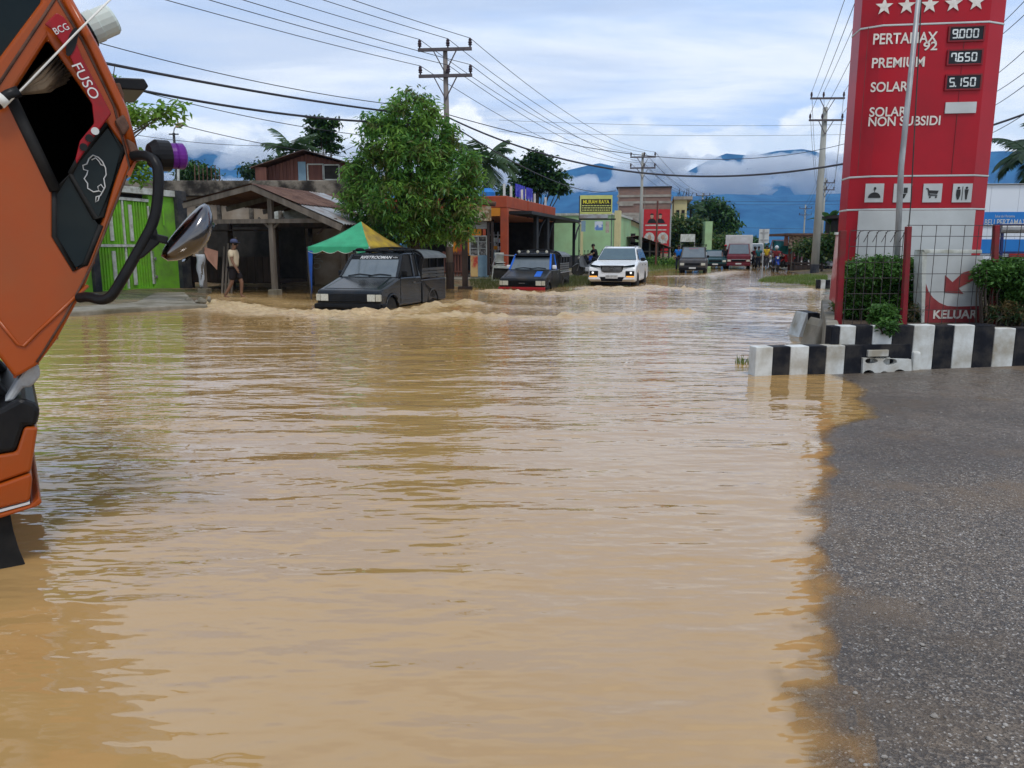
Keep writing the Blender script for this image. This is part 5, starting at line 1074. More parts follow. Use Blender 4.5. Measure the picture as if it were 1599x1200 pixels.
for u, dk in ((1018.5, 0), (1031.5, 0)):
    MB().prism(BL.poly([(u - 7.5, 349), (u - 5, 343.5), (u - 1.5, 341.5), (u + 1.5, 341.5), (u + 5, 343.5), (u + 7.5, 349)]), -0.012, -0.004, 'y').build('printed_suit', m_bst, bl)
    cx_, cz_ = BL.l(u, 338); MB().prism([(cx_ + 0.13 * math.cos(t), cz_ + 0.20 * math.sin(t)) for t in np.linspace(0, 6.28, 14, endpoint=False)], -0.016, -0.012, 'y').build('printed_face', m_skin, bl)
    MB().prism([(cx_ + 0.15 * math.cos(t), cz_ + 0.10 + 0.13 * math.sin(t)) for t in np.linspace(0.0, 3.14, 10)], -0.02, -0.016, 'y').build('printed_cap', m_bst, bl)
for u, cc in ((1014.5, m_bst), (1035.5, m_wpaint)):
    cx_, cz_ = BL.l(u, 372); MB().prism([(cx_ + 0.42 * math.cos(t), cz_ + 0.45 * math.sin(t)) for t in np.linspace(0, 6.28, 20, endpoint=False)], -0.010, -0.004, 'y').build('printed_disc', m_wpaint, bl)
    MB().prism([(cx_ + 0.16 * math.cos(t), cz_ + 0.05 + 0.21 * math.sin(t)) for t in np.linspace(0, 6.28, 14, endpoint=False)], -0.018, -0.014, 'y').build('printed_face', m_skin, bl)
    MB().prism([(cx_ - 0.36, cz_ - 0.42), (cx_ - 0.2, cz_ - 0.15), (cx_ + 0.2, cz_ - 0.15), (cx_ + 0.36, cz_ - 0.42)], -0.014, -0.010, 'y').build('printed_suit', cc, bl)
for v, h in ((351, 2.2), (358.5, 1.8)): bq2(1008 + (v > 355) * 1, v, 1042 - (v > 355) * 1, v + h, -0.014, -0.006, 'printed_line', m_wpaint)
o = MB().box(0, 0.14, 0, 0.14, 0, 1).build('x', m_rwood); bpy.data.objects.remove(o)
pp = FA(1025, 58); o = MB().tube([(pp.x, pp.y, -0.1), (pp.x, pp.y, AT(1025, 314, 58).z)], 0.07, 6).build('timber_post', m_rwood); tag(o, 'thin brown post standing before the red billboard', 'post')
ws_ = thing('white_sign', 'blank white sign on two posts before the bushes', 'sign', FA(1073, 61), 0); ws_['group'] = 'shop signs'; S2 = Frame(ws_.location, 0.0)
sb(1063, 366, 1086, 378, 0, 0.05, 'panel', m_wpaint, ws_, S2)
for u in (1063.5, 1085): sb(u - 0.8, 366, u + 0.8, 424, 0.06, 0.12, 'post', m_gry, ws_, S2)
gp_ = FA(1106, 66); o = MB().box(gp_.x - 0.3, gp_.x + 0.3, gp_.y, gp_.y + 1.5, -0.1, AT(1106, 346, 66).z).build('gate_pillar', m_hall); tag(o, 'pale green gate pillar half hidden by the bushes', 'pillar')
# ================================================================ right side: planter, price totem, fence, petrol station
m_sw = mat('white_kerb_paint', (0.60, 0.62, 0.60), (0.50, 0.51, 0.48), scale=5, rough=0.7, dirt=(0.30, 0.27, 0.21), dscale=2.2, bump=0.15, bscale=25)
m_sbk = mat('black_kerb_paint', (0.009, 0.010, 0.014), (0.017, 0.018, 0.022), scale=4, rough=0.6, spec=0.12, dirt=(0.042, 0.038, 0.034), dscale=4, bump=0.15, bscale=25)
m_soil = mat('planter_soil', (0.085, 0.060, 0.040), (0.05, 0.035, 0.024), scale=6, rough=0.95, bump=0.6, bscale=14)
m_tot = mat('totem_red', (0.37, 0.006, 0.016), (0.32, 0.005, 0.014), scale=0.7, rough=0.35, dirt=(0.27, 0.007, 0.015), dscale=1.1)
m_tw = mat('totem_white', (0.50, 0.52, 0.51), (0.45, 0.47, 0.46), scale=1.2, rough=0.5, dirt=(0.38, 0.39, 0.38), dscale=1)
m_post = mat('red_fence_post', (0.22, 0.012, 0.02), (0.17, 0.01, 0.016), scale=6, rough=0.5, dirt=(0.12, 0.03, 0.025), dscale=4)
m_fw = mat('fence_wire', (0.035, 0.030, 0.030), (0.06, 0.05, 0.045), rough=0.6)
m_galv = mat('galvanised_pipe', (0.36, 0.37, 0.37), (0.24, 0.24, 0.24), scale=9, rough=0.5, metal=0.4, st=(1, 1, 0.3))
m_letter = mat('cream_lettering', (0.66, 0.62, 0.56), (0.56, 0.52, 0.46), scale=20, rough=0.5)
m_ledoff = mat('display_black', (0.012, 0.014, 0.018), rough=0.2); m_led = mat('display_digit', (0.70, 0.74, 0.72), rough=0.4)
L0, L1 = G(1180, 588), G(1440, 578.5, 0.02); ang = math.atan2(L1.y - L0.y, L1.x - L0.x)
LW = Frame(L0, ang); pw = thing('low_wall', 'low black and white striped wall with a moulded drain block at the water edge', 'wall', L0, ang)
zl_ = LW.l(1240, 541.5)[1]; us = [1180, 1207, 1234, 1263, 1290, 1319, 1346]
for i in range(6):
    a, b = LW.l(us[i], 570)[0], LW.l(us[i + 1], 570)[0]; MB().box(a, b - 0.003, 0, 0.17, -0.4, zl_).build('block', (m_sw, m_sbk)[i % 2], pw, bevel=0.008)
a, b = LW.l(1346, 570)[0], LW.l(1424, 570)[0]; zm_ = LW.l(1380, 558.5)[1]
MB().box(a, b, 0.02, 0.17, zm_, zl_).build('block', m_sbk, pw, bevel=0.006); p, q = LW.l(1355, 557.5), LW.l(1388, 546.5); MB().box(p[0], q[0], -0.012, 0.03, p[1], q[1]).build('block', m_sw, pw, bevel=0.006)
def oval(u, v, ru, rv, n=14): return [LW.l(u + ru * math.cos(t), v + rv * math.sin(t)) for t in np.linspace(0, 2 * math.pi, n, endpoint=False)]
plate([LW.l(1346, 559), LW.l(1421, 561), LW.l(1422, 600), LW.l(1344, 600)], [oval(1359, 563.5, 10, 4.6), oval(1388, 564.5, 11, 5.4), oval(1355, 584, 9, 6.5), oval(1379, 587, 9, 7.5), oval(1403, 584, 10, 7.5)], -0.03, 0.12, 'drain_block', m_sw, pw)
MB().box(a + 0.01, b - 0.01, 0.125, 0.17, -0.3, zm_ - 0.003).build('drain_back', m_sbk, pw)
MB().box(b + 0.003, LW.l(1436, 570)[0], -0.02, 0.17, -0.2, LW.l(1430, 549.5)[1]).build('block', m_sw, pw, bevel=0.02)
U0, U1 = G(1445, 577, 0.03) , G(1599, 571.5, 0.06); ang2 = math.atan2(U1.y - U0.y, U1.x - U0.x)
UW = Frame(U0, ang2); pl2 = thing('planter', 'raised planter bed with a tall black and white striped wall', 'planter', U0, ang2)
zu = UW.l(1460, 509)[1]; us = [1298, 1311, 1336, 1362, 1393, 1426, 1459, 1489, 1521, 1552, 1585, 1620, 1656, 1700, 1750, 1800]
for i in range(len(us) - 1):
    a, b = UW.l(us[i], 540)[0], UW.l(us[i + 1], 540)[0]; MB().box(a, b - 0.003, 0, 0.16, -0.3, zu - (0.035 if i > 8 else 0) + 0.004 * (i % 3)).build('block', (m_sbk, m_sw)[i % 2], pl2, bevel=0.010)
xa = UW.l(1299, 540)[0]; xz = UW.l(1800, 540)[0]; bk = G(1283, 471, zu) - UW.P; bx_, by_ = bk.dot(UW.d), bk.dot(UW.n)
MB().prism([(xa, 0.165), (xa + 0.16, 0.165), (bx_ + 0.16, by_), (bx_, by_)], -0.35, zu + 0.004, 'z').build('return_wall', m_conc, pl2, bevel=0.02)
MB().prism([(xa + 0.165, 0.165), (xz, 0.165), (xz, by_), (bx_ + 0.165, by_)], -0.3, zu - 0.05, 'z').build('soil', m_soil, pl2)
p, q, r_ = G(1250, 527), G(1282, 522), G(1284, 505)
bt = thing('buttress', 'sloping black and white kerb stub standing in the water by the planter', 'kerb', p, 0.0); BF = Frame(p, 0.0)
MB().prism(BF.poly([(1247, 530), (1260, 491), (1262, 489), (1262, 530)]), 0, 0.5, 'y').build('block', m_sw, bt); MB().prism(BF.poly([(1262.4, 530), (1262.4, 489), (1281, 489), (1281, 530)]), 0.0, 0.5, 'y').build('block', m_sbk, bt)
rr = thing('rubble_block', 'rough grey concrete lump at the corner of the planter', 'rubble', G(1282, 545), 0.0); RF = Frame(rr.location, 0)
MB().prism(RF.poly([(1268, 548), (1279, 510), (1287, 498), (1297, 545), (1290, 552)]), -0.05, 0.5, 'y').build('lump', m_conc, rr, bevel=0.03)
sk = thing('kerb_block', 'short black and white kerb by the grass patch', 'kerb', G(1277, 451), R(-8)); KB = Frame(sk.location, R(-8))
for (u0, u1, mm) in ((1276, 1282, m_sbk), (1282.2, 1289.5, m_sw), (1289.8, 1297, m_sbk)): MB().box(KB.l(u0, 445)[0], KB.l(u1, 445)[0], 0, 0.2, -0.3, KB.l(1285, 437.5)[1]).build('block', mm, sk, bevel=0.01)

# ---- price totem
TA = R(-7.5); TP = AT(1440, 390, 10.7); TP.z = 0; TT = Frame(TP, TA)
to = thing('price_totem', 'tall red fuel price totem with white lettering and digital price panels', 'sign', TP, TA)
xl = TT.l(1330, 300)[0]; xr = TT.l(1549, 300)[0]
def sect(z0, z1, nm, mm, grow=0.0):
    pl_ = [(xl - grow, 0.14 - grow), (xl + 0.24, -grow), (xr - 0.24, -grow), (xr + grow, 0.14 - grow), (xr + grow, 0.52 + grow), (xl - grow, 0.52 + grow)]
    return MB().prism(pl_, z0, z1, 'z').build(nm, mm, to, bevel=0.006)
zA_, zB_, zC_ = TT.l(1440, 327)[1], TT.l(1440, 275)[1], TT.l(1440, 38)[1]
sect(0.1, zA_ - 0.012, 'base', m_tot); sect(zA_ + 0.012, zB_ - 0.012, 'icon_section', m_tot); sect(zB_ + 0.012, zC_ - 0.012, 'price_section', m_tot); sect(zC_ + 0.012, 7.4, 'top_section', m_tot)
for z in (zA_, zB_, zC_): sect(z - 0.012, z + 0.012, 'white_band', m_tw, 0.006)
p = TT.l(1341, 330); q = TT.l(1523, 330); MB().box(p[0], q[0], -0.02, -0.003, 0.1, zA_ - 0.016).build('white_panel', m_tw, to)
for uu in (1345, 1493): xx = TT.l(uu, 200)[0]; MB().box(xx - 0.004, xx + 0.004, -0.006, -0.001, zB_ + 0.02, zC_ - 0.02).build('panel_joint', m_post, to)
def ttext(s, u0, u1, v, hpx, bold=0.018):
    a, b = TT.l(u0, v), TT.l(u1, v); h = hpx / F * 10.9; return text(s, m_letter, to, (a[0] + b[0]) / 2, (a[1] + b[1]) / 2, h, b[0] - a[0], y=-0.008, bold=bold)
ttext('PERTAMAX', 1364, 1464, 60, 15); ttext('92', 1442, 1464, 72.5, 12); ttext('PREMIUM', 1362, 1444, 98, 14); ttext('SOLAR', 1360, 1418, 136, 14); ttext('SOLAR', 1358, 1416, 175, 13.5); ttext('NON SUBSIDI', 1356.5, 1468.5, 189.5, 13.5)
SEG = {'0': 'abcdef', '9': 'abcdfg', '7': 'abcf', '6': 'acdefg', '5': 'acdfg', '1': 'bc'}
for s, (u0, v0, u1, v1) in (('9.000', (1482, 42, 1536, 64.5)), ('7.650', (1480, 79, 1533, 101)), ('5.150', (1477, 118, 1531, 140))):
    p, q = TT.l(u0, v1), TT.l(u1, v0)
    pn = MB().box(p[0], q[0], -0.02, -0.002, p[1], q[1]).build('price_display', m_ledoff, to)
    for bx2 in ((p[0] - .02, q[0] + .02, q[1], q[1] + .018), (p[0] - .02, q[0] + .02, p[1] - .018, p[1]), (p[0] - .02, p[0], p[1], q[1]), (q[0], q[0] + .02, p[1], q[1])): MB().box(bx2[0], bx2[1], -0.026, -0.001, bx2[2], bx2[3]).build('display_frame', m_post, pn)
    w_ = (q[0] - p[0]); hh = (q[1] - p[1]); dw = 0.18 * w_; x = p[0] + 0.09 * w_; zc_ = (p[1] + q[1]) / 2; sh_ = 0.30 * hh; th = 0.016
    sm = MB()
    for ch in s:
        if ch == '.': sm.box(x - 0.05 * w_, x - 0.05 * w_ + th, -0.024, -0.020, zc_ - sh_ - th / 2, zc_ - sh_ + th / 2); continue
        X0, X1 = x, x + dw - 0.02
        for g in SEG[ch]:
            {'a': lambda: sm.box(X0, X1, -0.024, -0.021, zc_ + sh_ - th / 2, zc_ + sh_ + th / 2), 'g': lambda: sm.box(X0, X1, -0.024, -0.021, zc_ - th / 2, zc_ + th / 2), 'd': lambda: sm.box(X0, X1, -0.024, -0.021, zc_ - sh_ - th / 2, zc_ - sh_ + th / 2),
             'f': lambda: sm.box(X0 - th / 2, X0 + th / 2, -0.025, -0.0205, zc_ + .004, zc_ + sh_), 'b': lambda: sm.box(X1 - th / 2, X1 + th / 2, -0.025, -0.0205, zc_ + .004, zc_ + sh_),
             'e': lambda: sm.box(X0 - th / 2, X0 + th / 2, -0.025, -0.0205, zc_ - sh_, zc_ - .004), 'c': lambda: sm.box(X1 - th / 2, X1 + th / 2, -0.025, -0.0205, zc_ - sh_, zc_ - .004)}[g]()
        x += dw + 0.028 * w_
    sm.build('digits', m_led, pn)
p, q = TT.l(1475, 178), TT.l(1525, 159.5); MB().box(p[0], q[0], -0.02, -0.002, p[1], q[1]).build('blank_display', m_tw, to)
for u, v in ((1381, 11), (1416, 9.5), (1452, 8), (1489, 6), (1525, 3.5)):
    cx_, cz_ = TT.l(u, v); MB().prism([(cx_ + (0.115 if k % 2 == 0 else 0.046) * math.sin(k * math.pi / 5), cz_ + (0.115 if k % 2 == 0 else 0.046) * math.cos(k * math.pi / 5)) for k in range(10)], -0.014, -0.003, 'y').build('star', m_letter, to)
ic = []
for (u0, u1) in ((1350, 1381), (1394, 1425), (1440, 1472), (1486, 1519)):
    p, q = TT.l(u0, 316.5), TT.l(u1, 287); o = MB().box(p[0], q[0], -0.014, -0.002, p[1], q[1]).build('icon_panel', m_tw, to); ic.append((o, (p[0] + q[0]) / 2, (p[1] + q[1]) / 2, (q[0] - p[0]) / 2))
def ipoly(k, pts, nm='pictogram'): o, cx_, cz_, h = ic[k]; MB().prism([(cx_ + x * h, cz_ + z * h) for x, z in pts], -0.020, -0.0145, 'y').build(nm, m_num, o)
circ = lambda cx_, cz_, r, n=14, a0=0, a1=2 * math.pi: [(cx_ + r * math.cos(t), cz_ + r * math.sin(t)) for t in np.linspace(a0, a1, n, endpoint=a1 < 6)]
ipoly(0, [(0.68 * math.cos(t), -0.55 + 0.62 * math.sin(t)) for t in np.linspace(0, math.pi, 16)]); ipoly(0, [(-.03, .1), (.03, .1), (.03, .35), (-.03, .35)]); ipoly(0, circ(0, .5, .16, 14, -2.6, 2.0))
ipoly(1, [(-.5, -.1), (.4, -.1), (.2, -.6), (-.3, -.6)]); ipoly(1, [(.1, .0), (.5, .0), (.5, .6), (.1, .6)]); ipoly(1, [(-.5, .15), (-.2, .15), (-.2, .4), (-.5, .4)])
ipoly(2, [(-.7, .55), (-.45, .5), (-.3, -.15), (.5, -.2), (.55, -.3), (-.4, -.3), (-.55, .4), (-.7, .45)]); ipoly(2, [(-.4, .3), (.62, .25), (.5, -.1), (-.3, -.05)]); ipoly(2, circ(-.25, -.45, .1)); ipoly(2, circ(.4, -.45, .1))
for s in (-1, 1):
    ipoly(3, circ(s * .42, .55, .13)); ipoly(3, [(s * .42 - .2, .38), (s * .42 + .2, .38), (s * .42 + (.22 if s < 0 else .12), -.2), (s * .42 + .08, -.7), (s * .42 - .08, -.7), (s * .42 - (.22 if s < 0 else .12), -.2)])
ipoly(3, [(-.025, -.75), (.025, -.75), (.025, .7), (-.025, .7)])
fp = AT(1404, 425, 10.25); ft = AT(1441, -60, 10.25); ft.x = fp.x + (ft.x - fp.x); fpo = thing('flagpole', 'thin galvanised pole standing in front of the price totem', 'pole', (fp.x, fp.y, 0), 0)
MB().tube([(0, 0, 0.3), (ft.x - fp.x - 0.05, 0, ft.z * 0.5), (ft.x - fp.x, 0, ft.z)], [0.040, 0.036, 0.030], 10).build('pipe', m_galv, fpo, smooth=True); MB().tube([(0.075, 0.0, 0.3), (0.09, 0.02, 2), (ft.x - fp.x + 0.02, 0.02, ft.z)], 0.008, 5).build('rope', m_fw, fpo)

# ---- exit sign
KA = ang2; KP = AT(1487, 390, 9.75); KP.z = zu - 0.05; KS = Frame(KP, KA); ks = thing('exit_sign', 'white and red exit sign box reading KELUAR', 'sign', KP, KA); ks['group'] = 'station signs'
KL = lambda pts: [(x, z) for x, z in KS.poly(pts)]
m_kr = mat('faded_red_print', (0.26, 0.040, 0.045), (0.22, 0.034, 0.038), scale=3, rough=0.5, dirt=(0.30, 0.08, 0.07), dscale=2)
MB().prism(KL([(1447, 398), (1536, 399), (1533, 506), (1443, 505)]), 0.0, 0.16, 'y').build('face', m_tw, ks)
MB().prism(KL([(1440, 393), (1447.5, 396), (1443, 506), (1438.5, 506)]), -0.01, 0.17, 'y').build('side_frame', m_wpaint, ks); MB().prism(KL([(1441, 390), (1533, 390.5), (1533, 396), (1444, 396)]), -0.015, 0.18, 'y').build('top_frame', m_wpaint, ks, bevel=0.006)
MB().prism(KL([(1446, 443), (1450, 455), (1457, 465), (1467, 473), (1479, 478), (1493, 479), (1534, 478), (1533.5, 505), (1443.5, 504)]), -0.006, -0.001, 'y').build('red_field', m_kr, ks)
MB().prism(KL([(1476, 430), (1487.5, 441), (1504, 426), (1522, 421), (1522, 437), (1497, 450), (1504.5, 459), (1474.5, 457)]), -0.006, -0.001, 'y').build('arrow', m_kr, ks)
a, b = KS.l(1457, 491), KS.l(1526, 491.5); text('KELUAR', m_letter, ks, (a[0] + b[0]) / 2, a[1], 0.115, b[0] - a[0], y=-0.012, bold=0.03)
# ---- mesh fence
FP = AT(1416, 390, 9.45); FP.z = zu - 0.06; FE = Frame(FP, ang2); fe = thing('mesh_fence', 'wire mesh fence with red square posts along the planter', 'fence', FP, ang2)
def fz(u, v, o=0.0): return FE.l(u, v, o)
(ax, az), (bx_, bz) = fz(1411, 507), fz(1419, 354); MB().bar((ax, 0, 0), (bx_, 0, bz), 0.062, 0.062, (0, 1, 0)).build('post', m_post, fe, bevel=0.006)
(ax, az), (bx_, bz) = fz(1317, 500), fz(1324, 360); MB().bar((ax, 0.12, 0), (bx_, 0.12, bz), 0.075, 0.062, (0, 1, 0)).build('post', m_post, fe, bevel=0.006)
(ax, az), (bx_, bz) = fz(1551, 500), fz(1556, 352); MB().bar((ax, 0, 0), (bx_, 0, bz), 0.062, 0.062, (0, 1, 0)).build('post', m_post, fe, bevel=0.006)
ztl = fz(1380, 360)[1]; ztr = fz(1480, 352)[1]; wr = 0.0042
x0, x1, x2 = fz(1330, 380)[0], fz(1414, 380)[0], fz(1720, 380)[0]
nv = 6
for i in range(nv + 1):
    x = x0 + (x1 - x0) * i / nv; MB().tube([(x, 0.05, 0.0), (x, 0.05, ztl - 0.02), (x + 0.06, 0.02, ztl - 0.0)], wr, 5).build('wire', m_fw, fe)
    if i < nv: MB().tube([(x + 0.12, 0.02, ztl), (x + 0.07, 0.06, ztl - 0.14)], wr, 5).build('wire', m_fw, fe)
nv = 14
for i in range(1, nv + 1):
    x = x1 + 0.02 + (x2 - x1) * i / nv; MB().tube([(x, 0, 0.0), (x, 0, ztr)], wr, 5).build('wire', m_fw, fe)
for k in range(6):
    z = ztl - 0.002 - k * 0.19; MB().tube([(x0, 0.045, z), (x1, 0.045, z)], wr, 5).build('wire', m_fw, fe) if z > 0 else None
    z = ztr - 0.002 - (0, 0.13, 0.36, 0.58, 0.80, 1.02)[k]; MB().tube([(x1, -0.006, z), (x2, -0.006, z)], wr, 5).build('wire', m_fw, fe) if z > 0 else None
# ---- narrow banner at the planter corner
bp = AT(1305, 390, 9.9); bp.z = 0; BNF = Frame(bp, R(35)); bn = thing('corner_banner', 'faded red banner on a white post at the corner of the planter', 'banner', bp, R(35)); bn['group'] = 'station signs'
m_bnr = mat('faded_banner', (0.30, 0.07, 0.07), (0.45, 0.33, 0.30), scale=1.6, rough=0.7, lo=0.42, hi=0.58)
MB().prism(BNF.poly([(1307, 366), (1313.5, 372), (1311.5, 479), (1296.5, 468)]), 0, 0.012, 'y').build('cloth', m_bnr, bn)
(ax, az), (bx_, bz) = BNF.l(1312, 480), BNF.l(1314, 365); MB().bar((ax, 0, az), (bx_, 0, bz), 0.03).build('post', m_wpaint, bn); MB().bar((bx_, 0.0, bz), (BNF.l(1305, 366)[0], 0, bz), 0.03).build('top_rod', m_wpaint, bn)
MB().bar((ax, 0, 0), (ax, 0, az + 0.02), 0.025).build('lower_post', m_rust, bn)
# ---- petrol station wall, banners and blue rack
SB = Frame(AT(1575, 390, 19), R(-4)); SB.P.z = 0; stn = thing('station_building', 'white petrol station building behind the totem', 'building', SB.P, R(-4))
def sq(u0, v0, u1, v1, y0, y1, nm, mm, par, bev=0): p, q = SB.l(u0, v1), SB.l(u1, v0); return MB().box(p[0], q[0], y0, y1, p[1], q[1]).build(nm, mm, par, bevel=bev)
m_pan = mat('white_cladding', (0.62, 0.66, 0.70), (0.58, 0.62, 0.66), scale=1, rough=0.4); m_bb = mat('blue_banner', (0.015, 0.14, 0.42), (0.02, 0.17, 0.48), scale=1.5, rough=0.5)
sx0 = SB.l(1500, 350)[0]; sx1 = SB.l(1720, 350)[0]; sz0, sz1 = SB.l(1600, 420)[1], SB.l(1600, 289)[1]
for k in range(5): MB().box(sx0 + (sx1 - sx0) * k / 5, sx0 + (sx1 - sx0) * (k + 1) / 5 - 0.006, 0, 0.3, sz0, sz1).build('panel', m_pan, stn)
sq(1500, 420.5, 1720, 470, 0, 5, 'plinth', m_conc, stn); MB().box(sx0, sx1, 0.301, 5, sz0, sz1 - 0.02).build('core', m_pan, stn); sq(1498, 286.5, 1720, 288.6, -0.05, 5, 'roof_edge', m_tw, stn)
sbn = thing('station_banner', 'blue banner reading BELI PERTAMAX on the white station building', 'banner', SB.P, R(-4)); sbn['group'] = 'station signs'
sq(1500, 331, 1690, 353, -0.03, -0.01, 'cloth', m_bb, sbn); a, b = SB.l(1537, 347.5), SB.l(1602, 346.5); text('BELI PERTAMAX', m_tw, sbn, (a[0] + b[0]) / 2, a[1], 0.14, b[0] - a[0], y=-0.036, bold=0.004)
a, b = SB.l(1553, 338), SB.l(1584, 338); text('Solusi dari Pertamina', m_tw, sbn, (a[0] + b[0]) / 2, a[1], 0.06, b[0] - a[0], y=-0.036)
sq(1500, 374, 1690, 396, -0.03, -0.01, 'lower_cloth', m_bb, sbn); sq(1575, 396.5, 1690, 402, -0.03, -0.01, 'red_stripe', m_rdp, sbn)
rkk = thing('blue_rack', 'blue steel rack with a rolled awning before the station wall', 'rack', SB.P - SB.n * 1.6, R(-4)); RK = Frame(rkk.location, R(-4))
m_brk = mat('dark_blue_steel', (0.012, 0.022, 0.09), (0.02, 0.03, 0.12), rough=0.45)
def rq(u0, v0, u1, v1, y0, y1, nm, mm): p, q = RK.l(u0, v1), RK.l(u1, v0); return MB().box(p[0], q[0], y0, y1, p[1], q[1]).build(nm, mm, rkk)
for u in (1556, 1562): 
    p, q = RK.l(u, 450), RK.l(u + 4, 357); MB().bar((p[0], 0, 0.1), (q[0], 0, q[1]), 0.05).build('upright', m_brk, rkk)
for v in (393, 401, 409): rq(1560, v, 1700, v + 3, -0.03, 0.03, 'rail', m_brk if v != 401 else m_dwood)
p, q = RK.l(1562, 357), RK.l(1700, 356); MB().tube([(p[0], 0, p[1]), (q[0], 0, q[1])], 0.11, 12).build('rolled_awning', m_gry, rkk); rq(1555, 350, 1700, 352, -0.1, 0.1, 'top_rail', m_brk)
# ---- road sign seen from behind, grass patch
rs = thing('road_sign', 'back of a pale rectangular road sign on a thin post in the grass patch', 'sign', G(1190, 437.5), R(-8)); RS = Frame(rs.location, R(-8)); rs['group'] = 'road signs'
p, q = RS.l(1185, 380), RS.l(1202, 358); MB().box(p[0], q[0], -0.01, 0.01, p[1], q[1]).build('panel', m_tw, rs)
(ax, az), (bx_, bz) = RS.l(1190.5, 437), RS.l(1193.5, 358); MB().bar((0, -0.035, -0.15), (bx_, -0.035, bz), 0.045).build('post', m_gry, rs)
for v in (363.5, 375): pp2 = RS.l(1194, v); MB().bar((pp2[0] - 0.18, -0.02, pp2[1]), (pp2[0] + 0.18, -0.02, pp2[1]), 0.03).build('bracket', m_gry, rs)
# ---- brown plank shop on the right, tarp, upper house
RSF = Frame(FA(1275, 52), R(4)); rsh = thing('plank_shop', 'old brown plank shop with a patterned fascia beside the concrete pole', 'shop', RSF.P, R(4))
def wq(u0, v0, u1, v1, y0, y1, nm, mm, par=rsh, F_=RSF): p, q = F_.l(u0, v1), F_.l(u1, v0); return MB().box(p[0], q[0], y0, y1, p[1], q[1]).build(nm, mm, par)
m_pat = mat('patterned_board', (0.36, 0.26, 0.18), (0.14, 0.09, 0.07), scale=5, rough=0.8, lo=0.45, hi=0.55, st=(1, 1, 1.5))
wq(1232, 369, 1400, 387, -0.02, 0.06, 'fascia', m_pat); wq(1224, 365, 1400, 368, -0.4, 4, 'roof', m_rust); wq(1225, 368.3, 1231.5, 384, -0.02, 0.06, 'fascia_end', m_rwood)
for i in range(14): wq(1240 + i * 11.5, 387.3, 1251 + i * 11.5, 425, 1.0, 1.05, 'plank', (m_dwood, m_rwood)[i % 3 == 0])
for u in (1237, 1247, 1285, 1310): wq(u - 1, 387.3, u + 1, 426, 0, 0.1, 'post', m_wood if u < 1250 else m_dwood)
wq(1238, 410, 1340, 413, -0.3, 0.9, 'bench', m_dwood); wq(1236, 414, 1262, 424, -0.4, 0.3, 'crate', m_dwood)
UH = Frame(FA(1330, 56), 0.0); uh = thing('upper_house', 'dark red timber house upper storey beside the totem edge', 'house', UH.P, 0)
for i in range(8): wq(1310 + i * 6, 342, 1315.5 + i * 6, 425, 0, 0.05, 'plank', m_rwood, uh, UH)
wq(1306, 336, 1370, 341, -0.4, 3, 'roof', m_dwood, uh, UH); wq(1310, 341.5, 1370, 425, 0.06, 3, 'core', m_dark, uh, UH)
tp = thing('teal_tarpaulin', 'teal tarpaulin slung beside the plank shop', 'tarpaulin', FA(1220, 53), 0); TPF = Frame(tp.location, 0.0); n = 8; V = []
for j in range(7):
    for i in range(9):
        u = 1208 + 29 * i / 8; v = 377 + (3 if i > 4 else 0) + j * 2.8 - (i - 4) ** 2 * 0.10 + (1.5 * math.sin(i * 1.3) if j > 3 else 0); x, z = TPF.l(u, v); V.append((x, 0.25 * math.sin(j * 0.6 + i * 0.9), z))
MB().add(V, [(j * 9 + i, j * 9 + i + 1, (j + 1) * 9 + i + 1, (j + 1) * 9 + i) for j in range(6) for i in range(8)]).build('sheet', mat('teal_sheet', (0.02, 0.16, 0.17), (0.015, 0.12, 0.13), rough=0.6), tp, smooth=True).modifiers.new('t', 'SOLIDIFY').thickness = 0.02
for u in (1209, 1235): x, z = TPF.l(u, 378); MB().bar((x, 0.1, -0.1), (x, 0.1, z), 0.06).build('pole', m_dwood, tp)
van('box_truck', 'dark red truck parked behind the motorbikes by the plank shop', 1226, 416, 2.2, 0.85, 2.1, 1.25, (1.9, 1.5), m_mar, 'truck', sub=-0.1, box=(0.95, -0.15, -2.6, 0.8, 2.0, m_mar), rot=R(-20))
# ================================================================ vegetation
def leaves_obj(name, centers, per, ll, lw, mat_, parent, droop=0.5, spread=0.25, seed=1, kind='stuff'):
    """centers: (n,3) twig ends; 'per' leaves at each; every leaf a folded 4-gon"""
    r = np.random.default_rng(seed); C = np.repeat(np.asarray(centers), per, 0); n = len(C)
    C = C + r.normal(0, spread, (n, 3)) * np.array([1, 1, 0.7])
    a = r.uniform(0, 2 * math.pi, n); e = r.normal(-droop, 0.45, n)
    D = np.stack([np.cos(a) * np.cos(e), np.sin(a) * np.cos(e), np.sin(e)], -1)
    S = np.cross(D, np.array([0, 0, 1.0])); S /= np.linalg.norm(S, axis=1, keepdims=True) + 1e-9
    U = np.cross(S, D); tw = r.uniform(-0.9, 0.9, n)[:, None]; S2 = S * np.cos(tw) + U * np.sin(tw); U2 = np.cross(S2, D)
    L_ = (ll * r.uniform(0.65, 1.25, n))[:, None]; Wd = (lw * r.uniform(0.7, 1.2, n))[:, None]
    v0 = C; v1 = C + D * L_ * 0.45 + S2 * Wd / 2 + U2 * Wd * 0.15; v2 = C + D * L_ - np.array([0, 0, 1]) * L_ * 0.12; v3 = C + D * L_ * 0.45 - S2 * Wd / 2 + U2 * Wd * 0.15
    V = np.stack([v0, v1, v2, v3], 1).reshape(-1, 3); Fc = np.arange(4 * n).reshape(-1, 4)
    o = np_mesh(name, V, Fc, mat_, parent); tag(o, kind=kind); return o
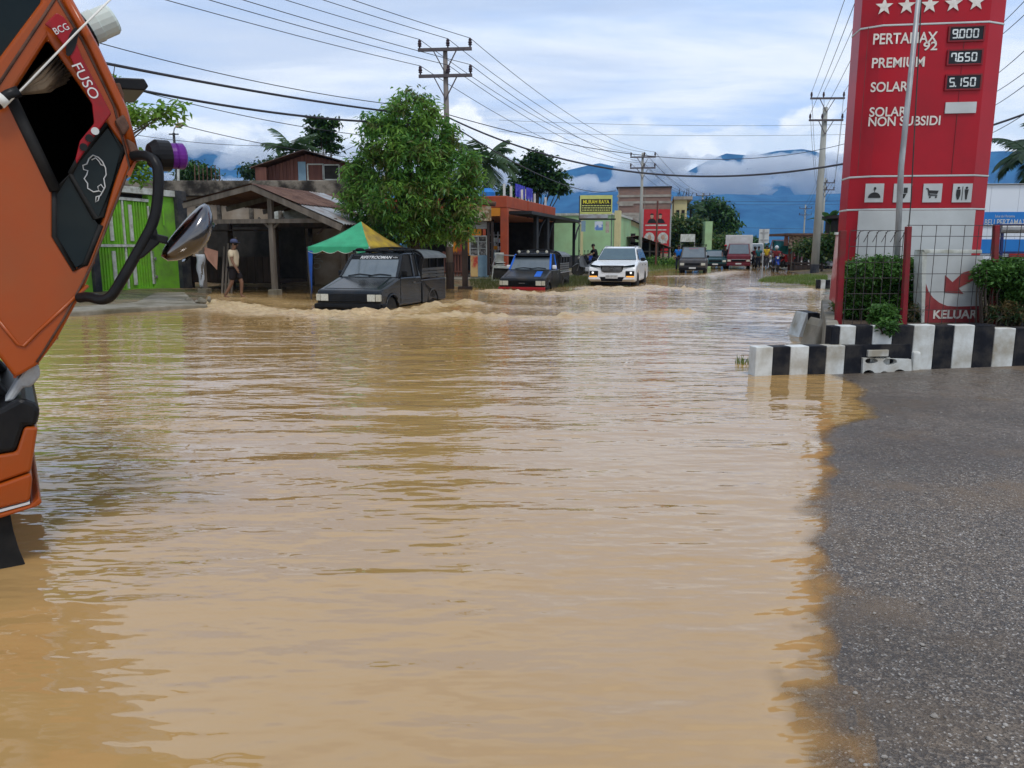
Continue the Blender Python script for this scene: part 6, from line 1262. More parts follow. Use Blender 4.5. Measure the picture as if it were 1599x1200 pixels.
def shell_pts(ells, n, r, lo=0.55):
    out = []; w = np.array([e[3] * e[4] * e[5] for e in ells]) ** 0.67; w /= w.sum()
    for k, (cx_, cy, cz_, rx, ry, rz) in zip(r.multinomial(n, w), ells):
        d = r.normal(size=(k, 3)); d /= np.linalg.norm(d, axis=1, keepdims=True); t = r.uniform(lo, 1.0, k)[:, None] ** 0.6
        out.append(np.array([cx_, cy, cz_]) + d * t * np.array([rx, ry, rz]))
    return np.concatenate(out)
m_bark = mat('bark', (0.085, 0.065, 0.05), (0.05, 0.038, 0.03), scale=6, rough=0.95, st=(1, 1, 0.3), bump=0.6)
def tree(name, label, cat, base, ells, ntw, per, ll, lw, mats, trunk_r=0.14, droop=0.5, spread=0.18, seed=1, lo=0.55, fork=0.35, group=None):
    e = thing(name, label, cat, base, 0, group); r = np.random.default_rng(seed)
    top = max(q[2] for q in ells); tr = MB(); cx_ = np.mean([q[0] for q in ells]); cy = np.mean([q[1] for q in ells])
    fk = Vector((cx_ * 0.3, cy * 0.3, top * fork))
    tr.tube([(0, 0, -0.3), (0.04, 0.02, top * fork * 0.5), tuple(fk), (cx_ * 0.7, cy * 0.7, top * 0.7), (cx_, cy, top)], [trunk_r * 1.25, trunk_r, trunk_r * 0.85, trunk_r * 0.5, trunk_r * 0.15], 9)
    for q in ells:
        for k in range(2):
            tgt = Vector((q[0] + r.uniform(-.5, .5) * q[3], q[1] + r.uniform(-.5, .5) * q[4], q[2] + r.uniform(-.2, .5) * q[5])); md = fk.lerp(tgt, 0.5) + Vector((r.uniform(-.15, .15), r.uniform(-.15, .15), 0.12))
            tr.tube([tuple(fk), tuple(md), tuple(tgt)], [trunk_r * 0.5, trunk_r * 0.28, trunk_r * 0.1], 6)
    tr.build('trunk', m_bark, e, smooth=True)
    for i, mm in enumerate(mats):
        leaves_obj('crown', shell_pts(ells, ntw // len(mats), r, lo), per, ll, lw, mm, e, droop, spread, seed * 7 + i)
    return e
m_mgA = leafmat('mango_leaf', (0.060, 0.165, 0.030), (0.110, 0.255, 0.052), 0.9, 0.45); m_mgB = leafmat('mango_leaf_young', (0.21, 0.37, 0.06), (0.12, 0.25, 0.045), 0.9, 0.45); m_mgC = leafmat('mango_leaf_brown', (0.12, 0.125, 0.035), (0.07, 0.10, 0.025))
m_lfA = leafmat('leaf_green', (0.060, 0.140, 0.030), (0.040, 0.100, 0.025)); m_lfB = leafmat('leaf_olive', (0.11, 0.140, 0.035), (0.07, 0.10, 0.028)); m_lfC = leafmat('leaf_dark', (0.022, 0.050, 0.020), (0.030, 0.065, 0.022)); m_lfL = leafmat('leaf_lime', (0.19, 0.33, 0.045), (0.12, 0.24, 0.035)); m_lfY = leafmat('leaf_dry', (0.20, 0.15, 0.06), (0.11, 0.08, 0.035))
mb_ = G(652, 459); mY = mb_.y
def E(u, v, ru, rv, Y, base, ry=None):
    p = AT(u, v, Y); k = Y / F; return (p.x - base.x, p.y - base.y, p.z, ru * k, (ry or ru) * k, rv * k)
mlob = [E(640, 182, 40, 34, mY, mb_), E(605, 222, 40, 34, mY - .3, mb_), E(675, 222, 42, 36, mY, mb_), E(648, 250, 50, 40, mY - .5, mb_), E(585, 268, 36, 34, mY, mb_), E(705, 262, 40, 36, mY - .2, mb_), E(570, 315, 34, 34, mY - .1, mb_), E(622, 312, 46, 42, mY - .8, mb_), E(680, 310, 46, 42, mY - .5, mb_), E(728, 312, 28, 38, mY + .1, mb_), E(640, 358, 52, 24, mY - .2, mb_), E(700, 352, 38, 26, mY, mb_), E(590, 352, 26, 20, mY, mb_), E(555, 275, 18, 20, mY, mb_), E(582, 192, 18, 14, mY, mb_), E(668, 165, 16, 16, mY, mb_), E(740, 262, 14, 20, mY, mb_), E(548, 318, 14, 14, mY, mb_)]
tree('mango_tree', 'dense round mango tree beside the first steel power pole', 'tree', mb_, mlob, 1050, 26, 0.22, 0.062, [m_mgA, m_mgB, m_mgA, m_mgC, m_mgB], 0.16, 0.45, 0.13, 3, lo=0.55, fork=0.3)
# loose branch of a broad-leaved tree reaching out from behind the truck
ab = FA(120, 19.5); ab.z = 0
at_ = tree('almond_tree', 'bright green branch of a broad-leaved tree reaching out behind the truck', 'tree', ab, [E(215, 183, 24, 12, 19, ab, 15), E(250, 180, 24, 11, 18.6, ab, 15), E(278, 168, 14, 11, 18.3, ab, 9), E(120, 150, 70, 50, 20, ab), E(60, 120, 80, 60, 21, ab), E(215, 260, 18, 22, 20.5, ab)], 1100, 9, 0.17, 0.10, [m_lfL, m_lfL], 0.06, 0.15, 0.12, 5, lo=0.2, fork=0.55)
def frond(mb, p, az, el, L_, r, nl=22, lw=0.05, ll=0.5, curl=1.2):
    pts = []; q = Vector(p); a = el
    for i in range(9): pts.append(q.copy()); q = q + Vector((math.cos(az) * math.cos(a), math.sin(az) * math.cos(a), math.sin(a))) * (L_ / 8); a -= curl / 8
    mb.tube([tuple(x) for x in pts], [0.03 * (1 - i / 9) + 0.006 for i in range(9)], 4)
    for i in range(nl):
        t = 0.12 + 0.86 * i / nl; f = t * 8; k = min(int(f), 7); c = pts[k].lerp(pts[k + 1], f - k); d = (pts[k + 1] - pts[k]).normalized(); s = d.cross(Vector((0, 0, 1))).normalized()
        l2 = ll * (0.45 + 1.1 * math.sin(math.pi * min(1, t * 0.9 + 0.08))) * 0.75
        for sg_ in (-1, 1):
            tip = c + (s * sg_ * 0.8 + d * 0.65 + Vector((0, 0, -0.35 - 0.3 * r.random()))) * l2; w2 = d * lw * 0.5
            mb.add([c - w2, c + w2, tip.lerp(c, 0.4) + w2 * 1.4, tip, tip.lerp(c, 0.4) - w2 * 1.2], [(0, 1, 2, 3, 4)])
m_palm = leafmat('palm_leaf', (0.035, 0.075, 0.028), (0.055, 0.10, 0.035)); m_palm2 = leafmat('palm_leaf_dark', (0.020, 0.045, 0.022), (0.03, 0.06, 0.025))
def palm(label, u, vtop, Y, nf, L_, mm, seed, trunk_r=0.13, nl=22, el0=0.3):
    b = FA(u, Y); top = AT(u, vtop, Y).z; e = thing('coconut_palm', label, 'palm tree', b, 0, 'palms'); r = random.Random(seed)
    MB().tube([(0, 0, -0.2), (0.12, 0.05, top * 0.5), (0.05, 0, top)], [trunk_r * 1.4, trunk_r, trunk_r * 0.9], 8).build('trunk', m_bark, e, smooth=True)
    mb = MB()
    for i in range(nf): frond(mb, (0.05, 0, top), 2 * math.pi * i / nf + r.uniform(-.25, .25), r.uniform(-0.25, 1.25), L_ * r.uniform(0.85, 1.1), r, nl, 0.07 * L_ / 2, 0.30 * L_, r.uniform(0.9, 1.7))
    o = mb.build('crown', mm, e); tag(o, kind='stuff'); return e
palm('coconut palm behind the red plank house', 462, 238, 41, 15, 1.75, m_palm, 1)
palm('grey-green coconut palm right of the mango tree', 757, 255, 44, 18, 2.3, m_palm, 2)
palm('coconut palm by the rear wing of the brick building', 1076, 328, 84, 14, 1.9, m_palm, 3, nl=14)
palm('dark palm behind the white station building', 1592, 245, 32, 18, 1.7, m_palm2, 4)
palm('dark palm at the right edge behind the station', 1640, 235, 34, 18, 2.4, m_palm2, 5)
def T(name, label, cat, u, v, Y, ells, ntw, per, ll, lw, mats, **k):
    b = FA(u, Y); return tree(name, label, cat, b, [E(a, c, ru, rv, Y + dy, b, ry) for (a, c, ru, rv, dy, ry) in ells], ntw, per, ll, lw, mats, **k)
T('open_tree', 'thin tree with tiered open branches behind the plank house', 'tree', 503, 0, 43, [(492, 190, 18, 5, 0, 12), (515, 193, 17, 5, 0, 12), (500, 207, 26, 8, 0, 12), (522, 214, 14, 6, 0, 10), (495, 222, 22, 7, 0, 12), (520, 232, 15, 5, 0, 10), (505, 200, 8, 16, 0, 8)], 240, 8, 0.26, 0.16, [m_lfC, m_lfA], trunk_r=0.09, droop=0.1, spread=0.12, seed=11, lo=0.1)
T('open_tree', 'spreading tree with layered dark leaves above the orange shop', 'tree', 838, 0, 52, [(820, 262, 22, 9, 0, 15), (845, 255, 25, 12, 0, 18), (860, 275, 26, 10, 0, 18), (825, 282, 28, 10, 0, 18), (850, 290, 34, 9, 0, 18), (872, 296, 16, 6, 0, 12), (838, 245, 12, 9, 0, 10), (805, 300, 25, 10, 0, 14)], 420, 9, 0.34, 0.20, [m_lfC, m_lfC, m_lfA], trunk_r=0.14, droop=0.15, spread=0.22, seed=12, lo=0.2)
T('bush', 'dark green bush behind the parapet below the street lamp', 'bush', 312, 0, 46, [(305, 268, 16, 12, 0, 14), (322, 272, 14, 9, 0, 12), (292, 274, 12, 8, 0, 10)], 240, 8, 0.24, 0.14, [m_lfC, m_lfA], trunk_r=0.06, seed=13, spread=0.2)
T('tree', 'low dark tree line behind the plank house roof', 'tree', 545, 0, 60, [(400, 268, 22, 10, 0, 16), (425, 262, 18, 12, 0, 16), (560, 272, 22, 10, 0, 16)], 240, 8, 0.34, 0.2, [m_lfC], seed=14, spread=0.25)
T('tree', 'rounded olive tree leaning over the white sign', 'tree', 1080, 0, 68, [(1060, 365, 18, 18, 0, 18), (1082, 358, 22, 18, 0, 20), (1100, 372, 14, 16, 0, 14), (1070, 385, 22, 14, 0, 20), (1055, 345, 8, 8, 0, 8)], 620, 8, 0.34, 0.2, [m_lfB, m_lfA, m_lfC], seed=15, spread=0.25)
T('tree', 'tall dark tree rising beyond the white sign', 'tree', 1112, 0, 95, [(1110, 325, 22, 14, 0, 20), (1128, 335, 18, 14, 0, 20), (1098, 345, 18, 14, 0, 18), (1120, 358, 25, 16, 0, 20), (1142, 352, 12, 12, 0, 12)], 620, 8, 0.50, 0.28, [m_lfC, m_lfA], seed=16, spread=0.35)
T('tree', 'leafy tree behind the teal car and the box truck', 'tree', 1125, 0, 80, [(1120, 385, 22, 16, 0, 20), (1140, 380, 16, 14, 0, 16), (1108, 395, 16, 12, 0, 16)], 420, 8, 0.36, 0.2, [m_lfB, m_lfA], seed=17, spread=0.25)
T('tree', 'far dark tree left of the road sign', 'tree', 1165, 0, 130, [(1155, 385, 16, 9, 0, 16), (1172, 383, 16, 11, 0, 16), (1187, 390, 10, 7, 0, 12)], 380, 7, 0.6, 0.36, [m_lfC, m_lfA], seed=18, spread=0.45)
T('tree', 'far low trees right of the road sign', 'tree', 1212, 0, 150, [(1200, 395, 16, 6, 0, 16), (1215, 393, 12, 7, 0, 12)], 200, 7, 0.6, 0.36, [m_lfC], seed=19, spread=0.45)
T('bush', 'large bush in front of the plank shop by the concrete pole', 'bush', 1285, 0, 47, [(1262, 385, 18, 10, 0, 14), (1295, 380, 20, 12, 0, 16), (1312, 392, 14, 14, 0, 14), (1280, 396, 18, 8, 0, 14)], 460, 8, 0.26, 0.15, [m_lfB, m_lfC, m_lfA], seed=20, spread=0.2, trunk_r=0.07)
bn_ = thing('banana_plant', 'banana leaves rising above the plank shop roof', 'plant', FA(1295, 58), 0); r = random.Random(5)
for i in range(7):
    mb = MB(); az = r.uniform(0, 6.28); pts = [Vector((0, 0, 3.2))]; a = r.uniform(0.6, 1.2)
    for k in range(6): pts.append(pts[-1] + Vector((math.cos(az) * math.cos(a), math.sin(az) * math.cos(a) * 0.6, math.sin(a))) * 0.32); a -= 0.22
    V = []
    for k, p in enumerate(pts):
        w_ = 0.24 * math.sin(math.pi * (k + 0.4) / 7); s = Vector((-math.sin(az), math.cos(az), 0.2)); V += [p - s * w_, p + s * w_]
    mb.add(V, [(2 * k, 2 * k + 1, 2 * k + 3, 2 * k + 2) for k in range(6)]).build('leaf', m_lfA, bn_)
MB().tube([(0, 0, 0), (0.05, 0, 3.3)], [0.16, 0.08], 8).build('stem', m_lfB, bn_)
# undergrowth right of the shed, far trees left
T('bush', 'weedy green bank under the open shed posts', 'bush', 1028, 0, 59, [(1022, 410, 16, 7, 0, 12), (1042, 411, 14, 6, 0, 12), (1005, 412, 12, 6, 0, 10)], 300, 8, 0.22, 0.09, [m_lfL, m_lfA], seed=21, spread=0.2, trunk_r=0.03)
# hedges in the planter
m_hdg = leafmat('hedge_leaf', (0.085, 0.19, 0.035), (0.05, 0.13, 0.028), 6)
def hedge(label, pts, n, seed, mats, ll=0.055, lw=0.03):
    b = Vector((np.mean([p[0] for p in pts]), np.mean([p[1] for p in pts]), zu - 0.06)); e = thing('hedge', label, 'shrub', b, 0, 'planter shrubs'); r = np.random.default_rng(seed)
    el = [(p[0] - b.x, p[1] - b.y, p[2] - b.z, *p[3:]) for p in pts]
    st = MB()
    for q in el:
        for k in range(9):
            x, y = q[0] + r.uniform(-.7, .7) * q[3], q[1] + r.uniform(-.5, .5) * q[4]; st.tube([(x * 0.9, y * 0.9, 0), (x + r.uniform(-.05, .05), y, q[2] * 0.6), (x + r.uniform(-.12, .12), y, q[2] + q[5] * 0.3)], [0.012, 0.009, 0.005], 5)
    tag(st.build('stem', m_bark, e), kind='stuff')
    for i, mm in enumerate(mats): leaves_obj('foliage', shell_pts(el, n // len(mats), r, 0.5), 7, ll, lw, mm, e, 0.1, 0.03, seed * 5 + i)
    return e
def H(u, v, ru, rv, Y, ry=0.35): p = AT(u, v, Y); k = Y / F; return (p.x, p.y, p.z, ru * k, ry, rv * k)
hedge('clipped green hedge behind the red fence post', [H(1345, 430, 28, 28, 10.2), H(1380, 425, 32, 25, 10.2), H(1418, 430, 22, 26, 10.2), H(1360, 470, 30, 28, 10.25), H(1400, 470, 30, 28, 10.25), H(1330, 470, 18, 30, 10.3)], 2300, 31, [m_hdg, m_hdg, m_hdg, m_lfA])
hedge('clipped green hedge right of the exit sign', [H(1546, 428, 20, 20, 9.4, .2), H(1572, 425, 32, 22, 9.5), H(1605, 425, 32, 22, 9.5), H(1572, 455, 32, 22, 9.6), H(1600, 450, 30, 22, 9.6), H(1650, 430, 40, 25, 9.6)], 2100, 32, [m_hdg, m_hdg, m_lfA])
hedge('leafy weed spilling over the striped planter wall', [H(1378, 492, 20, 15, 9.0, .12), H(1386, 510, 15, 11, 8.8, .08)], 170, 33, [m_hdg, m_lfA], 0.07, 0.035)
hedge('dry brown shrub at the left corner of the planter', [H(1326, 475, 12, 32, 10.6), H(1316, 490, 14, 18, 10.8)], 220, 34, [m_lfY, m_lfB], 0.07, 0.016)
hedge('withered grass tufts behind the right striped wall', [H(1568, 488, 26, 16, 9.3, .15), H(1600, 488, 30, 14, 9.3, .15), H(1428, 488, 10, 14, 9.8, .1)], 260, 35, [m_lfY, m_lfC], 0.09, 0.012)
def grass(name, label, poly, n, h, mats, seed, zfun):
    r = np.random.default_rng(seed); P = np.array(poly); lo, hi = P.min(0), P.max(0); q = r.uniform(lo, hi, (n * 3, 2)); q = q[inside(q[:, 0], q[:, 1], poly)][:n]; n = len(q)
    z = zfun(q[:, 0], q[:, 1]); a = r.uniform(0, 6.28, n); hh = h * r.uniform(0.5, 1.3, n); w_ = 0.012
    b = np.stack([q[:, 0], q[:, 1], z], -1); s = np.stack([np.cos(a), np.sin(a), 0 * a], -1) * w_; t = b + np.stack([r.normal(0, .3, n) * hh, r.normal(0, .3, n) * hh, hh], -1)
    V = np.stack([b - s, b + s, t + s * 0.2, t - s * 0.2], 1).reshape(-1, 3); o = np_mesh(name, V, np.arange(4 * n).reshape(-1, 4), mats); tag(o, label, 'grass', kind='stuff'); return o
gz = lambda x, y: ground_z(x, y)[0] - 0.01
m_grs = leafmat('grass_blade', (0.10, 0.17, 0.03), (0.19, 0.22, 0.06), 0.8)
grass('grass_patch', 'green grass on the spit around the road sign', gp([(1184, 440), (1240, 445), (1292, 447), (1292, 437), (1250, 435), (1196, 435)]), 4500, 0.12, m_grs, 41, gz)
grass('grass_verge', 'rough grass verge beyond the pickup taxis', gp([(735, 450), (800, 454), (925, 446), (925, 436), (880, 436), (735, 442)]), 7000, 0.14, leafmat('verge_blade', (0.13, 0.13, 0.05), (0.08, 0.11, 0.03), 3), 42, gz)
grass('grass_bank', 'grass bank beyond the white SUV', gp([(1015, 424), (1060, 420), (1060, 412), (1015, 414)]), 4000, 0.3, m_grs, 43, gz)
c = G(1165, 568); grass('water_weed', 'small tuft of grass poking through the flood by the low wall', [(c.x - .12, c.y - .1), (c.x + .12, c.y - .1), (c.x + .12, c.y + .12), (c.x - .12, c.y + .12)], 50, 0.10, m_grs, 44, lambda x, y: 0 * x - 0.02)

# ================================================================ poles and wires
m_pst = mat('painted_steel_pole', (0.20, 0.17, 0.15), (0.14, 0.12, 0.11), scale=3, rough=0.6, st=(1, 1, 0.2)); m_pcc = mat('concrete_pole', (0.33, 0.33, 0.30), (0.26, 0.26, 0.23), scale=3, rough=0.85, st=(1, 1, 0.2)); m_ins = mat('insulator', (0.035, 0.018, 0.025), rough=0.3); m_wire = mat('cable', (0.045, 0.045, 0.055), rough=0.6); m_arm = mat('cross_arm', (0.10, 0.085, 0.09), rough=0.6)
def pole(label, base, top, r, m, armdir, armw, arms, tan_base=True, lean=0.0, offs=(-1, 0.12, 1), band=None):
    e = thing('power_pole', label, 'pole', base, 0, 'power poles'); a = Vector((math.cos(armdir), math.sin(armdir), 0))
    MB().tube([(0, 0, -0.3), (lean * 0.5, 0, top * 0.5), (lean, 0, top)], [r * 1.25, r, r * 0.7], 12).build('shaft', m, e, smooth=True)
    if band: MB().tube([(0, 0, -0.35), (0.0, 0, band)], [r * 1.32, r * 1.27], 12).build('painted_base', m_navy, e)
    ends = []
    for z in arms:
        c = Vector((lean * z / top, -r - 0.02, z)); MB().bar(c - a * armw, c + a * armw, 0.09, 0.10).build('cross_arm', m_arm, e)
        for s in (-1, 1): MB().bar(c + a * armw * 0.45 * s, Vector((lean, -r, z - 0.75)), 0.035).build('brace', m_arm, e)
        for k in offs:
            p = c + a * armw * 0.94 * k; MB().lathe([(0.001, 0.04), (0.03, 0.04), (0.03, 0.10), (0.07, 0.12), (0.05, 0.17), (0.075, 0.19), (0.05, 0.25), (0.06, 0.28), (0.03, 0.34), (0.001, 0.35)], 10, tuple(p)).build('insulator', m_ins, e)
            ends.append(Vector(base) + p + Vector((0, 0, 0.34)))
    return e, ends
def hpx(v, Y): return AT(800, v, Y).z
T1b = G(703.5, 452); Y1 = T1b.y
T1, e1 = pole('brown steel power pole with two cross arms beside the mango tree', T1b, hpx(76, Y1), 0.11, m_pst, R(-6), 0.92, (hpx(79, Y1), hpx(120, Y1)), lean=-0.06)
MB().tube([(0, 0, -0.3), (0, 0, 0.95)], 0.15, 10).build('painted_base', m_dwood, T1); MB().tube([(0, 0, 1.5), (0, 0, 1.75)], 0.132, 10).build('white_band', m_wpaint, T1)
o = MB().box(-0.1, 0.1, -0.1, 0.1, 0, 3.3).build('shop_post', m_dwood); o.location = G(727, 452) + Vector((0, 0, -0.2)); tag(o, 'dark square timber post standing right of the steel pole', 'post'); ob_ = o
MB().box(-0.25, 0.25, -0.2, 0.2, 0.1, 0.3).build('foot', m_dwood, o)
T2b = FA(1000, 58); T2, e2 = pole('grey power pole rising in front of the brick building', T2b, hpx(239, 58), 0.12, m_pcc, R(-6), 0.92, (hpx(246, 58), hpx(263, 58)))
T3b = FA(1094.5, 108); T3, e3 = pole('far power pole above the tall trees', T3b, hpx(302, 108), 0.12, m_pcc, R(-6), 0.95, (hpx(306, 108),))
T4b = FA(1132, 160); T4, e4 = pole('farthest power pole on the left of the street', T4b, hpx(340, 160), 0.12, m_pcc, R(-6), 0.95, (hpx(342, 160),))
R1b = G(1272, 428); YR = R1b.y
R1, f1 = pole('tall grey concrete power pole right of the grass patch', R1b, hpx(168, YR), 0.19, m_pcc, R(-2), 0.95, (hpx(155, YR), hpx(189, YR)), lean=0.0, offs=(-1, -0.25, 1), band=0.55)
R2b = FA(1282, 84); R2, f2 = pole('second concrete pole far behind the tall one', R2b, hpx(278, 84), 0.13, m_pcc, R(-2), 0.95, (hpx(286, 84), hpx(297, 84)))
R3b = FA(1254, 140); R3, f3 = pole('far double-armed power pole before the mountain', R3b, hpx(320, 140), 0.14, m_pcc, R(-2), 1.1, (hpx(326, 140), hpx(336, 140)))
def cable(p, q, sag, r, n=24, nm='power_line', label=None, grp=None):
    p, q = Vector(p), Vector(q); pts = []
    for i in range(n + 1):
        t = i / n; c = p.lerp(q, t); c.z -= sag * 4 * t * (1 - t); pts.append(tuple(c))
    o = MB().tube(pts, r, 5).build(nm, m_wire, smooth=True)
    tag(o, label, 'cable', grp); return o
names = ['top left', 'top middle', 'top right', 'lower left', 'lower middle', 'lower right']
T0 = Vector((-21, 1.0, 0)); d0 = Vector((0.55, -0.80, 0))
for i in range(6):
    k = (-1, 0.12, 1)[i % 3]; end = Vector((-21, 1, 0)) + d0 * k * 0.9 + Vector((0, 0, 9.6 - 1.0 * (i // 3)))
    cable(e1[i], end, 0.55, 0.011, 30, label='thin power line at the ' + names[i] + ' insulator, running out over the truck', grp='power lines')
    cable(e1[i], e2[i], 0.75, 0.011, label='thin power line from the ' + names[i] + ' insulator of the mango pole down the street', grp='power lines')
    cable(e2[i], e3[i % 3] - Vector((0, 0, 0.9 * (i // 3))), 0.9, 0.013, label='far power line from the ' + names[i] + ' insulator of the brick building pole', grp='power lines')
    R0 = Vector((1.4, -6.0, 0)) + Vector((1, -0.1, 0)) * (0.95 * (-1, -0.25, 1)[i % 3]) + Vector((0, 0, 10.2 - 1.1 * (i // 3)))
    cable(f1[i], R0, 0.5, 0.011, 30, label='power line from the ' + names[i] + ' insulator of the concrete pole towards the viewer', grp='power lines')
    cable(f1[i], f2[i], 0.6, 0.012, label='power line from the ' + names[i] + ' insulator of the concrete pole to the next one', grp='power lines')
    cable(f2[i], f3[i], 0.9, 0.014, label='far power line on the right ' + names[i] + ' insulator', grp='power lines')
for i in range(3): cable(e3[i], e4[i], 0.9, 0.014, label='farthest power line on the left, ' + ('outer', 'middle', 'inner')[i] + ' one', grp='power lines')
lowp = Vector((T1b.x - 0.15, T1b.y - 0.1, hpx(184, Y1)))
cable(lowp, AT(120, 90, 15), 0.12, 0.030, label='thick black cable slung from the mango pole to the left, upper one', grp='thick cables')
cable(lowp - Vector((0, 0, .18)), AT(110, 118, 17), 0.30, 0.032, label='thick black cable slung from the mango pole to the left, lower one', grp='thick cables')
cable(lowp + Vector((0, 0, .25)), AT(60, 40, 20), 0.3, 0.013, label='thin line crossing the sky above the street lamp', grp='service lines')
cable(AT(600, 215, 30), AT(40, 90, 22), 0.3, 0.013, label='thin line sloping down behind the mango tree', grp='service lines')
cable(AT(540, 245, 36), AT(60, 130, 26), 0.3, 0.015, label='thin line crossing above the plank house', grp='service lines')
cable(AT(420, 228, 40), AT(120, 195, 30), 0.2, 0.012, label='thin low line behind the street lamp', grp='service lines')
cable(AT(560, 225, 34), AT(500, 250, 38), 0.05, 0.012, label='short service line rising from the plank house', grp='service lines')
cable(lowp + Vector((0.1, 0, 0.02)), Vector((15.5, 19.5, 5.9)), 2.35, 0.030, 40, label='thick black cable sagging across the street', grp='thick cables')
cable(lowp + Vector((0.1, 0, 0.1)), AT(1330, 222, 44), 1.2, 0.016, 40, label='thin line above the thick cable across the street', grp='service lines')
cable(lowp + Vector((0.1, 0, -0.15)), AT(962, 298, 73), 0.9, 0.026, label='cable sloping down from the mango pole to the brick building', grp='thick cables')
for k, (a, b, y) in enumerate(((188, 192, 60), (206, 208, 75), (312, 310, 90), (318, 316, 120), (352, 358, 150))): cable(AT(1050 if k > 1 else 780, a, y), AT(1420, b, y), 0.3, 0.012 * y / 60, 16, label='faint horizontal line number %s crossing before the mountain' % ('one', 'two', 'three', 'four', 'five')[k], grp='cross lines')
for k in range(6): cable(AT(1545, (70, 125, 150, 170, 210, 55)[k], 24), AT(1760, (-140, -80, -20, 0, 60, -180)[k], 9), 0.1, 0.009, 10, label='thin line fanning out of the right edge above the station, %s' % ('first', 'second', 'third', 'fourth', 'fifth', 'sixth')[k], grp='station lines')
# street lamp left
lp = thing('street_lamp', 'thin street lamp with an orange-brown head above the green shop', 'street lamp', FA(285, 34), 0); LF = Frame(lp.location, 0.0)
zt2 = LF.l(285, 208)[1]; MB().tube([(0, 0, 0), (0, 0, zt2)], 0.055, 8).build('pole', m_navy, lp); MB().bar((-0.2, 0, zt2 - 0.05), (0.2, 0, zt2 - 0.05), 0.05).build('cross_arm', m_navy, lp)
MB().tube(smoothp([(0, 0, zt2), (0.03, 0, zt2 + 0.18), (0.16, 0, zt2 + 0.30)], 2), 0.025, 6).build('bracket', m_zinc, lp); MB().prism([(0.10, zt2 + 0.22), (0.20, zt2 + 0.40), (0.48, zt2 + 0.43), (0.50, zt2 + 0.36), (0.28, zt2 + 0.22)], -0.1, 0.1, 'y').build('lamp_head', mat('lamp_cover', (0.40, 0.27, 0.16), rough=0.4), lp, bevel=0.02)
for u, v0, v1, Y in ((279, 262, 284, 33),): o = MB().tube([tuple(AT(u, v1, Y)), tuple(AT(u, v0, Y))], 0.05, 6).build('white_pipe', m_wpaint); tag(o, 'short white pipe standing on the parapet under the street lamp', 'pipe')
wt = thing('water_tank', 'blue water tank seen between the mango tree and the orange shop', 'tank', FA(762, 40), 0); z0_ = AT(762, 312, 40).z; MB().lathe([(0.001, z0_ - 0.4), (0.38, z0_ - 0.4), (0.4, z0_ + 0.35), (0.2, z0_ + 0.55), (0.001, z0_ + 0.56)], 16).build('drum', m_bb, wt)
for s in ((-.3, -.3), (.3, -.3), (.3, .3), (-.3, .3)): MB().bar((s[0], s[1], 0), (s[0], s[1], z0_ - 0.4), 0.08).build('leg', m_dwood, wt)

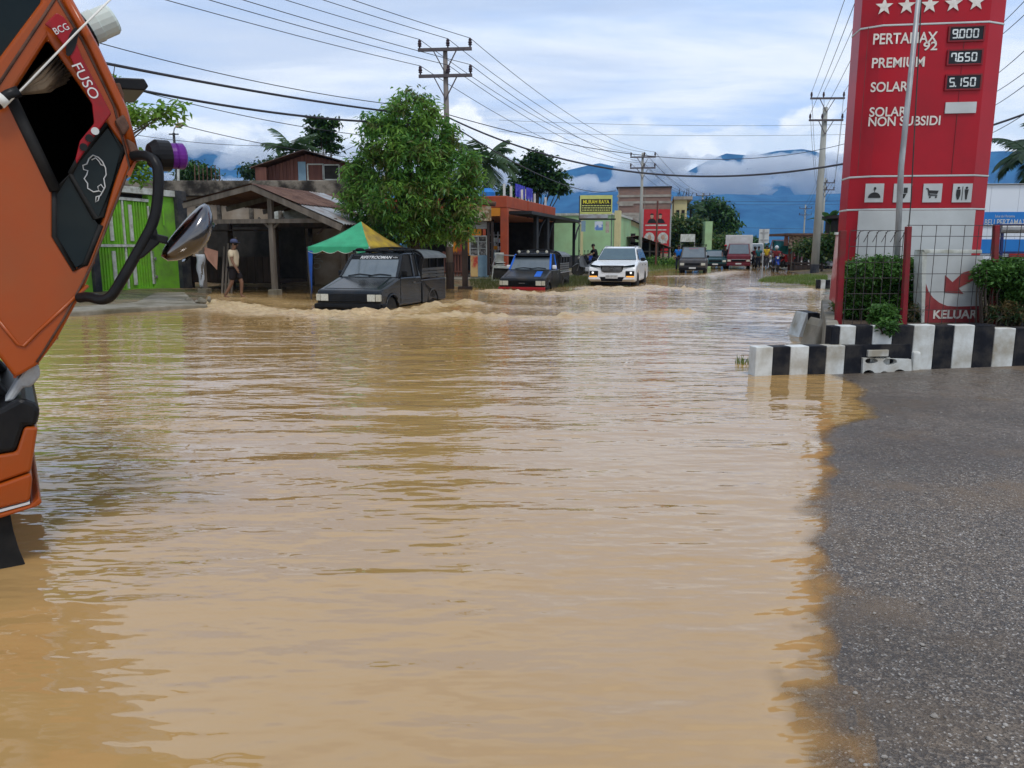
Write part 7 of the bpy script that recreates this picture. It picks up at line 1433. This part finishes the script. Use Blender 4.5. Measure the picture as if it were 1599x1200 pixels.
# ================================================================ people and motorbikes
m_sk = mat('skin', (0.20, 0.105, 0.065), (0.17, 0.09, 0.055), rough=0.6)
def skinned(name, pts, edges, rad, m, parent, sub=2, root=0):
    me = bpy.data.meshes.new(name); me.from_pydata(pts, edges, []); o = link_mesh(name, me, m, parent)
    s = o.modifiers.new('skin', 'SKIN'); s.use_smooth_shade = True
    for i, v in enumerate(me.skin_vertices[0].data): v.radius = rad[i] if isinstance(rad[i], tuple) else (rad[i], rad[i]); v.use_root = i == root
    if sub: o.modifiers.new('sub', 'SUBSURF').levels = sub; o.modifiers['sub'].render_levels = sub
    return o
def person(label, loc, rotz, shirt, pants, P=None, cap=None, scale=1.0, hair=True, group='people in the street', long_pants=True):
    """local: +Y is where the person faces"""
    J = dict(pel=(0, 0, .92), wai=(0, 0, 1.05), che=(0, 0.01, 1.28), nec=(0, 0.0, 1.44), hd0=(0, 0.02, 1.50), hd1=(0, 0.03, 1.62), sL=(-.17, 0, 1.38), eL=(-.22, -.02, 1.12), hL=(-.22, .08, .88), sR=(.17, 0, 1.38), eR=(.22, -.02, 1.12), hR=(.22, .08, .88), pL=(-.09, 0, .88), kL=(-.10, .03, .48), aL=(-.10, -.02, .07), tL=(-.10, .13, .03), pR=(.09, 0, .88), kR=(.10, .03, .48), aR=(.10, -.02, .07), tR=(.10, .13, .03))
    if P: J.update(P)
    e = thing('person', label, 'person', loc, rotz, group, scale); K = list(J); ix = {k: i for i, k in enumerate(K)}
    RD_ = dict(pel=(.13, .10), wai=(.12, .09), che=(.15, .10), nec=.05, hd0=.065, hd1=(.075, .088), sL=.055, eL=.042, hL=.032, sR=.055, eR=.042, hR=.032, pL=.085, kL=.06, aL=.04, tL=.028, pR=.085, kR=.06, aR=.04, tR=.028)
    ed = [('pel', 'wai'), ('wai', 'che'), ('che', 'nec'), ('nec', 'hd0'), ('hd0', 'hd1'), ('che', 'sL'), ('sL', 'eL'), ('eL', 'hL'), ('che', 'sR'), ('sR', 'eR'), ('eR', 'hR'), ('pel', 'pL'), ('pL', 'kL'), ('kL', 'aL'), ('aL', 'tL'), ('pel', 'pR'), ('pR', 'kR'), ('kR', 'aR'), ('aR', 'tR')]
    V = {k: Vector(J[k]) for k in K}; pts = [J[k] for k in K]; eds = [(ix[a], ix[b]) for a, b in ed]; rad = [RD_[k] for k in K]
    for s in 'LR':                                     # palm, thumb and fingers
        h = V['h' + s]; d = (h - V['e' + s]).normalized(); sd_ = Vector((1 if s == 'L' else -1, 0, 0)); base = ix['h' + s]
        pts.append(tuple(h + d * .06)); rad.append((.034, .018)); eds.append((base, len(pts) - 1)); pm = len(pts) - 1
        for f in range(4): pts.append(tuple(h + d * (.135 + (.015 if f in (1, 2) else 0)) + Vector((0, (f - 1.5) * .017, 0)))); rad.append(.008); eds.append((pm, len(pts) - 1))
        pts.append(tuple(h + d * .07 + Vector((0, .05, 0)))); rad.append(.009); eds.append((base, len(pts) - 1))
    skinned('body', pts, eds, rad, m_sk, e)
    mid = lambda a, b, t: tuple(V[a].lerp(V[b], t))
    sp = [tuple(V['pel'] + Vector((0, 0, .0))), J['wai'], J['che'], tuple(V['nec'] - Vector((0, 0, .05))), J['sL'], mid('sL', 'eL', .65), J['sR'], mid('sR', 'eR', .65)]
    skinned('shirt', sp, [(0, 1), (1, 2), (2, 3), (2, 4), (4, 5), (2, 6), (6, 7)], [(.165, .14), (.16, .135), (.20, .15), .085, .085, .078, .085, .078], shirt, e)
    t = .97 if long_pants else .92
    if long_pants: pp_ = [tuple(V['pel'] + Vector((0, 0, .05))), J['pL'], J['kL'], mid('kL', 'aL', .85), J['pR'], J['kR'], mid('kR', 'aR', .85)]; er = [(0, 1), (1, 2), (2, 3), (0, 4), (4, 5), (5, 6)]; rr_ = [(.15, .12), .105, .08, .065, .105, .08, .065]
    else: pp_ = [tuple(V['pel'] + Vector((0, 0, .05))), J['pL'], mid('pL', 'kL', .85), J['pR'], mid('pR', 'kR', .85)]; er = [(0, 1), (1, 2), (0, 3), (3, 4)]; rr_ = [(.15, .12), .11, .10, .11, .10]
    skinned('trousers' if long_pants else 'shorts', pp_, er, rr_, pants, e)
    hd = V['hd1']; f = (V['hd1'] - V['hd0']); 
    for s in (-1, 1): MB().ball((hd.x + s * .03, hd.y + .078, hd.z - .012), (.011, .008, .008), 6, 4).build('eye', m_num, e)
    MB().ball((hd.x, hd.y + .092, hd.z - .04), (.014, .02, .022), 6, 5).build('nose', m_sk, e)
    MB().box(hd.x - .024, hd.x + .024, hd.y + .074, hd.y + .082, hd.z - .086, hd.z - .078).build('mouth', mat('lips', (0.16, 0.06, 0.05), rough=0.5), e)
    for s in (-1, 1): MB().ball((hd.x + s * .082, hd.y - .005, hd.z - .03), (.014, .022, .034), 6, 5).build('ear', m_sk, e)
    if hair: MB().ball((hd.x, hd.y - .012, hd.z + .022), (.090, .104, .090), 14, 8).build('hair', mat('black_hair', (0.012, 0.010, 0.009), rough=0.6), e, smooth=True)
    if cap:
        cp_ = MB().lathe([(0.106, -0.01), (0.108, 0.03), (0.092, 0.075), (0.05, 0.10), (0.001, 0.105)], 16, (hd.x, hd.y - 0.01, hd.z + .035)).build('cap', cap, e, smooth=True)
        MB().prism([(hd.x - .075, hd.y + .08), (hd.x - .06, hd.y + .155), (hd.x, hd.y + .18), (hd.x + .06, hd.y + .155), (hd.x + .075, hd.y + .08)], hd.z + .030, hd.z + .042, 'z').build('cap_peak', cap, cp_)
    return e
m_tee = mat('beige_tshirt', (0.56, 0.46, 0.32), (0.48, 0.39, 0.26), rough=0.9, scale=6); m_sho = mat('dark_shorts', (0.020, 0.016, 0.018), rough=0.9); m_capb = mat('blue_grey_cap', (0.06, 0.07, 0.13), (0.045, 0.05, 0.1), rough=0.8)
person('person in a beige shirt, dark shorts and a blue cap wading past the pavilion', G(369, 465) + Vector((0, 0, -0.05)), R(-95), m_tee, m_sho,
       dict(hd0=(0, .03, 1.50), hd1=(0, .05, 1.62), eL=(-.23, -.10, 1.14), hL=(-.20, -.02, .90), eR=(.22, .05, 1.12), hR=(.21, .16, .90), kL=(-.10, .16, .50), aL=(-.10, .12, .10), tL=(-.10, .26, .06), kR=(.09, -.06, .48), aR=(.09, -.30, .10), tR=(.09, -.16, .05)), cap=m_capb, scale=1.0, group='people in the street', long_pants=False)
col = lambda n, c: mat(n, c, rough=0.85)
m_den = col('dark_jeans', (0.03, 0.035, 0.05))
person('person in a bright blue jacket walking beside the grey minibus', G(1059, 424.5), R(160), col('blue_jacket', (0.01, 0.16, 0.55)), m_den, scale=0.98)
person('person in a yellow shirt standing among the motorbikes', G(1196, 419.5), R(170), col('yellow_shirt', (0.55, 0.36, 0.02)), col('grey_trousers', (0.05, 0.05, 0.06)))
person('person in a teal shirt left of the yellow-shirted one', G(1184, 420.5), R(150), col('teal_shirt', (0.03, 0.16, 0.17)), m_den, scale=0.95)
person('person in black with a red cap standing between teal car and red truck', G(1132, 420), R(170), col('black_shirt', (0.012, 0.012, 0.014)), m_den, cap=m_rdp)
SIT = dict(pel=(0, -.12, .82), wai=(0, -.11, .95), che=(0, -.04, 1.16), nec=(0, 0, 1.32), hd0=(0, .03, 1.38), hd1=(0, .05, 1.50), sL=(-.17, -.03, 1.26), eL=(-.24, .14, 1.06), hL=(-.27, .36, 1.0), sR=(.17, -.03, 1.26), eR=(.24, .14, 1.06), hR=(.27, .36, 1.0), pL=(-.10, -.08, .80), kL=(-.17, .30, .66), aL=(-.17, .18, .28), tL=(-.17, .32, .25), pR=(.10, -.08, .80), kR=(.17, .30, .66), aR=(.17, .18, .28), tR=(.17, .32, .25))
m_tank = [mat('bike_blue', (0.015, 0.05, 0.30), rough=0.3), mat('bike_white', (0.5, 0.52, 0.53), rough=0.3), mat('bike_black', (0.015, 0.015, 0.017), rough=0.35), mat('bike_red', (0.28, 0.02, 0.02), rough=0.3), mat('bike_grey', (0.12, 0.13, 0.14), rough=0.35)]
def motorbike(label, loc, rotz, paint, group='motorbikes'):
    e = thing('motorbike', label, 'motorbike', loc, rotz, group)
    for y in (0.62, -0.60):
        w = thing('wheel', None, None, (0, y, 0.28)); w.parent = e
        MB().lathe([(0.22, -0.04), (0.265, -0.045), (0.285, 0), (0.265, 0.045), (0.22, 0.04)], 22, ax='x').build('tyre', m_tyre, w)
        rm = MB().lathe([(0.235, -0.03), (0.235, 0.03), (0.21, 0.02), (0.21, -0.02), (0.235, -0.03)], 20, ax='x'); rm.lathe([(0.001, -.05), (.04, -.05), (.04, .05), (.001, .05)], 10, ax='x')
        for k in range(6): a = k * math.pi / 3; rm.bar((0, 0, 0), (0, .22 * math.cos(a), .22 * math.sin(a)), 0.018)
        rm.build('rim', m_rim, w)
    MB().prism([(0.48, 0.50), (0.52, 0.86), (0.42, 0.98), (0.34, 0.94), (0.30, 0.50), (0.10, 0.34), (-0.25, 0.34), (-0.55, 0.55), (-0.78, 0.72), (-0.78, 0.80), (-0.20, 0.70), (0.05, 0.48), (0.25, 0.45)], -0.11, 0.11, 'x').build('fairing', paint, e, bevel=0.03)
    MB().prism([(0.02, 0.72), (-0.20, 0.80), (-0.72, 0.86), (-0.76, 0.80), (-0.2, 0.71)], -0.12, 0.12, 'x').build('seat', m_trm, e, bevel=0.03)
    MB().prism([(0.42, 0.56), (0.62, 0.60), (0.86, 0.46), (0.62, 0.62), (0.44, 0.64)], -0.07, 0.07, 'x').build('front_mudguard', paint, e, bevel=0.01); MB().prism([(-0.5, 0.60), (-0.86, 0.52), (-0.92, 0.42), (-0.88, 0.6), (-0.7, 0.72)], -0.07, 0.07, 'x').build('rear_mudguard', m_trm, e)
    for s in (-1, 1):
        MB().tube([(s * .07, 0.62, 0.28), (s * .07, 0.44, 0.80)], 0.022, 6).build('fork', m_rim, e); MB().tube([(s * 0.03, 0.36, 1.0), (s * 0.20, 0.34, 1.06), (s * 0.36, 0.26, 1.04)], 0.014, 6).build('handlebar', m_trm, e)
        mm_ = MB().tube([(s * .22, .33, 1.06), (s * .28, .34, 1.2)], 0.006, 4); mm_.ball((s * .28, .34, 1.23), (.06, .012, .035), 8, 4); mm_.build('mirror', m_trm, e)
    MB().lathe([(0.001, 0), (0.075, 0), (0.05, -0.06), (0.001, -0.07)], 12, (0, 0.545, 0.88), 'y').build('headlight', m_lamp, e); MB().box(-0.12, 0.12, -0.15, 0.2, 0.22, 0.44).build('engine', m_gry, e, bevel=0.03)
    MB().tube([(0.13, 0.1, 0.26), (0.14, -0.3, 0.27), (0.15, -0.78, 0.36)], [.025, .03, .045], 8).build('exhaust', m_rim, e); return e
def rider(label, u, v, rot, paint, shirt, lab2, helmet=None, z=0.0):
    p = G(u, v) + Vector((0, 0, z)); motorbike(label, p, rot, paint)
    h = person(lab2, p, rot, shirt, m_den, SIT, hair=helmet is None, group='motorbike riders')
    if helmet: MB().ball((0, .05, 1.53), (.125, .14, .13), 14, 9).build('helmet', helmet, h, smooth=True)
back = RROT + math.pi
rider('dark motorbike ridden beside the white van', 1178, 419, back + .1, m_tank[2], col('maroon_shirt', (0.16, 0.02, 0.03)), 'rider in a maroon shirt beside the white van', m_tank[2])
rider('white scooter ridden towards the viewer right of the yellow-shirted person', 1206, 419, back - .25, m_tank[1], col('grey_shirt', (0.3, 0.3, 0.32)), 'rider with a white helmet on the white scooter', m_tank[1])
rider('blue motorbike nearest the viewer in the far group', 1211, 424.5, back + .15, m_tank[0], col('dark_red_shirt', (0.22, 0.03, 0.03)), 'rider in a dark red shirt on the blue motorbike', m_tank[1])
for k, (u, v, rt, pc, lb) in enumerate(((1190, 417, .3, 4, 'grey motorbike parked behind the yellow-shirted person'), (1222, 420, -.5, 2, 'black motorbike standing left of the plank shop crates'), (1230, 420, -.7, 3, 'dark red motorbike leaning by the plank shop post'), (1300, 424, 1.2, 4, 'grey motorbike parked right of the concrete pole'), (1291, 423.5, 1.0, 2, 'black motorbike parked behind the concrete pole'))):
    motorbike(lb, G(u, v) + Vector((0, 0, 0.08)), back + rt, m_tank[pc])
for k, (u, v, rt, pc, lb) in enumerate(((918, 431, -.9, 4, 'grey motorbike parked left of the white SUV'), (925, 430, -1.1, 2, 'black motorbike parked nearest behind the white SUV'), (931, 428, -.8, 0, 'blue motorbike parked under the green hall'))):
    motorbike(lb, G(u, v, 0.1), back + rt, m_tank[pc])
person('person in dark clothes sitting by the parked motorbikes', G(927, 428, 0.1), back - 1.0, col('black_shirt', (0.012, 0.012, 0.014)), m_den, SIT)
person('person in a pale shirt inside the orange shop', OF.P + OF.d * 3.0 + OF.n * 1.5 + Vector((0, 0, 0.28)), FROT + math.pi, col('pale_shirt', (0.35, 0.35, 0.36)), m_den)

# loose stones and grit on the wet apron
pb = MB(); r = random.Random(9)
for k in range(170):
    u, v = r.uniform(1330, 1640), r.uniform(600, 1190); p = G(u, v, 0.05); z = float(ground_z(np.array([p.x]), np.array([p.y]))[0][0]); q = r.uniform(0.003, 0.008)
    pb.ball((p.x, p.y, z + q * 0.3), (q * r.uniform(.8, 1.6), q * r.uniform(.8, 1.4), q * 0.7), 6, 4)
tag(pb.build('grit', mat('pale_stone', (0.34, 0.31, 0.27), (0.16, 0.14, 0.12), scale=30, rough=0.8)), 'loose pale grit lying on the wet asphalt', 'grit', kind='stuff')
